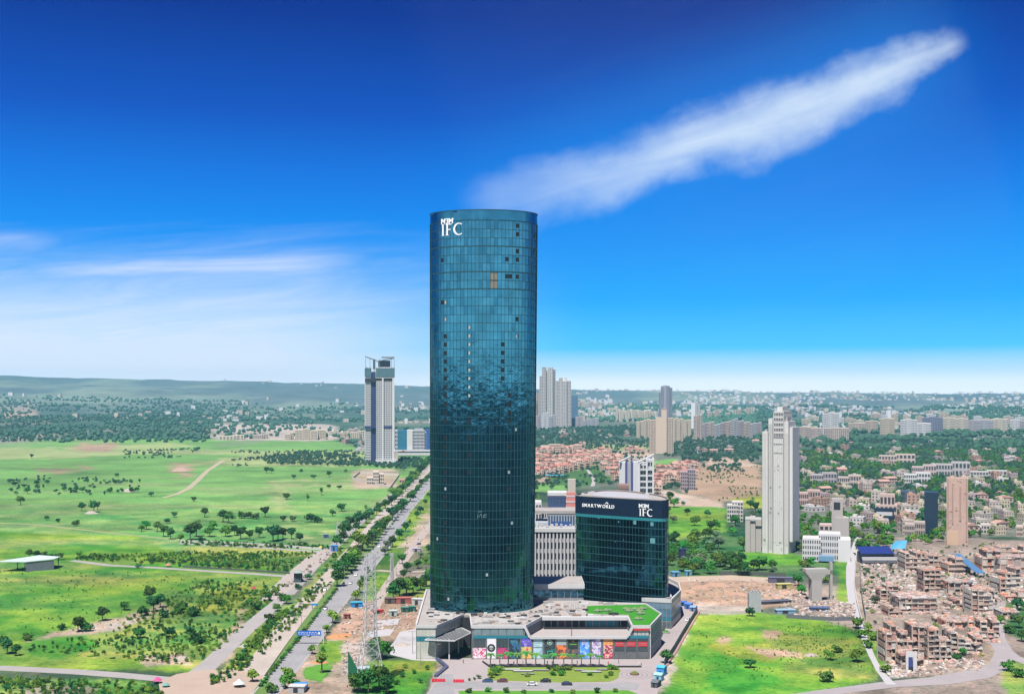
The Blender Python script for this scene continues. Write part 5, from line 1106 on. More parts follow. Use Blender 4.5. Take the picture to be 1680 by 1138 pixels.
for u_ in (.57, .79, .97): addbox(gt, "white_fin", u_ - .025, u_ + .025, 0, .98 if u_ > .6 else .92, -1.2, 26, wallmat((.31, .31, .32)))
for j in range(10):
    for u0, u1 in ((.6, .77), (.815, .945)): addbox(gt, "balcony", u0, u1, .04 + j * .086, .065 + j * .086, -.9, 1.6, wallmat((.26, .265, .28)))
w_, h_ = gt['w'], gt['h']
for u0, u1, za, zb in ((0, .32, .93, 1.0), (.55, 1.0, .93, 1.03)):
    mb = MB(); mb.bar((-w_ / 2 + w_ * u0, -1, h_ * za), (-w_ / 2 + w_ * u1, 14, h_ * zb), 1.4, 1.4); obj("slanted_beam", mb, wallmat((.31, .31, .32)), gt)
for k in range(6): addbox(gt, "roof_unit", .3 + k * .08, .34 + k * .08, .93, .96 + .02 * (k % 3), 6, 12, wallmat(GREYV))
clear(gt)
# --- tan tower and dark tower over the village
tt = building("brick_tower", "pink-tan rough brick tower with ragged top above the ruins", "tower", 1554, 1587, 893, 781, [(.0, 1.0, .97, 0, 16, 1, 1, 's')], (.215, .14, .115), mats=mat("rough_brick_render", (.33, .235, .195), .95, ns=.12, na=.4))
for u0, u1, z0, z1 in ((.04, .10, .1, .97), (.25, .32, .3, .85), (.6, .68, .35, .85), (.9, .97, .05, .97)): addbox(tt, "brick_rib", u0, u1, z0, z1, -.5, .1, wallmat((.19, .125, .105)))
addbox(tt, "sandy_panel", .04, .55, .0, .2, -.8, .1, wallmat((.28, .20, .14)));
for k in range(12): addbox(tt, "parapet_brick", .02 + k * .08, .06 + k * .08, .97, .985 + .015 * (k % 3), .2, 2.5, wallmat((.25, .18, .15)))
for k in range(34): u_, z = rs_.uniform(.1, .9), rs_.uniform(.1, .95); addbox(tt, "rough_patch", u_, u_ + rs_.uniform(.03, .09), z, z + rs_.uniform(.006, .02), -.25, .1, wallmat(((.16, .10, .085), (.26, .19, .16))[k % 2]))
clear(tt)
dt = building("dark_tower", "narrow dark navy glass tower beside the pink-tan brick tower", "office tower", 1517, 1538, 876, 807, [(.0, 1.0, .98, 0, 12, 1, 1, 's')], (.012, .03, .05), mats=mat("navy_glass", (.007, .018, .038), .35, ns=.15, na=.5, spec=.6))
for j in range(12): addbox(dt, "storey_band", -.01, 1.01, .06 + j * .078, .068 + j * .078, -.12, 12.1, mat("navy_band", (.02, .045, .065), .5))
addbox(dt, "roof_edge", -.01, 1.01, .98, 1.0, -.2, 12.1, mat("navy_band", (.02, .045, .065))); clear(dt)
dc = building("dark_cube", "dark slate cube house on the village edge near the navy tower", "building", 1478, 1501, 822, 806, [(0, 1, 1, 0, 14, 2, 3)], (.03, .05, .075)); clear(dc)
pb = building("terraced_house", "pink terraced house with navy and white banded base in the village", "house", 1437, 1471, 855, 812, [(0, 1.0, .6, 4, 14, 2, 5), (.2, .9, 1.0, 7, 10, 2, 4)], (.26, .20, .18)); addbox(pb, "navy_front", -.05, .85, .05, .5, 1.0, 3.9, mat("navy_glass", (.012, .03, .048))); addbox(pb, "white_band", .05, .78, .22, .36, .6, 1.05, white_m); clear(pb)
gy = building("grey_shaft", "grey shaft with a dark opening near its top among the trees", "tower", 1365, 1392, 898, 818, [(.0, .65, 1.0, 0, 9, 1, 1, 's'), (.2, 1.0, .62, -3, 10, 1, 1, 's')], (.19, .175, .17)); addbox(gy, "dark_opening", .12, .5, .78, .93, -.2, .1, dark_m); clear(gy)
wc = building("white_complex", "white low-rise complex with many small windows beside the slab tower", "building", 1316, 1394, 921, 876, [(.02, .4, .8, 0, 18, 4, 8, 'n'), (.35, .8, .95, 5, 18, 4, 10, 'n'), (.75, 1.0, .8, 2, 20, 1, 1, 's')], (.285, .28, .29)); addbox(wc, "blue_awning", .35, .66, .06, .24, -6, 0, mat("blue_sheet", (.10, .19, .30), .7, ns=.4)); clear(wc)
tp = building("pink_stepped_house", "pinkish stepped house behind the white low-rise complex", "house", 1345, 1388, 890, 850, [(0, .7, .7, 0, 14, 3, 4), (.45, 1.0, 1.0, 4, 12, 4, 3)], (.25, .20, .185)); clear(tp)
# --- red roofed villas
def gable(mb, x0, x1, y0, y1, z, r, m=0, axis=0):
    if axis == 0:
        ym = (y0 + y1) / 2; mb.add([(x0, y0, z), (x1, y0, z), (x1, y1, z), (x0, y1, z), (x0, ym, z + r), (x1, ym, z + r)], [(0, 1, 5, 4), (2, 3, 4, 5), (1, 2, 5), (3, 0, 4), (0, 3, 2, 1)], m)
    else:
        xm = (x0 + x1) / 2; mb.add([(x0, y0, z), (x1, y0, z), (x1, y1, z), (x0, y1, z), (xm, y0, z + r), (xm, y1, z + r)], [(0, 1, 4), (1, 2, 5, 4), (2, 3, 5), (3, 0, 4, 5), (0, 3, 2, 1)], m)
peach = [wallmat(c) for c in ((.30, .225, .175), (.29, .205, .165), (.31, .25, .205))]
redroof = [mat("red_roof_tiles", (.27, .125, .10), .9, ns=.4, na=.35), mat("faded_roof_tiles", (.30, .185, .15), .9, ns=.4, na=.35)]
VP = []
for k in range(6):
    o = thing("villa", "villa", "house", (0, -500, 0)); r = random.Random(20 + k); w, dd, h = r.uniform(10, 13), r.uniform(10, 13), r.uniform(9, 11.5)
    mb = MB(); gb = MB(); vol(mb, gb, -w / 2, w / 2, 0, dd, 0, h, 3, 4, 4, pier=.5, span=.5, d=.3)
    a = obj("wall", mb, peach[k % 3], o); g_ = obj("window", gb, win_m, o, kind='stuff'); mb = MB(); gable(mb, -w / 2 - .5, w * .12, -.5, dd + .5, h + .6, 2.6, 0, k % 2); gable(mb, w * .15, w / 2 + .5, 1.0, dd * .8, h + .6, 1.9, 0, (k + 1) % 2)
    b_ = obj("roof", mb, redroof[0 if k % 3 else 1], o); mb = MB(); mb.box(-w * .1, w * .25, -1.6, .1, h * .33, h * .36); mb.box(-w * .1, w * .25, -1.6, .1, h * .66, h * .7); c_ = obj("balcony", mb, peach[2], o)
    VP.append((o, [(a, []), (g_, []), (b_, []), (c_, [])]))
vrows = []
for r_, (xa, ya, xb, yb, n) in enumerate(((876, 747, 905, 744, 4), (907, 742, 921, 738, 3), (928, 743, 955, 735, 5), (878, 758, 898, 755, 4), (905, 760, 1000, 744, 11), (878, 767, 908, 764, 5), (912, 766, 995, 750, 10), (878, 776, 925, 771, 7), (930, 770, 985, 757, 7), (878, 784, 912, 779, 6), (918, 777, 962, 766, 6), (990, 764, 1016, 755, 4), (995, 772, 1018, 762, 4), (1002, 780, 1020, 770, 4), (1012, 789, 1024, 780, 3), (1034, 744, 1054, 744, 4), (1076, 812, 1086, 795, 4), (1090, 779, 1118, 772, 5), (1094, 787, 1124, 780, 5), (1102, 795, 1138, 786, 6), (1120, 774, 1142, 770, 4))):
    for i in range(n):
        u_ = i / max(n - 1, 1); vrows.append((xa + (xb - xa) * u_ + random.uniform(-1, 1), ya + (yb - ya) * u_ + random.uniform(-.7, .7), r_, i, n))
used = set()
for x, y, r_, i, n in vrows:
    k = random.randrange(6); p = P(x, y)
    lb = "peach villa with %s roof, %s in the %s villa row counted from behind" % ("red" if k % 3 else "faded pink", ordi(i + 1), ordi(r_ + 1))
    if k not in used:
        used.add(k); o = VP[k][0]; o.location = p; o.rotation_euler.z = random.choice((.15, -.12, .35)); o['label'] = lb; o['group'] = "peach villas behind the office block"
    else: dup(VP[k][0], VP[k][1], p, random.choice((.15, -.12, .35, .2)), (random.uniform(.85, 1.15),) * 3, lb, "peach villas behind the office block")
for k in range(6):
    if k not in used: 
        for a_, _s in VP[k][1]: bpy.data.objects.remove(a_)
        bpy.data.objects.remove(VP[k][0])
o = building("framed_block", "mauve framed apartment block with dark bays beside the villas", "apartment block", 1117, 1141, 804, 771, [(0, .5, .9, 0, 18, 5, 4), (.45, 1.0, 1.0, 5, 18, 6, 4)], (.17, .14, .155)); clear(o)
for i, (a, c, by, ty) in enumerate(((887, 920, 744, 729), (928, 955, 740, 730))):
    o = building("terrace_row", ("long peach terrace with blank end wall at the wood's edge", "shorter peach terrace with red roof at the wood's edge")[i], "terrace", a, c, by, ty, [(0, .45, .9, 0, 16, 4, 2, 's'), (.4, 1.0, 1.0, 3, 18, 4, 9)], (.29, .22, .18)); clear(o)
pool = thing("pool_canopy", "bright blue sheet roof beside the villa gardens", "canopy", tuple(P(912, 783)), 0); mb = MB(); mb.box(-14, 14, -5, 9, 3.0, 3.4); obj("roof_sheet", mb, mat("bright_blue_sheet", (.03, .22, .36), .6), pool); mb = MB()
for x in (-13, 0, 13):
    for y in (-4, 8): mb.box(x - .2, x + .2, y - .2, y + .2, 0, 3.0)
obj("posts", mb, steel_m, pool)
# --- village houses
HP = []
hcols = [((.255, .215, .19), "beige"), ((.285, .275, .27), "white"), ((.24, .17, .15), "pink"), ((.25, .225, .20), "tan"), ((.22, .145, .115), "brick"), ((.27, .24, .18), "sand"), ((.225, .18, .175), "rose")]
for k in range(14):
    c, cn = hcols[k % 7]; r = random.Random(60 + k); w, dd = r.uniform(9, 15), r.uniform(9, 14); fl = r.choice((1, 2, 2, 3)); h = 3.2 * fl
    o = thing("village_house", "house", "house", (0, -600, 0)); mb, gb = MB(), MB(); vol(mb, gb, -w / 2, w / 2, 0, dd, 0, h, fl, r.choice((3, 4)), 3, pier=.55, span=.5, d=.3)
    rf = MB(); st_ = "flat-roofed"
    if k in (2, 9): gable(rf, -w / 2 - .5, w / 2 + .5, -.6, dd + .5, h + .6, 2.2, 0, k % 2); st_ = "gabled"
    else:
        for (x0, x1, y0, y1) in ((-w / 2, w / 2, 0, .25), (-w / 2, w / 2, dd - .25, dd), (-w / 2, -w / 2 + .25, .25, dd - .25), (w / 2 - .25, w / 2, .25, dd - .25)): rf.box(x0, x1, y0, y1, h + .6, h + 1.4)
        rf.box(-w * .35, -w * .05, dd * .4, dd * .8, h + .6, h + 3.0)
    parts = [(obj("wall", mb, wallmat(c), o), []), (obj("window", gb, win_m, o, kind='stuff'), []), (obj("roof", rf, redroof[1] if st_ == "gabled" else wallmat(tuple(x * 1.08 for x in c)), o), [])]
    tk = MB(); tk.cyl((w * .25, dd * .6, h + .6), .9, .9, 1.5, 8); parts.append((obj("water_tank", tk, mat(("black_tank", "white_tank")[k % 2], ((.02, .02, .022), (.3, .3, .3))[k % 2], .6), o), []))
    HP.append((o, parts, st_, cn, fl))
placed = []
rv = random.Random(99)
def region_houses(poly, n, mind):
    xs = [p[0] for p in poly]; ys = [p[1] for p in poly]; t_ = 0; got = 0
    while got < n and t_ < n * 60:
        t_ += 1; x, y = rv.uniform(min(xs), max(xs)), rv.uniform(min(ys), max(ys))
        if not in_poly(np.array([x]), np.array([y]), poly)[0]: continue
        p = P(x, y)
        if any((p - q).length < mind for q, _, _ in placed): continue
        if 1510 < x < 1592 and 855 < y < 900: continue
        placed.append((p, x, y)); got += 1
region_houses([(1310, 745), (1400, 738), (1690, 738), (1690, 775), (1320, 778)], 32, 32)
region_houses([(1312, 778), (1690, 775), (1690, 815), (1312, 818)], 38, 23)
region_houses([(1312, 818), (1430, 822), (1550, 818), (1690, 815), (1690, 850), (1400, 850), (1320, 850)], 29, 18)
region_houses([(1400, 850), (1510, 850), (1510, 880), (1400, 878)], 9, 14); region_houses([(1592, 850), (1690, 850), (1690, 880), (1592, 880)], 9, 14)
region_houses([(1310, 720), (1690, 716), (1690, 738), (1310, 742)], 22, 44); region_houses([(960, 698), (1040, 698), (1050, 722), (890, 722), (880, 712)], 26, 34)
region_houses([(1160, 728), (1240, 726), (1240, 745), (1120, 745)], 8, 25); region_houses([(560, 722), (600, 722), (600, 745), (560, 738)], 8, 30)
placed.sort(key=lambda q: -q[2])
rows = {}
for p, x, y in placed: rows.setdefault(int((y - 640) ** .5 * 2.2) if x > 1300 else -1 if x > 1100 else -2 if x > 800 else -3, []).append((x, p))
usedh = set()
rk = sorted([k for k in rows if k >= 0], reverse=True)
for rkey, lst in rows.items():
    lst.sort(key=lambda q: q[0])
    for i, (x, p) in enumerate(lst):
        k = rv.randrange(14); o, parts, st_, cn, fl = HP[k]
        where = {-1: "below the violet block row", -2: "under the pale residential towers", -3: "left of the winged tower"}.get(rkey) or "in %s village row" % ordi(rk.index(rkey) + 1)
        lb = "%s %s %s house, %s from left %s" % (("low", "two storey", "three storey")[fl - 1], st_, cn, ordi(i + 1), where); g_ = {-1: "houses below the violet blocks", -2: "houses under the pale towers", -3: "houses by the winged tower"}.get(rkey, "village houses on the right")
        if k not in usedh: usedh.add(k); o.location = p; o.rotation_euler.z = rv.uniform(-.5, .5); o['label'] = lb; o['group'] = g_
        else: dup(o, parts, p, rv.uniform(-.5, .5), (rv.uniform(.85, 1.3), rv.uniform(.85, 1.2), rv.uniform(.85, 1.15)), lb, g_)
# larger village halls
for i, (a, c, by, ty, col, lb) in enumerate(((1443, 1500, 762, 745, (.27, .225, .195), "long pinkish hall with striped roof line behind the village trees"), (1497, 1535, 783, 763, (.26, .21, .2), "pale pink hall left of the grey school-like block in the village"), (1537, 1590, 782, 758, (.225, .215, .215), "wide grey two storey block behind the brick tower"), (1484, 1525, 792, 776, (.285, .285, .285), "low white block with arched end wall in the village"), (1594, 1650, 786, 772, (.25, .235, .23), "low grey-white terrace to the right of the brick tower"), (1648, 1665, 760, 748, (.28, .26, .25), "pale sheet roofed barn at the far village edge"), (1590, 1632, 876, 862, (.245, .225, .21), "pale curved wall building beside the brick tower"), (1668, 1690, 880, 862, (.25, .2, .17), "pinkish house at the frame edge beyond the ruins"), (1485, 1517, 880, 858, (.20, .17, .155), "rough grey-brown house at the foot of the navy tower"), (1375, 1412, 800, 780, (.24, .2, .18), "pinkish long house beside the village street"), (1330, 1372, 795, 776, (.20, .18, .19), "mauve grey shed group behind the slab tower"), (1308, 1345, 830, 805, (.25, .18, .165), "red-pink roofed house right of the slab tower"))):
    o = building("village_hall", lb, "building", a, c, by, ty, [(0, .5, .85, 0, 14, 2, 6), (.45, 1.0, 1.0, 4, 14, 2, 5)], col); clear(o)
# town too far away to count: small blocks in the haze
mb = MB(); rt = np.random.default_rng(5)
for px0, px1, y0, y1, n in ((950, 1680, 664, 690, 1700), (860, 1010, 672, 696, 200), (0, 700, 672, 700, 170), (700, 1680, 665, 670, 160), (1160, 1320, 668, 690, 260), (1320, 1680, 690, 712, 220), (650, 706, 680, 700, 70)):
    for k in range(n):
        y = rt.uniform(y0, y1); x = rt.uniform(px0, px1); p = P(x, y)
        cl = fbm(np.array([p.x / 420]), np.array([p.y / 700]), 3, 77.0)[0]
        if cl < .47: continue
        w, dd, h = rt.uniform(8, 26), rt.uniform(10, 24), rt.choice([4, 6, 8, 12, 18]); z_ = float(hill_z(p.x, p.y)); mb.box(p.x - w / 2, p.x + w / 2, p.y, p.y + dd, z_ - 2, z_ + h, int(rt.integers(0, 4)))
obj("distant_town", mb, [wallmat(WHITE), wallmat(BEIGE), wallmat(PINKT), wallmat((.32, .31, .31))], kind='stuff')['label'] = "hazy spread of small pale buildings below the horizon"
for i, (a, c, by) in enumerate(((950, 1000, 675), (1041, 1080, 670), (60, 75, 680))):
    p, q = P(a, by), P(c, by); o = thing("long_shed", ("long blue-white shed in the haze right of the slate tower", "long pale shed roof in the haze left of the dark violet tower", "pale long building far out on the plain")[i], "shed", tuple((p + q) / 2), 0)
    mb = MB(); mb.box(-(q.x - p.x) / 2, (q.x - p.x) / 2, 0, 60, 0, 9); obj("wall", mb, wallmat(WHITE), o); mb = MB(); gable(mb, -(q.x - p.x) / 2 - 2, (q.x - p.x) / 2 + 2, -2, 62, 9, 6); obj("roof", mb, wallmat((.20, .24, .30)) if i == 0 else wallmat(WHITE), o)
# ---------------------------------------------------------------- vegetation
def leafmat(name, col, var=0.5, hue=0.05):
    m, t, b = principled(name)
    oi = t.new('ShaderNodeObjectInfo'); tcn = t.new('ShaderNodeTexCoord'); geo = t.new('ShaderNodeNewGeometry')
    n = t.noise(geo.outputs['Position'], 0.35, 3, 0.6)
    k = t.m('MULTIPLY', t.m('ADD', 0.55, t.m('MULTIPLY', n, 0.9)), t.m('ADD', 1 - var, t.m('MULTIPLY', oi.outputs['Random'], 2 * var)))
    hs = t.new('ShaderNodeHueSaturation'); hs.inputs['Color'].default_value = tuple(col) + (1,)
    t.put(hs.inputs['Hue'], t.m('ADD', 0.5 - hue, t.m('MULTIPLY', t.m('FRACT', t.m('MULTIPLY', oi.outputs['Random'], 7.31)), 2 * hue))); t.put(hs.inputs['Value'], k)
    t.l.new(hs.outputs[0], b.inputs['Base Color']); b.inputs['Roughness'].default_value = .8; b.inputs['Specular IOR Level'].default_value = .15
    return m
leaf_dark = leafmat("dark_leaves", (.022, .080, .016)); leaf_mid = leafmat("mid_leaves", (.045, .125, .016)); leaf_yel = leafmat("yellow_leaves", (.10, .18, .022), .35, .02); leaf_grey = leafmat("grey_leaves", (.075, .115, .065)); leaf_far = leafmat("far_leaves", (.030, .078, .046), .3, .02); bark = mat("bark", (.10, .075, .055), .95, ns=1.5, na=.3)  # far leaves carry some bluish distance haze in their colour
def crown_mesh(name, seed, m, h=7.0, r=3.4, base=1.3, lobes=8, n=330, leaf=.75, flat=1.0):
    rg = np.random.default_rng(seed); vs = []; fs = []
    cs = []
    for i in range(lobes):
        a = 2 * math.pi * i / lobes + rg.uniform(-.5, .5); q = rg.uniform(.15, .62) * r
        z = base + (h - base) * rg.uniform(.28, .78); cs.append((q * math.cos(a), q * math.sin(a), z, r * rg.uniform(.36, .58)))
    cs.append((0, 0, h - r * .5, r * .5)); cs.append((rg.uniform(-.3, .3), rg.uniform(-.3, .3), base + (h - base) * .5, r * .62))
    for i in range(n):
        c = cs[rg.integers(0, len(cs))]; d = rg.normal(size=3); d /= np.linalg.norm(d)
        if d[2] < -.35: d[2] *= -.6
        rad = c[3] * rg.uniform(.72, 1.08); p = np.array([c[0] + d[0] * rad, c[1] + d[1] * rad, max(c[2] + d[2] * rad * .85 * flat, base * .6)])
        nn = d + rg.normal(size=3) * .45; nn /= np.linalg.norm(nn); u_ = np.cross(nn, rg.normal(size=3)); u_ /= np.linalg.norm(u_); w = np.cross(nn, u_)
        s = leaf * rg.uniform(.6, 1.25); b0 = len(vs)
        vs += [tuple(p + u_ * s * .6), tuple(p + w * s * .5 + nn * s * .1), tuple(p - u_ * s * .6 - nn * s * .1), tuple(p - w * s * .5)]; fs.append((b0, b0 + 1, b0 + 2, b0 + 3))
    for c in cs:                          # twiggy heart of each lobe
        b0 = len(vs); k = .62 * c[3]
        for dx, dy, dz in ((1, 0, 0), (-1, 0, 0), (0, 1, 0), (0, -1, 0), (0, 0, 1), (0, 0, -1)): vs.append((c[0] + dx * k, c[1] + dy * k, max(c[2] + dz * k, .3)))
        fs += [(b0 + a, b0 + b_, b0 + c_) for a, b_, c_ in ((0, 2, 4), (2, 1, 4), (1, 3, 4), (3, 0, 4), (2, 0, 5), (1, 2, 5), (3, 1, 5), (0, 3, 5))]
    me = bpy.data.meshes.new(name); me.from_pydata(vs, [], fs); me.materials.append(m); me.update(); return me
def trunk_mesh(name, h, r, seed):
    rg = random.Random(seed); mb = MB(); mb.cyl((0, 0, -.2), r, r * .6, h * .55 + .2, 7)
    for k in range(4):
        a = k * 1.6 + rg.uniform(-.4, .4); mb.bar((0, 0, h * .42), (math.cos(a) * h * .24, math.sin(a) * h * .24, h * .72), r * .5)
    return mb.mesh(name, bark)
TV = {}
for key, m, h, r, base, n, leaf in (('round', leaf_dark, 7.5, 3.7, 1.4, 420, .8), ('broad', leaf_mid, 7.0, 4.2, 1.2, 440, .85), ('slim', leaf_mid, 7.5, 2.3, 1.5, 260, .7), ('pale', leaf_yel, 5.0, 2.6, .9, 240, .7), ('grey', leaf_grey, 6.0, 3.6, 1.0, 320, .75), ('bush', leaf_dark, 2.6, 2.2, .2, 190, .6), ('yellow_bush', leaf_mid, 2.2, 2.2, .15, 170, .6)):
    TV[key] = [(crown_mesh("crown", hash_ + 10 * len(TV), m, h, r, base, 8 if n > 200 else 5, n, leaf), trunk_mesh("trunk", h, .28 if h > 3 else .12, hash_)) for hash_ in range(3)]
rtree = random.Random(12); TREES = []
KEEP_OUT = []
def tree(key, px, py, s, label, group, pos=None):
    cm, tm = TV[key][rtree.randrange(3)]
    nm = {'bush': 'bush', 'yellow_bush': 'bush'}.get(key, 'tree')
    p = pos or P(px, py)
    o = thing(nm, label, nm, p, rtree.uniform(0, 6.28), group); f_ = s * rtree.uniform(.88, 1.12); o.scale = (f_ * rtree.uniform(.9, 1.1), f_ * rtree.uniform(.9, 1.1), f_)
    a = link("crown", cm, o); b_ = link("trunk", tm, o); TREES.append(o); return o
def along(pts, n):
    """n places along a polyline of photo pixels, evenly spaced on the ground"""
    g = [P(*p) for p in pts]; acc = [0]
    for a, b_ in zip(g[:-1], g[1:]): acc.append(acc[-1] + (b_ - a).length)
    out = []
    for k in range(n):
        s = acc[-1] * (k + .5) / n; j = max(i for i in range(len(g)) if acc[i] <= s); j = min(j, len(g) - 2); out.append(g[j].lerp(g[j + 1], (s - acc[j]) / (acc[j + 1] - acc[j])))
    return out
def row(pts, n, keys, s, label, group, jit=1.2):
    for i, p in enumerate(along(pts, n)):
        q = p + Vector((rtree.uniform(-jit, jit), rtree.uniform(-jit, jit), 0)); tree(rtree.choice(keys), 0, 0, s * rtree.uniform(.8, 1.2), label % ordi(i + 1), group, q)
row([(548, 905), (565, 886), (590, 866), (612, 848), (640, 828), (664, 806), (684, 784), (704, 760), (726, 738)], 46, ['round', 'broad', 'round'], 1.6, "bushy dark tree between service road and dusty carriageway, %s from the near end", "trees between service road and carriageway", 2.2)
row([(552, 952), (570, 936), (590, 912)], 7, ['round', 'broad'], 1.5, "dense median tree between the carriageways near the stony lot, %s from the near end", "median trees by the stony lot"); row([(594, 906), (616, 884), (636, 866)], 8, ['round', 'broad'], 1.6, "dense tree in the middle stretch of the median, %s from the near end", "median trees of the middle stretch"); row([(642, 856), (662, 834)], 5, ['round'], 1.5, "dense tree in the upper stretch of the median, %s from the near end", "median trees of the upper stretch"); row([(668, 826), (700, 790), (720, 768)], 12, ['round', 'broad'], 1.25, "small far median tree by the glass tower edge, %s from the near end", "far median trees")
tree('round', 553, 962, 1.5, "big round tree standing alone where the median begins to widen", "median trees by the stony lot")
row([(478, 1010), (500, 985), (524, 952), (548, 918), (562, 900)], 20, ['bush', 'broad', 'bush', 'pale'], .62, "leafy shrub tree between stony lot and dusty carriageway, %s from the near end", "shrub trees by the stony lot", 2.0)
row([(352, 1118), (392, 1080), (432, 1038), (466, 1002)], 16, ['bush', 'yellow_bush', 'yellow_bush'], .7, "low shrub on the bank of the dusty carriageway, %s from the near end", "shrubs on the carriageway bank", 2.0)
# low hedge of the median, one clipped shrub after another
for i, p in enumerate(along([(426, 1128), (455, 1092), (494, 1044), (530, 996), (552, 968)], 46)):
    tree('yellow_bush' if i % 3 else 'bush', 0, 0, .62 * rtree.uniform(.8, 1.2), "low green shrub in the median strip, %s from the bottom end of the hedge" % ordi(i + 1), "hedge shrubs in the median strip", p)
for i, p in enumerate(along([(560, 962), (590, 925), (618, 893), (650, 852), (684, 806)], 34)):
    tree('bush', 0, 0, .6 * rtree.uniform(.8, 1.2), "low green shrub under the median trees, %s from the near end" % ordi(i + 1), "hedge shrubs in the median strip", p)
for i, (x, y, k, s) in enumerate(((644, 897, 'round', 1.2), (636, 902, 'grey', 1.1), (655, 886, 'round', 1.25), (665, 872, 'round', 1.2), (672, 862, 'slim', .9), (684, 850, 'round', 1.0), (690, 842, 'round', .9), (698, 828, 'round', .9), (704, 815, 'bush', 1.6), (599, 958, 'broad', .9), (590, 972, 'slim', 1.0), (584, 984, 'pale', 1.3), (604, 946, 'slim', .9), (632, 910, 'grey', 1.0))):
    tree(k, x, y, s, "tree on the right verge of the highway, %s counting down from the glass tower edge" % ORD[[8, 7, 6, 5, 4, 3, 2, 1, 0].index(i)] if i < 9 else "tree beside the highway behind the tall pylon, %s of five" % ORD[i - 9], "verge trees right of the highway")
for i, (x, y, k, s) in enumerate(((645, 985, 'round', 1.35), (655, 980, 'round', 1.5), (667, 976, 'broad', 1.4), (678, 974, 'round', 1.3), (690, 968, 'broad', 1.2), (700, 962, 'round', 1.1), (704, 950, 'broad', 1.0), (662, 950, 'round', .9), (668, 938, 'round', 1.0), (686, 932, 'round', .9), (698, 925, 'pale', 1.0), (704, 908, 'round', .9), (690, 915, 'grey', .8), (660, 925, 'round', .9))):
    tree(k, x, y, s, "tree in the clump beside the glass tower's foot, %s from its near left corner" % ORD[i], "tree clump by the glass tower")
for i, (x, y, k, s) in enumerate(((627, 1080, 'broad', 1.15), (622, 1130, 'broad', 1.5), (604, 1136, 'round', 1.2), (588, 1134, 'broad', 1.0), (634, 1138, 'round', 1.0), (530, 1078, 'slim', .75), (528, 1104, 'slim', 1.15), (512, 1072, 'pale', .8), (536, 1038, 'pale', 1.0), (546, 1022, 'pale', 1.3), (473, 1120, 'pale', 1.2), (468, 1128, 'broad', .9), (484, 1126, 'yellow_bush', 1.3), (444, 1136, 'bush', 1.5), (414, 1118, 'pale', 1.0))):
    nm = ("tall bush tree against the pylon legs on the right", "largest dark tree at the bottom below the pylon", "dark tree at the bottom just left of the largest one", "leafy tree at the bottom behind the green sheet hoarding", "dark tree at the bottom right of the pylon", "small slim tree at the edge of the site lawn", "slim tree in the corner lawn by the highway", "small pale sapling beside the highway sign", "yellow-green tree on the sand by the blue sign", "taller yellow-green tree above the blue sign", "pale tree at the bottom edge of the highway", "green bush tree at the bottom edge of the highway", "low yellow-green bush near the bottom huts", "dark bush at the very bottom of the highway", "olive bush at the bottom of the dirt junction")[i]
    tree(k, x, y, s, nm, None)
FB = [(96, 918, 'bush', 1.6), (60, 916, 'round', .9), (48, 916, 'round', .9), (72, 914, 'bush', 1.6), (84, 916, 'bush', 1.3), (245, 985, 'round', 1.1), (252, 1003, 'round', 1.3), (263, 996, 'round', 1.1), (241, 976, 'slim', .9), (233, 1010, 'bush', 1.9), (268, 1012, 'bush', 1.6), (204, 1000, 'bush', 1.7), (168, 1018, 'round', .9), (128, 1036, 'round', 1.0), (140, 1035, 'bush', 1.8), (102, 1033, 'bush', 1.3), (44, 1050, 'bush', 1.4), (12, 1072, 'round', 1.0), (26, 1075, 'round', .8), (8, 1058, 'bush', 1.6), (358, 1000, 'round', .9), (350, 975, 'slim', .8), (340, 965, 'slim', .8), (318, 1010, 'bush', 1.6), (230, 1046, 'bush', 1.9), (278, 1044, 'bush', 1.7), (320, 1055, 'bush', 2.0), (312, 1040, 'bush', 1.4), (384, 978, 'pale', .8), (296, 1005, 'yellow_bush', 1.9), (440, 985, 'broad', .8), (452, 976, 'broad', .7), (462, 985, 'bush', 1.5), (432, 978, 'pale', .8), (420, 1000, 'bush', 1.5), (232, 930, 'slim', .7), (226, 931, 'bush', 1.2), (488, 966, 'bush', 1.4), (470, 990, 'broad', .7), (455, 1002, 'broad', .65), (440, 1018, 'bush', 1.3), (505, 950, 'bush', 1.3), (425, 1040, 'yellow_bush', 1.3), (412, 1062, 'yellow_bush', 1.3), (396, 1082, 'yellow_bush', 1.2)]
for i, (x, y, k, s) in enumerate(sorted(FB, key=lambda q: q[1])): tree(k, x, y, s, "%s in the scrubby field at lower left, %s going from the far road downwards" % ("dark bush" if 'bush' in k else "small tree", ordi(i + 1)), "trees and bushes of the lower left field")
for i in range(16): tree(rtree.choice(['bush', 'yellow_bush', 'bush', 'grey']), rtree.uniform(1415, 1478), 930 + i * 5, .6 if i % 4 else .8, "scrubby bush growing in the rubble yard, %s from its far end" % ordi(i + 1), "bushes in the rubble yard")
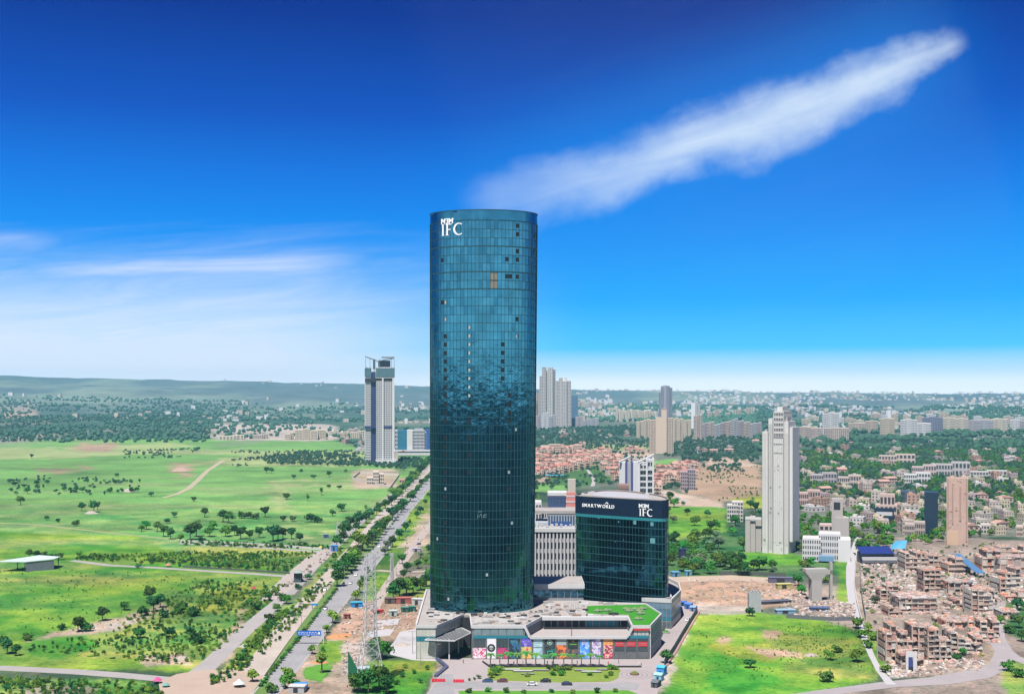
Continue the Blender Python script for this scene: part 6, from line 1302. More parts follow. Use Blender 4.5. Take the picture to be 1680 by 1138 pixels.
MB_ = [(52, 752, 'round', 1.1), (40, 800, 'bush', 2), (45, 810, 'round', 1.1), (60, 794, 'bush', 1.9), (34, 828, 'round', 1.3), (78, 793, 'bush', 2), (25, 797, 'bush', 1.9), (134, 838, 'round', 1.3), (154, 840, 'round', 1.5), (160, 836, 'round', 1.2), (142, 790, 'bush', 1.9), (192, 782, 'bush', 1.9), (192, 792, 'bush', 1.5), (125, 862, 'bush', 2.0), (76, 853, 'bush', 1.6), (95, 857, 'bush', 1.4), (105, 806, 'round', .9), (115, 808, 'round', .9), (125, 808, 'round', 1.0), (135, 808, 'round', .9), (180, 808, 'bush', 1.9), (215, 808, 'round', .9), (225, 808, 'round', .9), (248, 814, 'bush', 2.2), (325, 740, 'round', 1.2), (437, 776, 'round', 1.4), (445, 776, 'round', 1.1), (470, 819, 'bush', 2.4), (435, 848, 'round', 1.5), (396, 850, 'bush', 2.2), (408, 850, 'bush', 2.2), (420, 851, 'bush', 2.0), (370, 850, 'bush', 1.8), (465, 854, 'bush', 1.6), (480, 855, 'bush', 1.8), (510, 856, 'bush', 2.6), (520, 857, 'bush', 2.4), (540, 800, 'bush', 1.8), (556, 802, 'bush', 1.8), (505, 822, 'slim', 1.2), (527, 812, 'slim', 1.1), (560, 838, 'bush', 2.4), (545, 846, 'bush', 2.0), (575, 865, 'round', 1.5), (585, 858, 'round', 1.2), (568, 868, 'round', 1.2), (600, 840, 'slim', 1.1), (540, 782, 'round', 1.3), (515, 785, 'bush', 2), (482, 785, 'bush', 2), (494, 774, 'bush', 1.9), (567, 774, 'bush', 1.8), (240, 868, 'broad', 1.1), (232, 872, 'pale', 1.2), (258, 872, 'round', 1.3), (268, 880, 'round', 1.4), (280, 884, 'round', 1.3), (296, 888, 'pale', 1.3), (312, 885, 'round', 1.9), (322, 880, 'round', 1.9), (336, 848, 'round', 1.4), (366, 856, 'round', 1.5), (375, 858, 'round', 1.4), (350, 868, 'broad', 1.2), (370, 880, 'broad', 1.2), (344, 880, 'broad', 1.1), (395, 884, 'round', 1.3), (410, 886, 'round', 1.1), (425, 882, 'round', 1.2), (448, 888, 'round', 1.7), (456, 886, 'round', 1.7), (464, 884, 'round', 1.4), (478, 884, 'round', 1.3), (492, 890, 'round', 1.0), (385, 878, 'round', 1.2), (330, 890, 'bush', 2), (286, 848, 'bush', 1.8), (274, 858, 'bush', 1.7), (318, 822, 'bush', 1.6)]
MB_.sort(key=lambda q: q[0])
cntm = {}
for i, (x, y, k, s) in enumerate(MB_):
    wv = "on the hill pasture" if y < 800 else "in the middle meadow" if y < 845 else "above the field road"
    kd = "dark bush" if 'bush' in k else "round tree"; cntm[(wv, kd)] = cntm.get((wv, kd), 0) + 1
    tree(k, x, y, s, "%s %s, %s counted from the left edge" % (kd, wv, ordi(cntm[(wv, kd)])), "trees and bushes of the green pasture")
RT = []
rr2 = random.Random(31)
for k in range(64):
    for _t in range(40):
        x, y = rr2.uniform(1092, 1330), rr2.uniform(868, 948)
        if in_poly(np.array([x]), np.array([y]), [(1092, 888), (1130, 884), (1165, 852), (1196, 862), (1222, 880), (1222, 906), (1248, 912), (1310, 908), (1340, 908), (1345, 925), (1318, 945), (1250, 944), (1100, 944)])[0] and not (1225 < x < 1320 and 908 < y < 926): break
    RT.append((x, y))
RT += [(1100, 820), (1094, 826), (1106, 832), (1096, 842), (1092, 850), (1104, 858), (1140, 862), (1128, 845), (1160, 848), (1200, 870), (1206, 862), (1232, 835), (1240, 840), (1246, 846), (1236, 848)]
RT.sort(key=lambda q: q[0])
for i, (x, y) in enumerate(RT): tree(rr2.choice(['round', 'round', 'broad', 'broad', 'grey']), x, y, rr2.uniform(.95, 1.45), "leafy tree in the grove between office block and slab tower, %s from its left end" % ordi(i + 1), "grove between office block and slab tower")
for i, (x, y, k, s, lb) in enumerate(((1092, 1088, 'round', .95, "round dark tree beside the boundary wall and blue tanks"), (1357, 1118, 'bush', 1.8, "very dark bush alone at the bottom of the right field"), (1232, 1095, 'bush', 1.3, "small dark bush in the middle of the right field"), (1230, 1010, 'bush', 1.6, "flat dark bush against the rubble at the right field's top edge"), (1405, 1085, 'broad', .8, "bright green tree left of the curving white lane"), (1412, 1045, 'yellow_bush', 1.8, "lime bush on the outer bend of the white lane"), (1425, 1035, 'pale', 1.0, "orange-tinged small tree by the ruins' corner"), (1435, 1050, 'yellow_bush', 1.7, "lime bush below the orange-tinged tree"), (1408, 1030, 'bush', 2.0, "dark green bush where the white lane meets the rubble"), (1425, 1062, 'yellow_bush', 1.6, "lime bush halfway down the white lane"), (1452, 1102, 'yellow_bush', 1.4, "lime bush near the bottom of the white lane"), (1668, 1000, 'bush', 2.2, "dark bush beside the sandy lane at the frame edge"), (1672, 1030, 'round', .9, "dark tree at the right frame edge above the lane bend"), (1664, 1020, 'grey', .8, "grey-leaved tree with white bloom by the lane bend"), (1655, 1038, 'bush', 1.8, "bush on the inside of the lane bend"), (1676, 1052, 'round', .8, "small dark tree at the frame edge under the bend"), (1640, 1022, 'yellow_bush', 1.5, "yellow-green bush at the lane bend"), (1655, 1100, 'yellow_bush', 1.6, "bright bush in the bottom right corner"), (1672, 1110, 'yellow_bush', 1.6, "second bright bush in the bottom right corner"), (1363, 1082, 'broad', .6, "low bright bush tree in the right field by the ruins"), (1375, 1070, 'yellow_bush', 1.4, "lime bush in the right field near the lane"), (1575, 1060, 'grey', .8, "overgrown tree on the ruin wall"), (1590, 1055, 'pale', .8, "yellowish tree on the ruin wall"), (1580, 1075, 'broad', .6, "green bush tree at the ruin's foot"), (1570, 1082, 'bush', 1.2, "dark low bush at the ruin's foot"), (1310, 960, 'broad', .9, "leafy tree just left of the concrete pier"), (1315, 975, 'broad', .8, "second leafy tree left of the concrete pier"), (1355, 955, 'yellow_bush', 1.6, "yellow-green bush right of the concrete pier"), (1440, 875, 'pale', 2.2, "large bright green tree above the blue roofed shed"), (1455, 877, 'broad', 1.2, "leafy tree right of the large bright one above the shed"), (1420, 905, 'yellow_bush', 1.6, "bright bush by the top of the white lane"), (1520, 862, 'broad', 1.4, "big tree behind the navy tower"), (1480, 862, 'broad', 1.3, "broad tree left of the navy tower"), (1470, 852, 'round', 1.3, "dark tree by the pink terraced house"))):
    tree(k, x, y, s, lb, None)
# palms
pm = MB()
for k in range(13):
    a = 2 * math.pi * k / 13; q = [Vector((0, 0, 0)), Vector((math.cos(a) * .9, math.sin(a) * .9, .55 if k % 2 else .9)), Vector((math.cos(a) * 1.75, math.sin(a) * 1.75, .2 if k % 2 else .75)), Vector((math.cos(a) * 2.25, math.sin(a) * 2.25, -.7 if k % 2 else .1))]; sd_ = Vector((-math.sin(a), math.cos(a), 0))
    for j in range(3):
        w0, w1 = (.15, .42, .36, .05)[j], (.15, .42, .36, .05)[j + 1]
        for sg in (1, -1): pm.add([q[j], q[j] + sd_ * w0 * sg - Vector((0, 0, w0 * .5)), q[j + 1] + sd_ * w1 * sg - Vector((0, 0, w1 * .5)), q[j + 1]], [(0, 1, 2, 3)])
frond = pm.mesh("crown", leafmat("palm_leaves", (.055, .155, .030), .2)); tr = MB(); tr.cyl((0, 0, -.1), .24, .17, 4.6, 8); ptrunk = tr.mesh("trunk", mat("palm_bark", (.16, .12, .10), .95, ns=2))
xs = (804.5, 820, 834, 848.5, 863, 879, 893.5, 908, 925, 938.5, 954, 969, 983)
for i, x in enumerate(xs):
    o = thing("palm_tree", "small palm in the row before the shopfronts, %s from the left" % ORD[i], "palm", P(x, 1092.5), rtree.uniform(0, 6), "palms before the shopfronts"); f_ = rtree.uniform(.9, 1.1) * (1.15 if i in (2, 4, 11) else 1); o.scale = (f_,) * 3
    c = link("crown", frond, o, (0, 0, 4.4)); link("trunk", ptrunk, o)
# shrubs on the forecourt lawns
for i, (x, y, k, s) in enumerate(((806, 1112, 'broad', .45), (814, 1108, 'broad', .55), (819, 1100, 'yellow_bush', .9), (812, 1100, 'bush', .8), (900, 1098, 'bush', .7), (912, 1100, 'yellow_bush', .9), (922, 1100, 'yellow_bush', .9), (932, 1099, 'yellow_bush', .8), (920, 1108, 'yellow_bush', 1.0), (908, 1108, 'yellow_bush', .7), (866, 1110, 'yellow_bush', .7), (967, 1108, 'yellow_bush', .8), (1000, 1098, 'broad', .4), (1008, 1098, 'yellow_bush', .8), (1002, 1108, 'yellow_bush', .8), (995, 1112, 'yellow_bush', .7), (786, 1113, 'bush', .6), (778, 1115, 'bush', .45), (770, 1116, 'bush', .4))):
    tree(k, x, y, s, "low shrub on the forecourt lawn, %s of nineteen" % ORD[i], "shrubs on the forecourt lawn")
for i, (x, y) in enumerate(((770, 1136), (800, 1135), (830, 1136), (860, 1137), (905, 1136), (940, 1137), (980, 1136), (1010, 1135), (660, 1110), (680, 1104), (700, 1098), (650, 1122), (690, 1120), (665, 1095))):
    tree('yellow_bush' if i % 2 else 'bush', x, y, .7, "low shrub %s, %s from its left end" % (("at the picture's lower edge below the drive", ORD[i]) if i < 8 else ("on the lawn left of the entry drive", ORD[i - 8])), "shrubs along the drive and entry lawn")
# woods too dense to count, far off
ICO_V, ICO_F = None, None
_t = (1 + 5 ** .5) / 2
bv = np.array([(-1, _t, 0), (1, _t, 0), (-1, -_t, 0), (1, -_t, 0), (0, -1, _t), (0, 1, _t), (0, -1, -_t), (0, 1, -_t), (_t, 0, -1), (_t, 0, 1), (-_t, 0, -1), (-_t, 0, 1)], float); bv /= np.linalg.norm(bv[0])
bf = [(0, 11, 5), (0, 5, 1), (0, 1, 7), (0, 7, 10), (0, 10, 11), (1, 5, 9), (5, 11, 4), (11, 10, 2), (10, 7, 6), (7, 1, 8), (3, 9, 4), (3, 4, 2), (3, 2, 6), (3, 6, 8), (3, 8, 9), (4, 9, 5), (2, 4, 11), (6, 2, 10), (8, 6, 7), (9, 8, 1)]
def subdiv(v, f):
    v = [tuple(p) for p in v]; c = {}; out = []
    def mid(a, b_):
        k = (min(a, b_), max(a, b_))
        if k not in c: p = np.array(v[a]) + np.array(v[b_]); p /= np.linalg.norm(p); v.append(tuple(p)); c[k] = len(v) - 1
        return c[k]
    for a, b_, d in f: x, y, z = mid(a, b_), mid(b_, d), mid(d, a); out += [(a, x, z), (b_, y, x), (d, z, y), (x, y, z)]
    return np.array(v), np.array(out)
sv, sf = subdiv(bv, bf); bf = np.array(bf)
def woods(name, label, pts, m, hi=True, size=(3.2, 5.5)):
    rg = np.random.default_rng(len(pts)); V, Fc = [], []; base = 0
    tv, tf = (sv, sf) if hi else (bv, bf)
    for x, y in pts:
        r = rg.uniform(*size); j = 1 + rg.normal(size=(len(tv), 1)) * .2; v = tv * j * np.array([r, r, r * rg.uniform(.8, 1.15)]); v[:, 2] += r * .75; v[:, 2] = np.maximum(v[:, 2], -.1); v[:, 0] += x; v[:, 1] += y; v[:, 2] += float(hill_z(x, y)) if y > 2400 else 0.0
        V.append(v); Fc.append(tf + base); base += len(tv)
    V = np.concatenate(V); Fc = np.concatenate(Fc); me = bpy.data.meshes.new(name); me.vertices.add(len(V)); me.vertices.foreach_set('co', V.astype(np.float32).ravel()); me.loops.add(Fc.size); me.loops.foreach_set('vertex_index', Fc.astype(np.int32).ravel()); me.polygons.add(len(Fc)); me.polygons.foreach_set('loop_start', (np.arange(len(Fc)) * 3).astype(np.int32)); me.update(calc_edges=True); me.materials.append(m)
    o = link(name, me); tag(o, label, kind='stuff'); return o
LITE = {}
def lite(m):
    if m.name not in LITE:
        LITE[m.name] = []
        for k in range(4):
            o = bpy.data.objects.new("crown_pattern", crown_mesh("crown", 500 + k, m, 6.5, 3.5, .2, 7, 150, 1.25)); LITE[m.name].append(o)
    return LITE[m.name]
def thicket(name, label, pts, m, smin, smax):
    """many leafy crowns on given places, one object (geometry nodes)"""
    me = bpy.data.meshes.new(name); me.from_pydata([(x, y, float(hill_z(x, y)) - .1) for x, y in pts], [], []); me.materials.append(m); o = link(name, me); tag(o, label, kind='stuff')
    g = bpy.data.node_groups.new(name, 'GeometryNodeTree'); g.interface.new_socket("Geometry", in_out='INPUT', socket_type='NodeSocketGeometry'); g.interface.new_socket("Geometry", in_out='OUTPUT', socket_type='NodeSocketGeometry')
    N = g.nodes; Lk = g.links; gi = N.new('NodeGroupInput'); go = N.new('NodeGroupOutput'); ip = N.new('GeometryNodeInstanceOnPoints'); jn = N.new('GeometryNodeGeometryToInstance')
    for c in lite(m):
        oi = N.new('GeometryNodeObjectInfo'); oi.inputs['Object'].default_value = c; Lk.new(oi.outputs['Geometry'], jn.inputs[0])
    r1 = N.new('FunctionNodeRandomValue'); r1.data_type = 'FLOAT_VECTOR'; r1.inputs[0].default_value = (0, 0, 0); r1.inputs[1].default_value = (0, 0, 6.283)
    r2 = N.new('FunctionNodeRandomValue'); r2.data_type = 'FLOAT_VECTOR'; r2.inputs[0].default_value = (smin, smin, smin); r2.inputs[1].default_value = (smax, smax, smax); r2.inputs['Seed'].default_value = 4
    Lk.new(gi.outputs[0], ip.inputs['Points']); Lk.new(jn.outputs[0], ip.inputs['Instance']); ip.inputs['Pick Instance'].default_value = True; Lk.new(r1.outputs[0], ip.inputs['Rotation']); Lk.new(r2.outputs[0], ip.inputs['Scale']); Lk.new(ip.outputs[0], go.inputs[0])
    md = o.modifiers.new("crowns", 'NODES'); md.node_group = g; return o
rgw = np.random.default_rng(3)
avoid = [(Vector((o.location.x, o.location.y)), 11) for o in bpy.data.objects if o.parent is None and o.get('category') in ('house', 'building', 'apartment tower', 'apartment block', 'terrace', 'tower', 'tower block', 'office building', 'office tower', 'hotel', 'construction site')]
agrid = {}
for p, r in avoid: agrid.setdefault((int(p.x // 30), int(p.y // 30)), []).append(p)
def clear_of(x, y, r=10):
    for i in (-1, 0, 1):
        for j in (-1, 0, 1):
            for p in agrid.get((int(x // 30) + i, int(y // 30) + j), ()):
                if abs(p.x - x) < r and -6 < y - p.y < r * 1.7: return False
    return True
def fill(poly, n, clump=.45, sc=220.0, seed=1.0):
    """places inside a pixel polygon, even on the ground and gathered into clumps"""
    out = []; xs = [p[0] for p in poly]; ys = [p[1] for p in poly]; d0, d1 = depth(max(ys)), depth(min(ys))
    d1 = min(d1, 6300.0)
    for rnd_ in range(12):
        N = n * 2
        d = np.sqrt(rgw.uniform(d0 * d0, d1 * d1, N)) if d1 < 3 * d0 else 1 / rgw.uniform(1 / d1, 1 / d0, N)
        X = rgw.uniform((min(xs) - 840) / F, (max(xs) - 840) / F, N) * d; px, py = X / d * F + 840, 648 + F * H / d
        k = in_poly(px, py, poly) & (fbm(X / sc, d / sc, 3, seed) >= clump)
        for x, y in zip(X[k], d[k]):
            if len(out) < n and clear_of(x, y): out.append((float(x), float(y)))
        if len(out) >= n: break
    return out
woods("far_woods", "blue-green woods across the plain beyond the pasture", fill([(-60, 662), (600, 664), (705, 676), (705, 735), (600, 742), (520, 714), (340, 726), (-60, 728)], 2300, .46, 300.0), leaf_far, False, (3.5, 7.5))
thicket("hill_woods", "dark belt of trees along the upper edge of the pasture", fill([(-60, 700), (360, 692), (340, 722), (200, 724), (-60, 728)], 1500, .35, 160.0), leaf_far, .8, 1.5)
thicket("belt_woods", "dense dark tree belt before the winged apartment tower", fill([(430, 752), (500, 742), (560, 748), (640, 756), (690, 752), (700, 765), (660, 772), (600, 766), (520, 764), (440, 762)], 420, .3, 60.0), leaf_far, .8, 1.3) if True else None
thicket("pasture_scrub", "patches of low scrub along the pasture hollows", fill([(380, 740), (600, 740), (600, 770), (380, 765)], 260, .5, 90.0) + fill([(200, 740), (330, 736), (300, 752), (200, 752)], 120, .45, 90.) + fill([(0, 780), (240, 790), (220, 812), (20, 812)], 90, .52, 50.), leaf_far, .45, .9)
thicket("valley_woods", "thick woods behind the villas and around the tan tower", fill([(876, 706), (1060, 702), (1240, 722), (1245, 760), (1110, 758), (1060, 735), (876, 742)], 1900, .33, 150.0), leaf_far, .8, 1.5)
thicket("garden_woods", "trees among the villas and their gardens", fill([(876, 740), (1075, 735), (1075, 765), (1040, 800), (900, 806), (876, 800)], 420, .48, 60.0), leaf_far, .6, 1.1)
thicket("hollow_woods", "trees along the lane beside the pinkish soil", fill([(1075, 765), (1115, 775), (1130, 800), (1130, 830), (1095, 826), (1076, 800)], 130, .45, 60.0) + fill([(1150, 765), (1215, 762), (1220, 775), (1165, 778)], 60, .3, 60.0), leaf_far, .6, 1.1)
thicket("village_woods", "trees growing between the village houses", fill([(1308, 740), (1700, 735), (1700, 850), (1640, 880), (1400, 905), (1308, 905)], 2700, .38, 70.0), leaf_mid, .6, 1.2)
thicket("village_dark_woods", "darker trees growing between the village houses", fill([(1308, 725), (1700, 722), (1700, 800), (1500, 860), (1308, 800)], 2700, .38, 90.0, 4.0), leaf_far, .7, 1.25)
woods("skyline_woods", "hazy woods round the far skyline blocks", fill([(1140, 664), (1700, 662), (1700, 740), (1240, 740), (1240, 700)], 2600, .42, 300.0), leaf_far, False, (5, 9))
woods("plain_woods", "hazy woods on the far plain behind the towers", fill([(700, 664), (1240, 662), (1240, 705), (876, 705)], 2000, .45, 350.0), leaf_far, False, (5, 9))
# scrub and tufts on the nearest fields
def tufts(name, label, polys, n, ms, smin, smax, clump, sc):
    for k, m in enumerate(ms):
        pts = []
        for poly in polys: pts += fill(poly, n // len(polys) // len(ms), clump, sc, 9.0 + .4 * k)
        thicket(name, label + (", dark ones", ", mid green ones", ", yellowish ones")[k], pts, m, smin, smax)
tufts("weeds", "tufts of weeds over the scrubby lower left field", [[(180, 1035), (240, 1000), (330, 955), (470, 958), (440, 990), (330, 1092), (170, 1080), (30, 1066)], [(330, 905), (520, 908), (480, 932), (120, 915)]], 1700, (leaf_dark, leaf_mid, leaf_yel), .12, .42, .46, 22.0)
tufts("meadow_weeds", "small weed tufts over the bright green meadows", [[(0, 930), (470, 950), (330, 960), (180, 1035), (0, 1060)], [(615, 900), (700, 800), (712, 1000), (600, 1000)]], 480, (leaf_mid, leaf_mid), .06, .22, .57, 18.0)
tufts("bank_weeds", "weeds on the bank below the bottom left road", [[(0, 1112), (250, 1122), (270, 1145), (0, 1145)]], 260, (leaf_dark, leaf_mid, leaf_yel), .12, .40, .48, 14.0)
tufts("verge_scrub", "scrub along the dusty carriageway", [[(470, 1000), (520, 962), (545, 955), (505, 995), (470, 1040), (420, 1085), (350, 1130), (340, 1125), (420, 1050)], [(390, 1085), (440, 1035), (470, 1000), (440, 1020)]], 520, (leaf_dark, leaf_mid, leaf_yel), .12, .42, .42, 15.0)
tufts("roadside_scrub", "scrubby growth by the field roads", [[(130, 910), (300, 922), (480, 935), (480, 940), (120, 918)], [(300, 888), (540, 897), (540, 902), (300, 894)]], 300, (leaf_dark, leaf_mid), .2, .6, .42, 22.0)
tufts("field_weeds", "weeds in the right field", [[(1140, 1012), (1390, 1022), (1430, 1100), (1110, 1128)], [(1250, 1030), (1400, 1025), (1420, 1095), (1300, 1095)]], 420, (leaf_mid, leaf_yel), .06, .16, .55, 14.0)
tufts("ruin_weeds", "weeds growing in the rubble and ruins", [[(1400, 905), (1640, 890), (1630, 1080), (1450, 1100), (1410, 1010)]], 330, (leaf_dark, leaf_mid, leaf_yel), .12, .4, .5, 12.0)
thicket("middle_woods", "trees on the meadow behind the glass tower", fill([(700, 706), (880, 706), (880, 860), (714, 860)], 420, .42, 90.0), leaf_far, .7, 1.3)
thicket("slope_scrub", "scrub scattered over the pinkish soil behind the office block", fill([(1120, 765), (1245, 762), (1245, 825), (1150, 825)], 90, .5, 40.0), leaf_mid, .25, .6)
# ---------------------------------------------------------------- vehicles
tyre_m = mat("tyre_rubber", (.015, .015, .016), .9); cglass = mat("car_glass", (.015, .02, .025), .1, spec=.8); lamp_m = mat("lamp_lens", (.5, .5, .48), .2)
def paint(name, c): return mat("paint_" + name, c, .25, ns=.5, na=.06, spec=.6)
PAINT = dict(white=(.55, .55, .56), silver=(.28, .28, .29), blue=(.03, .07, .16), navy=(.02, .03, .07), black=(.012, .012, .014), maroon=(.12, .03, .035), grey=(.11, .11, .12), red=(.35, .03, .03))
def car(label, col, p, heading, van=False, group=None):
    o = thing("van" if van else "car", label, "van" if van else "car", (p.x, p.y, p.z), heading, group); Ln, w = (4.9, 1.9) if van else (4.3, 1.76); m = paint(col, PAINT[col])
    prof = [(-.5, .28), (-.5, .62), (-.47, .80), (-.30, .86), (-.17, 1.38), (.20, 1.42), (.44, .92), (.5, .80), (.5, .28)] if not van else [(-.5, .3), (-.5, 1.0), (-.36, 1.15), (-.24, 1.85), (.48, 1.9), (.5, .3)]
    mb = MB(); n = len(prof)
    def ring_(y, k): return [(x * Ln * (1 if z < 1 else .98), y * (1 if z < 1 else k), z) for x, z in prof]
    rs = [ring_(-w / 2 * .94, .82), ring_(-w / 2, .84), ring_(w / 2, .84), ring_(w / 2 * .94, .82)]
    for s in (0, 1, 2):
        vs = rs[s] + rs[s + 1]; mb.add(vs, [(i, (i + 1) % n, n + (i + 1) % n, n + i) for i in range(n)])
    mb.add(rs[0], [tuple(range(n - 1, -1, -1))]); mb.add(rs[3], [tuple(range(n))]); obj("body", mb, m, o)
    zlo, zhi = (.93, 1.33) if not van else (1.15, 1.7)
    for sg in (-1, 1):
        mb = MB(); y = sg * w / 2 * .90
        q = [(-.24 * Ln, y * 1.02, zlo), (.36 * Ln, y * 1.02, zlo), (.18 * Ln, y * .95, zhi), (-.155 * Ln, y * .95, zhi)]
        q2 = [(a, b_ + sg * .045, c) for a, b_, c in q]; mb.add(q + q2, [(4, 5, 6, 7) if sg < 0 else (7, 6, 5, 4), (0, 1, 5, 4), (1, 2, 6, 5), (2, 3, 7, 6), (3, 0, 4, 7)]); obj("side_window", mb, cglass, o)
    for x0, z0, x1, z1, nm in ((-.30, .90, -.18, 1.36, "windscreen"), (.42, .97, .215, 1.39, "rear_window")):
        if van: x0, z0, x1, z1 = (-.355, 1.18, -.245, 1.8) if nm == "windscreen" else (.502, 1.2, .49, 1.75)
        mb = MB(); e = .03 * (-1 if nm == "windscreen" else 1); mb.add([(x0 * Ln + e, -w * .40, z0), (x0 * Ln + e, w * .40, z0), (x1 * Ln + e, w * .36, z1), (x1 * Ln + e, -w * .36, z1)], [(0, 1, 2, 3)]); obj(nm, mb, cglass, o)
    for sx in (-.31, .30):
        for sg in (-1, 1):
            mb = MB(); r = .33; yy_ = sg * (w / 2 - .1); nn = 10
            vs = [(sx * Ln + r * math.cos(6.283 * i / nn), yy_ + dy, r + r * math.sin(6.283 * i / nn)) for dy in (-.11, .13 if sg > 0 else .11) for i in range(nn)]
            mb.add(vs, [(i, (i + 1) % nn, nn + (i + 1) % nn, nn + i) for i in range(nn)] + [tuple(range(nn)), tuple(range(2 * nn - 1, nn - 1, -1))]); wl = obj("wheel", mb, tyre_m, o); mb = MB(); mb.add([(sx * Ln + .2 * math.cos(.785 * i), yy_ + sg * .125, r + .2 * math.sin(.785 * i)) for i in range(8)], [tuple(range(8))]); obj("rim", mb, steel_m, wl)
    for sg in (-1, 1):
        mb = MB(); mb.box(-.503 * Ln, -.49 * Ln, sg * w * .36 - .18, sg * w * .36 + .18, .62, .76); obj("headlight", mb, lamp_m, o); mb = MB(); mb.box(.49 * Ln, .503 * Ln, sg * w * .38 - .14, sg * w * .38 + .14, .66, .80); obj("tail_light", mb, red_m, o)
    return o
def hd(px, py, qx, qy):
    a, b_ = P(px, py), P(qx, qy); d = b_ - a; return math.atan2(d.y, d.x)
ZR_ = .062
for lb, c, x, y, h_ in (("blue saloon at the left end of the drive before the mall", 'blue', 800, 1118.5, 0), ("maroon-grey saloon second along the drive before the mall", 'maroon', 824, 1118.5, 0), ("white hatchback on the near side of the drive", 'white', 873, 1124, math.pi), ("black saloon on the far side of the drive by the lawn", 'black', 895, 1118.5, 0), ("dark grey saloon furthest right on the drive", 'navy', 930, 1123.5, math.pi)):
    p = P(x, y); p.z = .166; car(lb, c, p, h_, group="cars on the drive before the mall")
up = hd(529, 1000, 558, 960)
for lb, c, x, y, v_ in (("white car further up the right carriageway near the pylon", 'white', 584, 944, 0), ("silver-white car just below the white one on the right carriageway", 'silver', 575, 957, 0), ("dark grey car alone on the right carriageway above the blue sign", 'grey', 534, 999, 0), ("white car on the dusty carriageway beside the hedge", 'white', 533, 968, 0), ("black car half under the blue gantry sign", 'black', 507, 1043, 0), ("white car by the verge trees of the upper highway", 'white', 622, 897, 0), ("dark car in the left lane of the upper highway", 'grey', 666, 856, 0), ("navy car at the top of the highway beside the glass tower", 'navy', 682, 834, 0), ("white van at the top of the highway beside the glass tower", 'white', 694, 818, 1), ("silver car by the far end of the median trees", 'silver', 692, 804, 0), ("small dark car on the dusty carriageway beyond the median trees", 'black', 651, 838, 0), ("red car on the service road by the tree row", 'red', 583, 894, 0)):
    p = P(x, y); p.z = .07; car(lb, c, p, up, bool(v_), "vehicles on the highway")
for lb, c, x, y, a in (("white car parked along the boundary wall", 'white', 1128, 1018, 1.2), ("navy car parked by the tree clump beside the tower", 'navy', 693, 949, .5), ("blue van among the blue awnings by the tower", 'blue', 702, 946, .4), ("dark car on the side street between the lawns", 'grey', 687, 893, 1.0), ("white car at the top of the stony lot", 'white', 561, 882, .6)):
    p = P(x, y); p.z = .14 if x > 1100 else .07; car(lb, c, p, a)
def motorbike(lb, x, y, shirt):
    p = P(x, y); p.z = .065; o = thing("motorbike", lb, "motorbike", p, up, "motorbikes on the highway")
    for dx in (-.65, .65):
        mb = MB(); vs = [(dx + .3 * math.cos(.785 * i), dy, .3 + .3 * math.sin(.785 * i)) for dy in (-.06, .06) for i in range(8)]; mb.add(vs, [(i, (i + 1) % 8, 8 + (i + 1) % 8, 8 + i) for i in range(8)] + [tuple(range(8)), tuple(range(15, 7, -1))]); obj("wheel", mb, tyre_m, o)
    mb = MB(); mb.bar((-.55, 0, .5), (.5, 0, .62), .26, .3); mb.bar((.5, 0, .55), (.62, 0, 1.0), .1); mb.bar((.55, -.3, 1.0), (.55, .3, 1.0), .06); obj("frame", mb, paint("black", PAINT['black']), o)
    r_ = thing("person", "rider in %s shirt seated on the motorbike %s" % (shirt[0], lb.split(' ', 1)[1]), "person", (p.x, p.y, p.z), up, "motorbike riders")
    # one continuous skinned body, seated and reaching to the bars
    me = bpy.data.meshes.new("body"); J = [(-.15, 0, .85), (-.05, 0, 1.15), (0, 0, 1.38), (.03, 0, 1.5), (.05, 0, 1.66), (.02, .2, 1.36), (.22, .27, 1.12), (.5, .26, 1.05), (.02, -.2, 1.36), (.22, -.27, 1.12), (.5, -.26, 1.05), (.22, .17, .84), (.16, .18, .42), (.3, .18, .36), (.22, -.17, .84), (.16, -.18, .42), (.3, -.18, .36)]
    E = [(0, 1), (1, 2), (2, 3), (3, 4), (2, 5), (5, 6), (6, 7), (2, 8), (8, 9), (9, 10), (0, 11), (11, 12), (12, 13), (0, 14), (14, 15), (15, 16)]
    me.from_pydata(J, E, []); me.materials.append(mat("shirt_" + shirt[0], shirt[1], .9)); b_ = link("body", me, r_); sk = b_.modifiers.new("skin", 'SKIN')
    for v_, q in zip(me.skin_vertices[0].data if me.skin_vertices else b_.data.skin_vertices.new().data, (.16, .16, .15, .07, .11, .07, .055, .045, .07, .055, .045, .09, .07, .05, .09, .07, .05)): v_.radius = (q, q)
    b_.modifiers.new("sub", 'SUBSURF').levels = 1; b_.modifiers[-1].render_levels = 1
    mb = MB(); mb.cyl((.05, 0, 1.64), .15, .11, .16, 8); obj("helmet", mb, paint("black", PAINT['black']), r_)
for lb, x, y, s in (("motorbike on the dusty carriageway beside the hedge", 543, 962, ("dark", (.03, .03, .04))), ("motorbike on the right carriageway above the grey car", 544, 983, ("yellow-green", (.25, .3, .04))), ("motorbike lowest on the dusty carriageway", 530, 979, ("blue", (.04, .06, .15)))): motorbike(lb, x, y, s)

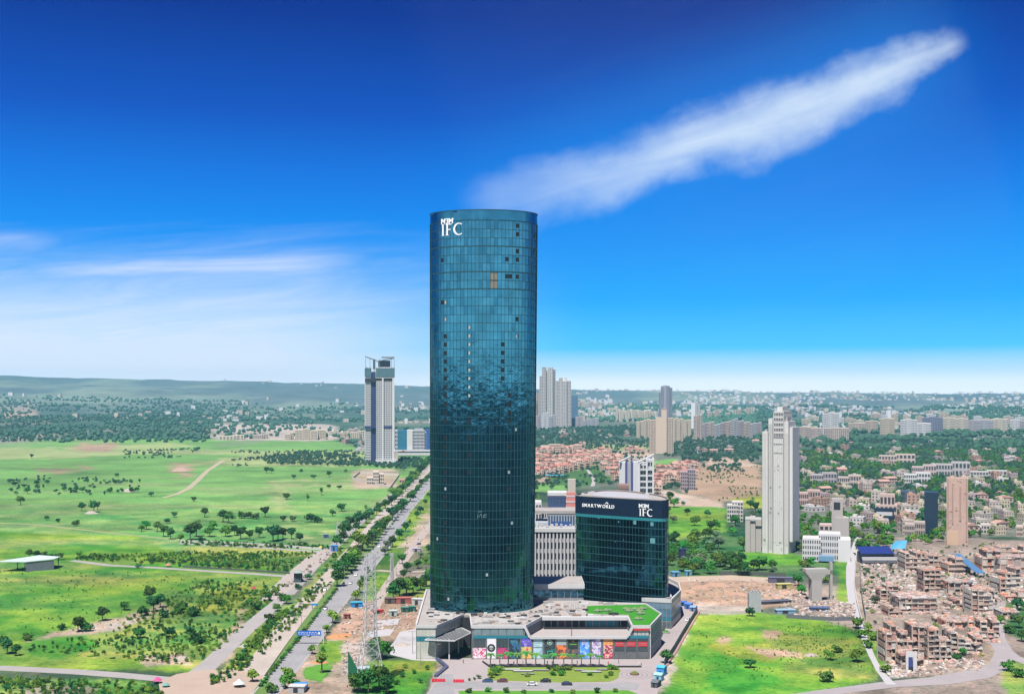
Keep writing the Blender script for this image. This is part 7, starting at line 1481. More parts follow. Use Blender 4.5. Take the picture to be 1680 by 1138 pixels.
# ---------------------------------------------------------------- lattice pylons
def pylon(label, px, py, top_y, wb, ww, wt, zw, group=None):
    p = P(px, py); h = height_at(top_y, p.y); o = thing("lattice_pylon", label, "pylon", p, .35, group)
    steel_l = mat('pale_galvanised', (.34, .345, .35), .6, .2, ns=1.0)
    def half(z): return (wb + (ww - wb) * z / zw) / 2 if z < zw else (ww + (wt - ww) * (z - zw) / (h - zw)) / 2
    for sx, sy in ((-1, -1), (1, -1), (1, 1), (-1, 1)):
        mb = MB(); zs = [0, zw, h]
        for a, b_ in zip(zs[:-1], zs[1:]): mb.bar((sx * half(a), sy * half(a), a), (sx * half(b_), sy * half(b_), b_), .26)
        obj("leg", mb, steel_l, o)
    z = 0; k = 0
    while z < h - .5:
        st_ = max(half(z) * 1.35, 1.3); z1 = min(z + st_, h); mb = MB(); a, b_ = half(z), half(z1)
        c0 = [(-a, -a), (a, -a), (a, a), (-a, a)]; c1 = [(-b_, -b_), (b_, -b_), (b_, b_), (-b_, b_)]
        for i in range(4):
            j = (i + 1) % 4; mb.bar((*c0[i], z), (*c1[j], z1), .14); mb.bar((*c0[j], z), (*c1[i], z1), .14); mb.bar((*c1[i], z1), (*c1[j], z1), .14)
        obj("brace", mb, steel_l, o); z = z1; k += 1
    for f_ in ((.72, .84, .96) if h > 30 else (.8, .95)):
        mb = MB(); z = h * f_; L_ = 3.4 if h > 30 else 1.6
        for sg in (-1, 1): mb.bar((sg * half(z), 0, z + .7), (sg * L_, 0, z), .16); mb.bar((sg * half(z), 0, z - .5), (sg * L_, 0, z), .16)
        obj("cross_arm", mb, steel_l, o)
    return o
pylon("tall grey lattice pylon beside the highway and building site", 607, 1124, 908, 10.5, 4.6, 3.2, 20.0); pylon("thin lattice mast on the lawn between the side street and highway", 643, 968, 906, 2.6, 1.8, 1.2, 8.0); pylon("small lattice mast in the pasture by the service road", 555, 878, 856, 3.5, 2.2, 1.4, 6.0)
# lamp posts
def lamp(label, x, y, h, group): 
    o = thing("street_lamp", label, "street lamp", P(x, y), up, group); mb = MB(); mb.cyl((0, 0, 0), .16, .09, h, 6); obj("pole", mb, steel_m, o); mb = MB(); mb.bar((0, -1.6, h), (0, 1.6, h + .1), .1); ar = obj("arm", mb, steel_m, o)
    for sg in (-1, 1): mb = MB(); mb.box(-.15, .15, sg * 1.6 - .35, sg * 1.6 + .35, h, h + .14); obj("lamp_head", mb, steel_m, ar)
for i, p in enumerate(along([(470, 1072), (500, 1034), (536, 988), (570, 945), (608, 902), (640, 862), (672, 822)], 9)): 
    o = thing("street_lamp", "twin-armed street lamp in the highway median, %s from the bottom" % ORD[i], "street lamp", p, up, "street lamps in the median"); mb = MB(); mb.cyl((0, 0, 0), .16, .09, 9, 6); obj("pole", mb, steel_m, o); mb = MB(); mb.bar((0, -1.8, 9), (0, 1.8, 9.1), .1); ar = obj("arm", mb, steel_m, o)
    for sg in (-1, 1): mb = MB(); mb.box(-.15, .15, sg * 1.8 - .4, sg * 1.8 + .4, 9, 9.16); obj("lamp_head", mb, steel_m, ar)
for i, (x, y) in enumerate(((655, 925), (665, 915), (677, 1072), (690, 1090), (715, 1095), (667, 892), (650, 945), (312, 905))): lamp("thin lamp post %s" % ("on the lawn strip, lower one", "on the lawn strip, upper one", "at the plaza corner by the mall", "on the entry lawn, left one", "on the entry lawn beside the drive", "beside the upper cross lane", "beside the small mast", "dark and alone on the upper field road")[i], x, y, 10 if i != 7 else 12, None)
# gantry sign
g0 = P(531, 1056); zs = height_at(1037.5, g0.y)
gs = thing("gantry_sign", "blue highway direction sign on a white cantilever mast", "road sign", g0, 0); mb = MB(); mb.cyl((0, 0, 0), .3, .24, zs + .6, 8); obj("mast", mb, white_m, gs)
xa, xb = (487 - 531) / F * g0.y, (527 - 531) / F * g0.y; mb = MB(); mb.box(xa, xb, -.55, -.4, zs - 1.15, zs + 1.15); obj("panel", mb, mat("sign_blue", (.02, .09, .34), .5, ns=.5, na=.08), gs); mb = MB(); mb.bar((xa, 0, zs + .55), (.2, 0, zs + .55), .25); mb.bar((xa, 0, zs - .55), (.2, 0, zs - .55), .25); obj("arm", mb, white_m, gs)
rs_ = random.Random(2); mb = MB()
for z in (.35, -.35):
    x = xa + .8
    while x < xb - 2.2: w = rs_.uniform(.4, 1.0); mb.box(x, x + w, -.6, -.55, zs + z - .09, zs + z + .09); x += w + .5
obj("lettering", mb, sign_m, gs, kind='stuff'); mb = MB(); mb.box(xb - 1.3, xb - .5, -.6, -.55, zs - .45, zs + .45); obj("arrow_plate", mb, sign_m, gs)
g1 = P(515, 998); z1_ = height_at(991, g1.y); o = thing("road_sign", "small blue sign on posts beside the dusty carriageway", "road sign", g1, 0); mb = MB(); mb.box(-1.6, 2.2, -.1, 0, z1_ - .5, z1_ + .6); mb.box(1.0, 2.4, -.1, 0, z1_ - 3.4, z1_ - 2.5); obj("panel", mb, mat("sign_cyan", (.02, .16, .36), .5), o); mb = MB(); mb.cyl((-.9, .1, 0), .16, .14, z1_, 6); mb.cyl((1.6, .1, 0), .1, .1, z1_, 6); obj("post", mb, mat("dark_post", (.04, .05, .09), .7), o)
# fences, barriers and walls of the forecourt
bw = thing("boundary_wall", "dark panelled boundary wall along the right edge of the forecourt", "wall", P(1110, 1050), 0); c0 = P(1110, 1050); bp_ = [P(1144, 1004), P(1138, 1014), P(1122, 1040), P(1106, 1068), P(1090, 1092)]
k = 0
for a, b_ in zip(bp_[:-1], bp_[1:]):
    n_ = max(int((b_ - a).length / 4.5), 1)
    for i in range(n_):
        p, q = a.lerp(b_, (i + .02) / n_) - c0, a.lerp(b_, (i + .98) / n_) - c0; mb = MB(); mb.bar((p.x, p.y, 1.5), (q.x, q.y, 1.5), .2, 3.0); obj("wall_panel", mb, mat("slate_hoarding", (.07, .08, .10), .7, ns=.4, na=.3), bw)
        mb = MB(); mb.bar((p.x + 1.2, p.y, .25), (q.x + 1.2, q.y, .25), .7, .5); obj("brick_footing", mb, mat("footing_brick", (.25, .13, .11), .9), bw)
for i, (x0, x1, y) in enumerate(((708.5, 730.5, 1118), (743.5, 761.5, 1119))):
    a, b_ = P(x0, y), P(x1, y); o = thing("barrier", ("left", "right")[i] + " one of two red barriers across the entry drive", "barrier", tuple((a + b_) / 2), 0, "red barriers across the entry drive"); o.location.z = .16; w = (b_.x - a.x); n_ = 5
    for k in range(n_):
        x = -w / 2 + w * k / n_; mb = MB(); mb.prism([(x + .05, -.35), (x + w / n_ - .05, -.35), (x + w / n_ - .05, .35), (x + .05, .35)], 0, .5); mb.prism([(x + .05, -.18), (x + w / n_ - .05, -.18), (x + w / n_ - .05, .18), (x + .05, .18)], .5, 1.15); obj("segment", mb, mat("barrier_red", (.42, .012, .035), .5), o)
fl = thing("planter_wall", "low dark wall edging the steps below the entrance", "wall", P(727, 1090), 0); c0 = P(727, 1090); mb = MB()
for a, b_ in ((P(717, 1081), P(733, 1095)), (P(733, 1095), P(715, 1110))): mb.bar((a.x - c0.x, a.y - c0.y, .45), (b_.x - c0.x, b_.y - c0.y, .45), 1.6, .9)
obj("coping", mb, mat("slate_coping", (.05, .055, .10), .6), fl)
st2 = thing("step_wall", "dark low retaining wall along the foot of the palm row", "wall", P(900, 1094), 0); c0 = P(900, 1094); mb = MB()
for (xa, ya), (xb, yb) in (((792, 1086), (806, 1096)), ((806, 1094.3), (1052, 1094.3))): a, b_ = P(xa, ya), P(xb, yb); mb.bar((a.x - c0.x, a.y - c0.y, .4), (b_.x - c0.x, b_.y - c0.y, .4), .45, .8)
obj("coping", mb, dark_m, st2)
for i, (x, y, n_) in enumerate(((840, 1099, 7), (858, 1101.5, 8), (866, 1106, 5), (887, 1100, 7), (951, 1100, 4), (970, 1102.5, 8), (988, 1099, 4))):
    p = P(x, y); o = thing("stone_bench", "pale stone step bench on the front lawn, %s from the left" % ORD[i], "bench", (p.x, p.y, .22), 0, "stone benches on the front lawn"); mb = MB(); mb.box(-n_ / 2, n_ / 2, -.6, .6, 0, .45); obj("slab", mb, (white_m if i in (0, 1, 5) else grey_m), o); mb = MB(); mb.box(-n_ / 2 - .3, n_ / 2 + .3, -1.1, -.62, 0, .3); obj("plinth", mb, dark_m, o)
for i, (cx, cy, lb) in enumerate(((1041, 1106, "round fountain planter in the ring paving by the drive"), (1093, 1038, "round green planter in the ring paving behind the mall"))):
    p = P(cx, cy); o = thing("round_planter", lb, "planter", (p.x, p.y, .13), 0); mb = MB(); mb.cyl((0, 0, 0), 1.9, 1.9, .55, 20); obj("kerb", mb, mat("maroon_stone", (.13, .06, .065), .8) if i == 0 else grey_m, o); mb = MB(); mb.cyl((0, 0, .55), 1.5, .6, .7, 9); obj("shrub", mb, leaf_mid, o)
# blue tanks and sheds by the wall
for i, (x, y, w, dd, h, c, lb) in enumerate(((1083, 1108, 3.2, 4, 3.4, (.03, .18, .42), "bright blue site cabin by the bottom of the boundary wall"), (1079, 1117, 3, 3.5, 2.6, (.14, .30, .40), "pale blue site cabin below the bright blue one"), (1073, 1128, 2.6, 5, 2.2, (.06, .065, .075), "dark site cabin lowest beside the lane"), (1128, 999, 3.5, 4, 2.8, (.03, .09, .30), "blue tarpaulin shed at the top of the boundary wall"), (1136, 1003, 3, 4, 2.4, (.10, .16, .32), "pale blue tarpaulin shed at the top of the boundary wall"), (1120, 994, 2.6, 3, 2.2, (.02, .06, .22), "dark blue tarpaulin shed next to the annex"))):
    o = thing("site_cabin", lb, "cabin", P(x, y), -.45); mb = MB(); mb.box(-w / 2, w / 2, 0, dd, 0, h); obj("wall", mb, mat("cabin_%d" % i, c, .7, ns=.8), o); mb = MB(); gable(mb, -w / 2 - .2, w / 2 + .2, -.3, dd + .3, h, .7); obj("roof", mb, mat("cabin_roof_%d" % i, tuple(min(q * 1.5, .4) for q in c), .6, ns=.8), o); mb = MB(); mb.box(-.5, .4, -.06, 0, 0, 1.9); obj("door", mb, dark_m, o)
# building site left of the mall
for i, (x, y, w, dd, h, c, lb) in enumerate(((586, 996, 6, 4, 2.6, (.02, .17, .40), "blue tarpaulin shelter on the building site edge"), (621, 1006, 5.5, 2.5, 1.8, (.28, .045, .035), "red site machine box beside the pylon"), (645, 1010, 4, 3.5, 2.6, (.22, .30, .28), "pale green site cabin right of the pylon"), (664, 1004, 4, 2, 2.4, (.02, .09, .07), "dark green tank among the site clutter"), (676, 1003, 3.5, 2.5, 2.6, (.02, .10, .08), "second dark green tank nearer the mall"), (568, 1015, 3, 2.5, 2.4, (.17, .06, .05), "brown box on the sand near the highway"), (684, 992, 6, 4, 3.2, (.29, .28, .28), "white hut with a flat roof near the mall parapet"), (662, 990, 8, 4, 3.2, (.22, .07, .06), "red-roofed site hut under the trees"), (640, 990, 6, 4, 3.0, (.08, .055, .05), "dark brown site hut under the trees"), (592, 1106, 6, 4, 2.4, (.19, .23, .30), "pale blue sheet hut at the pylon's foot"), (535, 882, 4, 3, 2.5, (.05, .09, .2), "blue van-like hut by the service road"), (548, 904, 5, 4, 4.2, (.04, .14, .36), "round-topped blue tank by the stony lot"), (493, 1131, 5, 3, 2.2, (.03, .12, .36), "blue tarp hut at the bottom near the highway"), (486, 1136, 6, 4, 2.4, (.25, .25, .26), "white hut at the bottom near the highway"), (700, 952, 4, 3, 2.2, (.25, .25, .27), "small white hut by the blue awnings beside the tower"), (683, 905, 6, 4, 2.5, (.22, .2, .26), "lilac tarp hut on the side street"), (1345, 1002, 10, 5, 1.6, (.04, .06, .12), "long navy tarpaulin along the rubble's edge"), (1290, 1006, 10, 4, 1.8, (.13, .20, .30), "pale blue tarpaulin over rubble by the right field"), (1275, 990, 18, 5, 1.4, (.05, .055, .075), "dark sheet over the rubble left of the pier"), (1288, 966, 9, 4, 3, (.25, .235, .09), "yellow painted hut beside the construction strip"), (1283, 956, 16, 4, 3.2, (.07, .07, .11), "dark long hut at the end of the construction strip"), (1110, 946, 5, 4, 3, (.06, .17, .28), "small blue stall under the trees by the strip"), (1130, 944, 4, 3, 3, (.08, .22, .3), "small teal stall under the trees by the strip"), (1121, 930, 4, 4, 12, (.02, .02, .07), "dark indigo shaft poking out of the grove"))):
    o = thing("site_hut", lb, "hut", P(x, y), rs_.uniform(-.2, .3)); mb = MB(); mb.box(-w / 2, w / 2, 0, dd, 0, h); obj("wall", mb, mat("hut_%d" % i, c, .8, ns=.7, na=.3), o); mb = MB(); mb.prism([(-w / 2 - .3, -.3), (w / 2 + .3, -.3), (w / 2 + .2, dd + .3), (-w / 2 - .2, dd + .3)], h, h + .18); obj("roof", mb, mat("hut_roof_%d" % i, tuple(min(q * 1.35, .34) for q in c), .7, ns=.6, na=.3), o); mb = MB(); mb.box(-w * .2, w * .1, -.05, 0, 0, h * .8); obj("door", mb, dark_m, o)
hb = thing("sheet_hoarding", "tilted dark green sheet hoarding behind the pylon", "hoarding", P(580, 1122), 0); mb = MB(); d_ = P(580, 1122).y / F; mb.add([(-10 * d_, 1.5, 2), (8 * d_, -1, 1), (8 * d_, -1, 6), (-10 * d_, 1.5, 13), (-10 * d_, 1.7, 2), (8 * d_, -.8, 1), (8 * d_, -.8, 6), (-10 * d_, 1.7, 13)], [(0, 1, 2, 3), (7, 6, 5, 4), (0, 4, 5, 1), (1, 5, 6, 2), (2, 6, 7, 3), (3, 7, 4, 0)]); obj("sheet", mb, mat("green_sheet", (.008, .085, .04), .6, ns=.4), hb); mb = MB(); mb.cyl((-9.5 * d_, 1.9, 0), .12, .1, 12.5, 6); mb.cyl((7 * d_, -.5, 0), .12, .1, 6, 6); obj("post", mb, steel_m, hb)
def heap(name, label, x, y, r, h, m, group=None, seed=0, sy=1.0):
    rg = random.Random(seed); n = 14; mb = MB(); vs = [(0, 0, h)]
    for k, (q, z) in enumerate(((.35, .82), (.7, .4), (1.0, -.05))):
        for i in range(n): a = 6.283 * i / n; f_ = q * r * rg.uniform(.8, 1.2); vs.append((f_ * math.cos(a), f_ * math.sin(a) * sy, h * z * rg.uniform(.85, 1.15)))
    fs = [(0, 1 + i, 1 + (i + 1) % n) for i in range(n)]
    for k in range(2): fs += [(1 + k * n + i, 1 + (k + 1) * n + i, 1 + (k + 1) * n + (i + 1) % n, 1 + k * n + (i + 1) % n) for i in range(n)]
    mb.add(vs, fs); o = obj(name, mb, m); o.location = P(x, y); tag(o, label, "heap", group); return o
sandm = mat("orange_sand", (.30, .15, .07), .95, ns=.6, na=.3); soilm = mat("pink_soil", (.27, .17, .125), .95, ns=.5, na=.35); stonem = mat("pale_rubble_heap", (.25, .215, .195), .95, ns=1.2, na=.5)
for i, (x, y, r, h, m, lb) in enumerate(((553, 1045, 5.5, 1.9, sandm, "orange sand heap beside the highway under the pylon"), (566, 1042, 4, 1.2, sandm, "lower orange sand heap right of the big one"), (586, 1022, 5, 1.2, soilm, "pinkish earth heap left of the pylon"), (570, 1028, 5, 1.1, soilm, "flat pinkish earth heap near the brown box"), (598, 1005, 6, 1.2, soilm, "earth heap below the blue shelter"), (660, 1058, 4, 1.2, stonem, "rubble heap at the plaza's rounded edge"), (584, 1062, 5, 1.2, stonem, "pale rubble heap on the path to the lawn"), (572, 1068, 4, 1.1, stonem, "second pale rubble heap on the path to the lawn"), (525, 1086, 4, 1.1, sandm, "reddish heap beside the corner lawn"), (1150, 965, 6, 2.2, soilm, "reddish soil ridge nearest the annex"), (1175, 960, 9, 1.8, soilm, "long soil ridge across the construction strip"), (1210, 975, 8, 1.5, soilm, "soil heap in front of the grey block stump"), (1130, 972, 6, 2.0, soilm, "dark red soil heap beside the annex"), (210, 1022, 4, 1.6, stonem, "whitish stone heap in the lower left scrub"), (152, 1028, 3.5, 1.1, stonem, "small stone heap beside the bushes at lower left"), (212, 806, 9, 4, stonem, "white stone heap in the middle meadow"), (298, 772, 18, 5, mat("pink_spoil", (.24, .17, .135), .95, ns=.08, na=.4), "pinkish spoil heap at the top of the earth track"), (150, 842, 7, 2.5, stonem, "stone heap between the paired meadow trees"), (300, 1080, 4, 1.2, stonem, "pale rubbish heap above the bottom left road"), (445, 1010, 4, 1.4, stonem, "grey heap on the branch lane verge"), (1135, 1002, 3, 1.0, soilm, "small earth heap beside the boundary wall top"), (1330, 1075, 3.5, 1.2, stonem, "white rubbish heap in the right field"), (404, 1060, 4, 1.3, stonem, "grey spoil heap beside the branch lane"))): heap("heap", lb, x, y, r, h, m, None, i, .7)
# left field sheds, tents, walls
sh = thing("white_roof_shed", "open shed with a broad white sheet roof at the left edge", "shed", P(42, 937), 0); d_ = P(42, 937).y / F
mb = MB(); q = [(-46 * d_, -2, 4.2), (2 * d_, -2, 4.0), (38 * d_, 8, 4.4), (36 * d_, 22, 4.0), (-6 * d_, 28, 4.2)]; q = [(a, b_, c + 2.4) for a, b_, c in q]; n = len(q); mb.add(q + [(a, b_, c + .3) for a, b_, c in q] , [tuple(range(n - 1, -1, -1)), tuple(range(n, 2 * n))] + [(i, (i + 1) % n, n + (i + 1) % n, n + i) for i in range(n)]); obj("roof_sheet", mb, mat("white_sheet_roof", (.34, .40, .41), .6, ns=.1, na=.12), sh); mb = MB()
for a, b_ in ((-44 * d_, -1), (0, -1), (35 * d_, 8), (34 * d_, 20), (-5 * d_, 26), (-24 * d_, 10)): mb.box(a - .2, a + .2, b_ - .2, b_ + .2, 0, 6.4)
obj("posts", mb, dark_m, sh); mb = MB(); mb.add([(2 * d_, -1.5, 0), (38 * d_, 8.4, 0), (38 * d_, 8.4, 6.3), (2 * d_, -1.5, 6.2), (2 * d_, -1.2, 0), (38 * d_, 8.7, 0), (38 * d_, 8.7, 6.3), (2 * d_, -1.2, 6.2)], [(0, 1, 2, 3), (7, 6, 5, 4)]); obj("lattice_side", mb, mat("lattice_grey", (.10, .115, .13), .8, ns=1.2, na=.7), sh)
def tent(lb, x, y, c, r=2.4, h=2.6):
    o = thing("tent", lb, "tent", P(x, y), .4); mb = MB(); mb.cyl((0, 0, h * .5), r, .2, h * .6, 8); obj("canopy", mb, mat("tent_%s" % lb.split()[0], c, .8, ns=.8), o); mb = MB()
    for k in range(4): a = k * 1.57 + .4; mb.cyl((r * .85 * math.cos(a), r * .85 * math.sin(a), 0), .07, .07, h * .55, 5)
    obj("poles", mb, steel_m, o)
tent("pink tent at the end of the bottom left road", 258, 1120, (.40, .05, .16), 1.9, 2.4); tent("teal tarp tent beside the pink one", 272, 1126, (.10, .22, .20), 1.6, 1.6); tent("white tent at the bottom of the dirt junction", 392, 1126, (.34, .39, .38), 2.5, 2.8); tent("crimson bush-like tent by the branch lane top", 416, 967, (.26, .015, .05), 1.7, 1.9); tent("orange-pink stall on the field road", 276, 929, (.30, .13, .12), 2.2, 2.2); tent("yellow stall at the service road corner", 526, 900, (.35, .28, .04), 2.0, 2.2)
for lb, pts, h, m in (("pale wall along the upper field road", [(296, 889), (360, 891.5), (430, 895), (528, 902)], 1.9, wallmat((.27, .26, .235))), ("dark low wall along the field road", [(300, 930), (400, 936), (476, 941)], 1.2, mat("dark_wall", (.06, .07, .06), .9)), ("white wall along the outer side of the curving lane", [(1409, 893), (1402, 930), (1401, 955), (1405, 985), (1411, 1010), (1420, 1035)], 1.6, wallmat((.25, .25, .255))), ("dark block wall between the lane and rubble yard", [(1411, 935), (1412, 960), (1415, 990), (1420, 1016)], 3.2, mat("dark_block_wall", (.09, .095, .105), .9, ns=.6, na=.4)), ("grey yard wall along the top of the right field", [(1290, 1013), (1330, 1016), (1370, 1018), (1402, 1017)], 2.0, mat("dark_block_wall", (.09, .095, .105))), ("white construction wall at the top left of the right field", [(1142, 1003), (1170, 1006), (1200, 1007), (1226, 1006)], 1.6, wallmat((.26, .235, .22))), ("dark wall behind the construction strip", [(1180, 943), (1230, 943), (1290, 946)], 2.6, mat("dark_wall", (.06, .07, .06)))):
    g = [P(*p) for p in pts]; c0 = g[len(g) // 2]; o = thing("garden_wall", lb, "wall", c0, 0)
    for a, b_ in zip(g[:-1], g[1:]):
        n_ = max(int((b_ - a).length / 9), 1)
        for k in range(n_): p, q = a.lerp(b_, k / n_) - c0, a.lerp(b_, (k + .985) / n_) - c0; mb = MB(); mb.bar((p.x, p.y, h / 2), (q.x, q.y, h / 2), .35, h); obj("wall_panel", mb, m, o)
kk = P(488, 955); o = thing("gate_kiosk", "dark gate kiosk with a pale curved roof at the end of the field road", "kiosk", kk, 0); mb = MB(); mb.box(-2.2, 2.2, 0, 4, 0, 6.0); obj("wall", mb, mat("kiosk_dark", (.04, .055, .06), .8, ns=.5), o); mb = MB(); mb.cyl((0, 2, 6.0), 4.2, 1.5, 1.3, 9); obj("roof", mb, mat("kiosk_roof", (.18, .21, .19), .7), o)
# stones of the stony lot
for i in range(40):
    x, y = random.uniform(0, 1), random.uniform(0, 1); a = P(470 + 70 * y + random.uniform(-8, 14), 962 - 58 * y); r = random.uniform(.7, 1.5); mb = MB()
    mb.cyl((0, 0, -.1), r, r * random.uniform(.4, .8), r * random.uniform(.7, 1.2), 6); o = obj("boulder", mb, (stonem, mat("dark_boulder", (.11, .09, .085), .95))[i % 2]); o.location = a; o.rotation_euler.z = random.uniform(0, 3); tag(o, "rough boulder in the stony lot beside the service road, %s from its near end" % ordi(i + 1), "boulder", "boulders in the stony lot")
_b = sorted([o for o in bpy.data.objects if o.name.startswith("boulder")], key=lambda o: o.location.y)
for i, o in enumerate(_b): o['label'] = "%s boulder in the stony lot beside the service road, %s from its near end" % ("pale" if o.data.materials[0] == stonem else "dark", ordi(i + 1))
# ---------------------------------------------------------------- pier, stump and yard shed
pr = thing("flyover_pier", "lone concrete pier with a flared cap standing in rubble", "pier", P(1338, 986), .12); d_ = P(1338, 986).y / F; hp = height_at(932, P(1338, 986).y); cm_ = mat("pier_concrete", (.26, .25, .235), .9, ns=.2, na=.15)
mb = MB(); mb.prism([(-8.5 * d_, -2), (8.5 * d_, -2), (8.5 * d_, 3), (-8.5 * d_, 3)], 0, hp * .66); obj("shaft", mb, cm_, pr); mb = MB(); w0, w1 = 8.5 * d_, 19 * d_
mb.add([(-w0, -2, hp * .66), (w0, -2, hp * .66), (w0, 3, hp * .66), (-w0, 3, hp * .66), (-w1, -2.3, hp * .9), (w1, -2.3, hp * .9), (w1, 3.3, hp * .9), (-w1, 3.3, hp * .9), (-w1, -2.3, hp), (w1, -2.3, hp), (w1, 3.3, hp), (-w1, 3.3, hp)], [(0, 1, 5, 4), (1, 2, 6, 5), (2, 3, 7, 6), (3, 0, 4, 7), (4, 5, 9, 8), (5, 6, 10, 9), (6, 7, 11, 10), (7, 4, 8, 11), (8, 9, 10, 11)]); obj("cap", mb, cm_, pr); mb = MB(); mb.box(7 * d_, 34 * d_, 4, 5.5, hp * .78, hp * .9); mb.box(30 * d_, 34 * d_, 4, 6, 0, hp * 1.15); obj("side_frame", mb, cm_, pr)
sp = thing("concrete_stump", "pale grey concrete stump with a ragged top beside the soil", "stump", P(1239, 1004), 0); d_ = P(1239, 1004).y / F; mb = MB(); mb.box(-10 * d_, 10 * d_, 0, 4, 0, 31 * d_); obj("shaft", mb, mat("stump_concrete", (.24, .25, .26), .9, ns=.7, na=.4), sp)
for k in range(7): mb = MB(); x = -9 * d_ + k * 2.9 * d_; mb.box(x, x + 2.2 * d_, .1, 3.8, 31 * d_, (32 + (k * 37 % 5) * .8) * d_); obj("broken_edge", mb, mat("stump_concrete", (.24, .25, .26)), sp)
bs = thing("blue_roof_shed", "yard shed with a deep blue roof and white verandah beams at the lane top", "shed", P(1446, 925), 0); d_ = P(1446, 925).y / F
mb = MB(); mb.box(-30 * d_, 26 * d_, 0, 14, 0, 7); obj("wall", mb, mat("shed_dark_wall", (.10, .10, .115), .9, ns=.3), bs); mb = MB(); mb.add([(-34 * d_, -1, 7.1), (20 * d_, -1, 7.1), (24 * d_, 15, 10), (-30 * d_, 15, 10), (-34 * d_, -1, 7.4), (20 * d_, -1, 7.4), (24 * d_, 15, 10.3), (-30 * d_, 15, 10.3)], [(3, 2, 1, 0), (4, 5, 6, 7), (0, 1, 5, 4), (1, 2, 6, 5), (2, 3, 7, 6), (3, 0, 4, 7)]); obj("roof", mb, mat("deep_blue_roof", (.012, .022, .12), .5, ns=.2), bs)
for z, y in ((3.4, -4.0), (4.4, -2.6)): mb = MB(); mb.box(-34 * d_, 26 * d_, y - .5, y + .5, z, z + .7); obj("beam", mb, wallmat(WHITE), bs)
for x in (-33, -12, 8, 25): mb = MB(); mb.box(x * d_ - .4, x * d_ + .4, -4.3, -3.5, 0, 3.4); obj("post", mb, mat("shed_dark_wall", (.10, .10, .115)), bs)
tb = thing("torn_tarpaulin", "torn sky blue tarpaulin on the corner of the blue roofed shed", "tarpaulin", P(1476, 920), 0); mb = MB(); mb.add([(-6, -2, 8.5), (3, -2.5, 9), (7, 5, 14), (0, 8, 13), (-5, 4, 10), (1, 2, 12.2)], [(0, 1, 5), (1, 2, 5), (2, 3, 5), (3, 4, 5), (4, 0, 5)]); mb.box(-5, -4.4, -1, -.4, 0, 9); mb.box(4, 4.6, 3, 3.6, 0, 11.5); obj("sheet", mb, mat("sky_blue_tarp", (.05, .20, .32), .6, ns=.5, na=.35), tb)
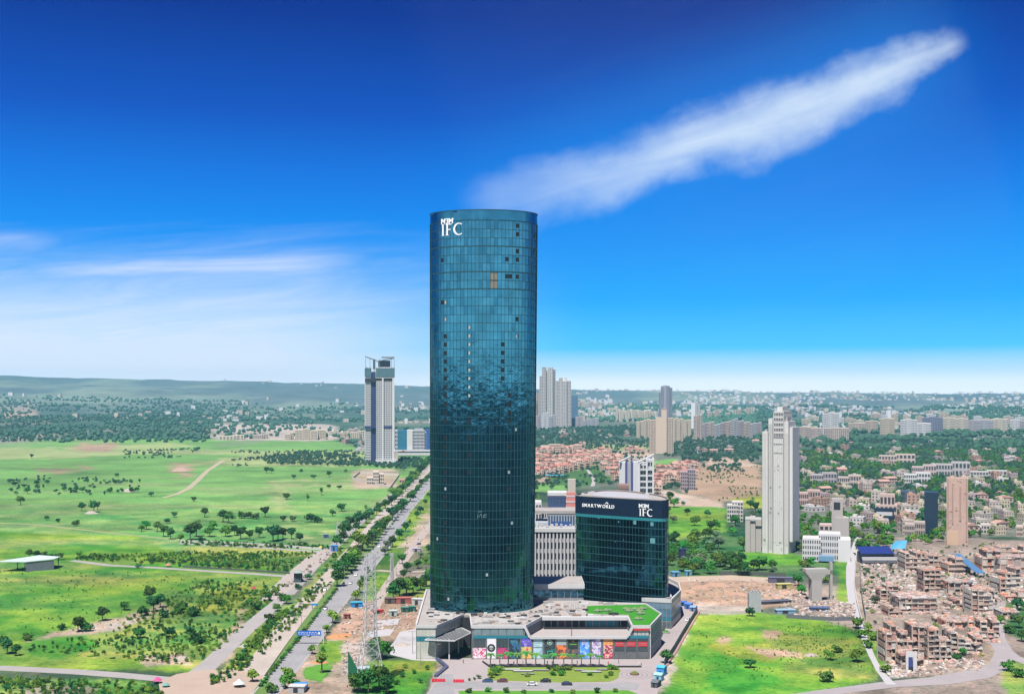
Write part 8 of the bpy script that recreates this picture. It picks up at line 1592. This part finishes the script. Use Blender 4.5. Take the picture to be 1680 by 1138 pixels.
# ---------------------------------------------------------------- ruins and rubble
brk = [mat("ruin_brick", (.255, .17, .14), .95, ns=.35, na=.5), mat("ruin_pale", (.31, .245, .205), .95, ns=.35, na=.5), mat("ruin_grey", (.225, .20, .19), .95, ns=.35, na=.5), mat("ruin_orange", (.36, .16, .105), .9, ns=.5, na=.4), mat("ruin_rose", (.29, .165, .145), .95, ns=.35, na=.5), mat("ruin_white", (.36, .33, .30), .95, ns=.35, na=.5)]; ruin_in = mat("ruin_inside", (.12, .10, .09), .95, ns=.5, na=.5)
def ruin(lb, px0, px1, by, ty, dp, fl, bays, k, seed, yaw=0.0, roofc=None, plain=.45):
    """half-demolished brick building: slabs, piers, broken infill panels"""
    rg = random.Random(seed); d = depth(by); X0, X1 = (px0 - 840) / F * d, (px1 - 840) / F * d; w = X1 - X0
    h = max((H - (ty - 648) * (d + dp) / F), 3.0)
    o = thing("ruined_house", lb, "ruin", ((X0 + X1) / 2, d, 0), yaw); fh = h / fl; m = brk[k]; bw = w / bays
    nb = [fl if roofc else max(1, fl - rg.choice((0, 0, 0, 1, 1, 2))) for _ in range(bays)]; fo = [rg.uniform(-.5, .9) * (0 if roofc else 1.4) for _ in range(bays)]
    pal = [m, m, brk[0], brk[1], brk[4], brk[5]]
    for i in range(bays):
        x0, x1 = -w / 2 + bw * i, -w / 2 + bw * (i + 1); top = nb[i] * fh; y0 = fo[i]
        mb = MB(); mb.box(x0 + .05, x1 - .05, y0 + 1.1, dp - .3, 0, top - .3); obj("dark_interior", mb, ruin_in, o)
        for j in range(1, nb[i] + 1):
            mb = MB(); e = rg.uniform(-.1, .9); mb.box(x0 + .01 * i, x1 + .012 * i, y0 - e, dp + .02 * i, j * fh - .28, j * fh + rg.uniform(-.06, .08)); obj("floor_slab", mb, rg.choice((brk[1], m, brk[5])), o)
        for ya, yb in ((y0 - .1, y0 + .45), (dp - .5, dp + .09)): mb = MB(); mb.box(x0 - .28, x0 + .3, ya, yb, 0, top + rg.choice((0, .5, 1.1, 1.9))); obj("pillar", mb, brk[1], o)
        for j in range(nb[i]):
            zb, zt = j * fh + .02, (j + 1) * fh - .3; r = rg.random(); a_, b_ = x0 + .31, x1 - .01; mb = MB(); q = y0 + rg.uniform(.05, .35)
            if r < plain: mb.box(a_, b_, q, q + .35, zb, zt)
            elif r < .72: c_ = rg.uniform(.25, .55); mb.box(a_, a_ + (b_ - a_) * c_, q, q + .3, zb, zt); mb.box(a_ + (b_ - a_) * c_, b_, q + .02, q + .32, zb, zb + fh * rg.uniform(.2, .45))
            elif r < .9: mb.box(a_, b_, q, q + .3, zb, zb + fh * rg.uniform(.25, .5)); mb.box(a_, b_, q + .01, q + .31, zt - fh * .12, zt)
            else: mb.obox((a_ + bw * .3, q - .3, zb + fh * .3), (bw * .32, .2, .3), (0, .12, .05), (-.2, .4, fh * .33))
            obj("wall_infill", mb, rg.choice(pal), o)
    for sx, n_ in ((-1, nb[0]), (1, nb[-1])):
        x = sx * (w / 2 + .1)
        for j in range(n_): mb = MB(); mb.box(x - .2, x + .2, .6 + rg.uniform(0, 3), dp - rg.uniform(0, 3), j * fh + .01, (j + 1) * fh - rg.uniform(.32, 1.4)); obj("side_wall", mb, rg.choice(pal), o)
    mb = MB()
    for i in range(int(w * dp / 3.5) + 10):
        a_, b_ = rg.uniform(-w / 2, w / 2), rg.uniform(0, dp); s = rg.uniform(.3, 1.2); kx = min(int((a_ + w / 2) / bw), bays - 1); zt = nb[kx] * fh; mb.obox((a_, b_, zt + s * .2), (s, s * .3, .1), (-s * .2, s * .6, .1), (0, .1, s * rg.uniform(.2, .8)), rg.choice((0, 1, 2, 4, 0, 1, 2, 4, 3)))
    for i in range(int(w * 1.6)):
        a_, b_ = rg.uniform(-w / 2, w / 2), rg.uniform(-3.0, .2); s = rg.uniform(.3, 1.0); mb.obox((a_, b_, s * .3 + max(0, (b_ + 3) * .25)), (s, s * .3, .2), (-s * .2, s * .6, .1), (0, .1, s * .5), rg.choice((0, 1, 2, 4)))
    obj("roof_debris", mb, brk[:5], o, kind='stuff')
    if roofc: mb = MB(); mb.box(-w / 2 - .4, w / 2 + .4, -.4, dp + .3, h + .12, h + .35); obj("roof_sheet", mb, roofc, o)
    return o
whs = mat("white_roof_sheet", (.33, .32, .335), .7, ns=.3, na=.15); cys = mat("pale_cyan_sheet", (.22, .27, .28), .6, ns=.7, na=.3)
for i, a in enumerate((("large roofless sandy brick ruin above the rubble yard", 1486, 1524, 938, 902, 16, 4, 6, 1, .0, None, .6), ("sandy brick ruin under the pink-tan tower", 1524, 1560, 936, 906, 14, 3, 5, 1, .05, None, .5), ("tan walled ruin with a plain front left of the blue ramp", 1556, 1594, 942, 912, 14, 3, 3, 1, .0, None, .9), ("orange brick ruin right of the blue ramp", 1612, 1642, 938, 898, 18, 3, 4, 3, -.1, None, .8), ("low pale ruin with brown roof at the right edge", 1640, 1690, 912, 894, 10, 2, 5, 1, .0, None, .7), ("house with a big white sheet roof in the middle of the ruins", 1476, 1536, 1006, 972, 16, 3, 6, 2, .0, whs, .5), ("house with a pale cyan sheet roof behind the ruins", 1556, 1596, 975, 950, 11, 2, 4, 2, .06, cys, .4), ("mauve rubble house behind the orange one", 1560, 1604, 998, 978, 10, 2, 6, 0, .1, None, .3), ("orange walled ruin with a broken terrace", 1554, 1612, 1030, 1000, 14, 2, 5, 3, -.05, None, .6), ("front brick ruin with broken storeys at the lane side", 1454, 1516, 1088, 1018, 12, 5, 7, 0, .0, None, .5), ("tall grey-brown ruin with stacked broken balconies", 1524, 1562, 1086, 1024, 12, 6, 4, 2, .04, None, .25), ("weedy ruin flank at the sandy lane", 1562, 1612, 1072, 1028, 14, 4, 5, 2, -.08, None, .4), ("pink brick shell with a white doorway at the front", 1480, 1516, 1098, 1066, 8, 3, 3, 0, .0, None, .6), ("pinkish broken house at the left end of the ruins", 1458, 1482, 1010, 990, 10, 2, 3, 0, .1, None, .5), ("low mauve house right of the cyan roof", 1596, 1632, 985, 962, 12, 2, 4, 2, .0, None, .5), ("dark grey wall house at the right edge", 1642, 1664, 945, 912, 10, 3, 2, 2, .0, None, .9), ("pale grey sheet walled house at the right frame edge", 1662, 1700, 945, 910, 12, 2, 3, 2, .0, mat("pale_grey_sheet", (.25, .255, .265), .7), .95), ("orange-red brick house at the right frame edge", 1650, 1690, 985, 966, 10, 2, 4, 3, .0, None, .5), ("grey house with white wall by the sandy lane", 1644, 1672, 1014, 998, 10, 1, 3, 2, .0, mat("pale_grey_sheet", (.25, .255, .265)), .7), ("tall reddish unfinished block on the right beside the sandy lane", 1596, 1630, 1006, 962, 12, 5, 4, 5, .05, None, .55), ("tall brown unfinished block behind the orange terrace", 1516, 1552, 972, 930, 12, 5, 4, 0, .0, None, .5), ("tall reddish frame at the right edge above the bend", 1640, 1676, 972, 928, 12, 5, 4, 5, .1, None, .45), ("narrow brown unfinished block left of the white roofed house", 1446, 1474, 988, 956, 10, 4, 3, 0, .0, None, .5), ("brown half built block at the end of the ruin row", 1600, 1640, 1052, 1012, 11, 4, 4, 5, -.1, None, .5), ("low pale hut row below the white roofed house", 1536, 1560, 1020, 1002, 8, 2, 4, 1, .0, None, .3))):
    lb, x0, x1, by, ty, dp, fl, bays, k, yaw, rc, pl = a; ruin(lb, x0, x1, by, ty, dp, fl, bays, k, i + 3, yaw, rc, pl)
rp = thing("blue_ramp", "slanting steel blue sheet roof between the tan and orange ruins", "roof", P(1605, 948), 0); d_ = P(1605, 948).y / F; mb = MB(); mb.add([(-2 * d_, 0, 3), (12 * d_, 0, 3), (0, 30, 11), (-14 * d_, 30, 11), (-2 * d_, 0, 3.3), (12 * d_, 0, 3.3), (0, 30, 11.3), (-14 * d_, 30, 11.3)], [(3, 2, 1, 0), (4, 5, 6, 7), (0, 1, 5, 4), (1, 2, 6, 5), (2, 3, 7, 6), (3, 0, 4, 7)]); obj("sheet", mb, mat("steel_blue_sheet", (.045, .11, .21), .6, ns=.3, na=.35), rp); mb = MB()
for x, y, z in ((0, .5, 3), (10, .5, 3), (-10, 29, 10.8), (-2, 29, 10.8)): mb.box(x * d_ - .25, x * d_ + .25, y - .25, y + .25, 0, z)
obj("posts", mb, dark_m, rp)
# door, window and sign bits of the nearest ruin
dw = thing("white_doorway", "white rendered doorway with a navy door in the front ruin", "doorway", P(1494, 1101), 0); d_ = P(1494, 1101).y / F; mb = MB(); mb.box(-8 * d_, -4 * d_, -.3, .3, 0, 33 * d_); mb.box(4 * d_, 10 * d_, -.3, .3, 0, 30 * d_); mb.box(-4 * d_, 4 * d_, -.3, .3, 24 * d_, 33 * d_); obj("surround", mb, wallmat(WHITE), dw); mb = MB(); mb.box(-4 * d_, 3 * d_, -.15, .15, 8 * d_, 24 * d_); obj("door", mb, mat("navy_door", (.03, .045, .16), .6), dw); mb = MB(); mb.box(-4 * d_, 4 * d_, -.2, .2, 0, 8 * d_); obj("step", mb, dark_m, dw)
rg = np.random.default_rng(8); mb = MB()
def rubble(poly, n, s0, s1):
    for X, Y in fill(poly, n, .36, 12.0, 6.0):
        s = rg.uniform(s0, s1); a = rg.uniform(0, 3.14); ca, sa = math.cos(a) * s, math.sin(a) * s; k = rg.uniform(.4, 1.0); tl = rg.uniform(-.4, .4) * s
        mb.obox((X, Y, s * .25), (ca, sa, tl), (-sa * k, ca * k, 0), (0, 0, s * .42), int(rg.integers(0, 4)))
rubble([(1412, 920), (1482, 925), (1482, 985), (1460, 1016), (1418, 1012)], 1500, .3, 1.1); rubble([(1330, 985), (1400, 990), (1402, 1016), (1300, 1012)], 900, .3, 1.0); rubble([(1454, 1085), (1570, 1080), (1620, 1085), (1600, 1100), (1460, 1112)], 900, .3, 1.0); rubble([(1480, 935), (1640, 940), (1640, 1000), (1480, 1000)], 1100, .4, 1.3); rubble([(1640, 900), (1690, 900), (1690, 1000), (1640, 990)], 400, .4, 1.2); rubble([(560, 990), (690, 990), (690, 1030), (560, 1045)], 500, .2, .7); rubble([(1130, 950), (1290, 950), (1320, 985), (1130, 990)], 260, .3, .9); rubble([(560, 1052), (605, 1048), (590, 1090), (560, 1115)], 260, .2, .7); rubble([(1290, 975), (1340, 970), (1340, 1005), (1270, 1008)], 260, .3, 1.0)
tag(obj("rubble", mb, [mat("rubble_pale", (.32, .265, .23), .95), mat("rubble_pink", (.30, .21, .18), .95), mat("rubble_dark", (.14, .12, .11), .95), mat("rubble_white", (.35, .33, .31), .95)]), "scattered bricks and broken concrete over the yards", kind='stuff')
# people on the forecourt
def walker(lb, x, y, shirt, rz):
    p = P(x, y); o = thing("person", lb, "person", (p.x, p.y, .125), rz, None)
    me = bpy.data.meshes.new("body"); J = [(0, 0, .95), (0, 0, 1.2), (0, 0, 1.42), (0, 0, 1.52), (0, .01, 1.66), (.2, 0, 1.4), (.25, .03, 1.12), (.24, -.08, .86), (-.2, 0, 1.4), (-.25, -.03, 1.12), (-.24, .1, .86), (.1, 0, .9), (.11, .06, .5), (.1, .16, .06), (-.1, 0, .9), (-.11, -.04, .5), (-.1, -.16, .06), (.1, .02, .03), (-.1, -.28, .03)]
    me.from_pydata(J, [(0, 1), (1, 2), (2, 3), (3, 4), (2, 5), (5, 6), (6, 7), (2, 8), (8, 9), (9, 10), (0, 11), (11, 12), (12, 13), (0, 14), (14, 15), (15, 16), (13, 17), (16, 18)], []); me.materials.append(mat("shirt_" + shirt[0], shirt[1], .9)); b_ = link("body", me, o); b_.modifiers.new("skin", 'SKIN')
    for v_, q in zip(me.skin_vertices[0].data, (.15, .15, .17, .06, .11, .06, .05, .04, .06, .05, .04, .1, .07, .05, .1, .07, .05, .04, .04)): v_.radius = (q, q)
    b_.modifiers.new("sub", 'SUBSURF').levels = 1; b_.modifiers[-1].render_levels = 1
    mb = MB(); mb.cyl((0, 0, 1.66), .125, .09, .13, 8); obj("hair", mb, mat("dark_hair", (.012, .01, .01), .8), o)
for i, (x, y, s, w) in enumerate(((843, 1091, ("red", (.4, .04, .05)), "walking behind the third palm"), (858, 1090, ("white", (.5, .5, .5)), "walking before the food poster"), (898, 1090, ("teal", (.05, .2, .25)), "standing before the black circle-logo shop"), (906, 1090.5, ("grey", (.16, .16, .17)), "walking between palms before the green door"), (947, 1089, ("black", (.02, .02, .02)), "walking before the blue poster"), (998, 1091, ("red", (.4, .04, .05)), "walking right of the last palm"), (1015, 1088, ("navy", (.03, .04, .12)), "walking below the first red shop sign"), (1048, 1091, ("white", (.5, .5, .5)), "standing at the mall's right corner"), (1052, 1094, ("black", (.02, .02, .02)), "standing at the mall's right corner"), (760, 1088, ("navy", (.03, .04, .12)), "crossing the paving before the entrance"))): walker("person in %s shirt %s" % (s[0], w), x, y, s, i * 1.3)
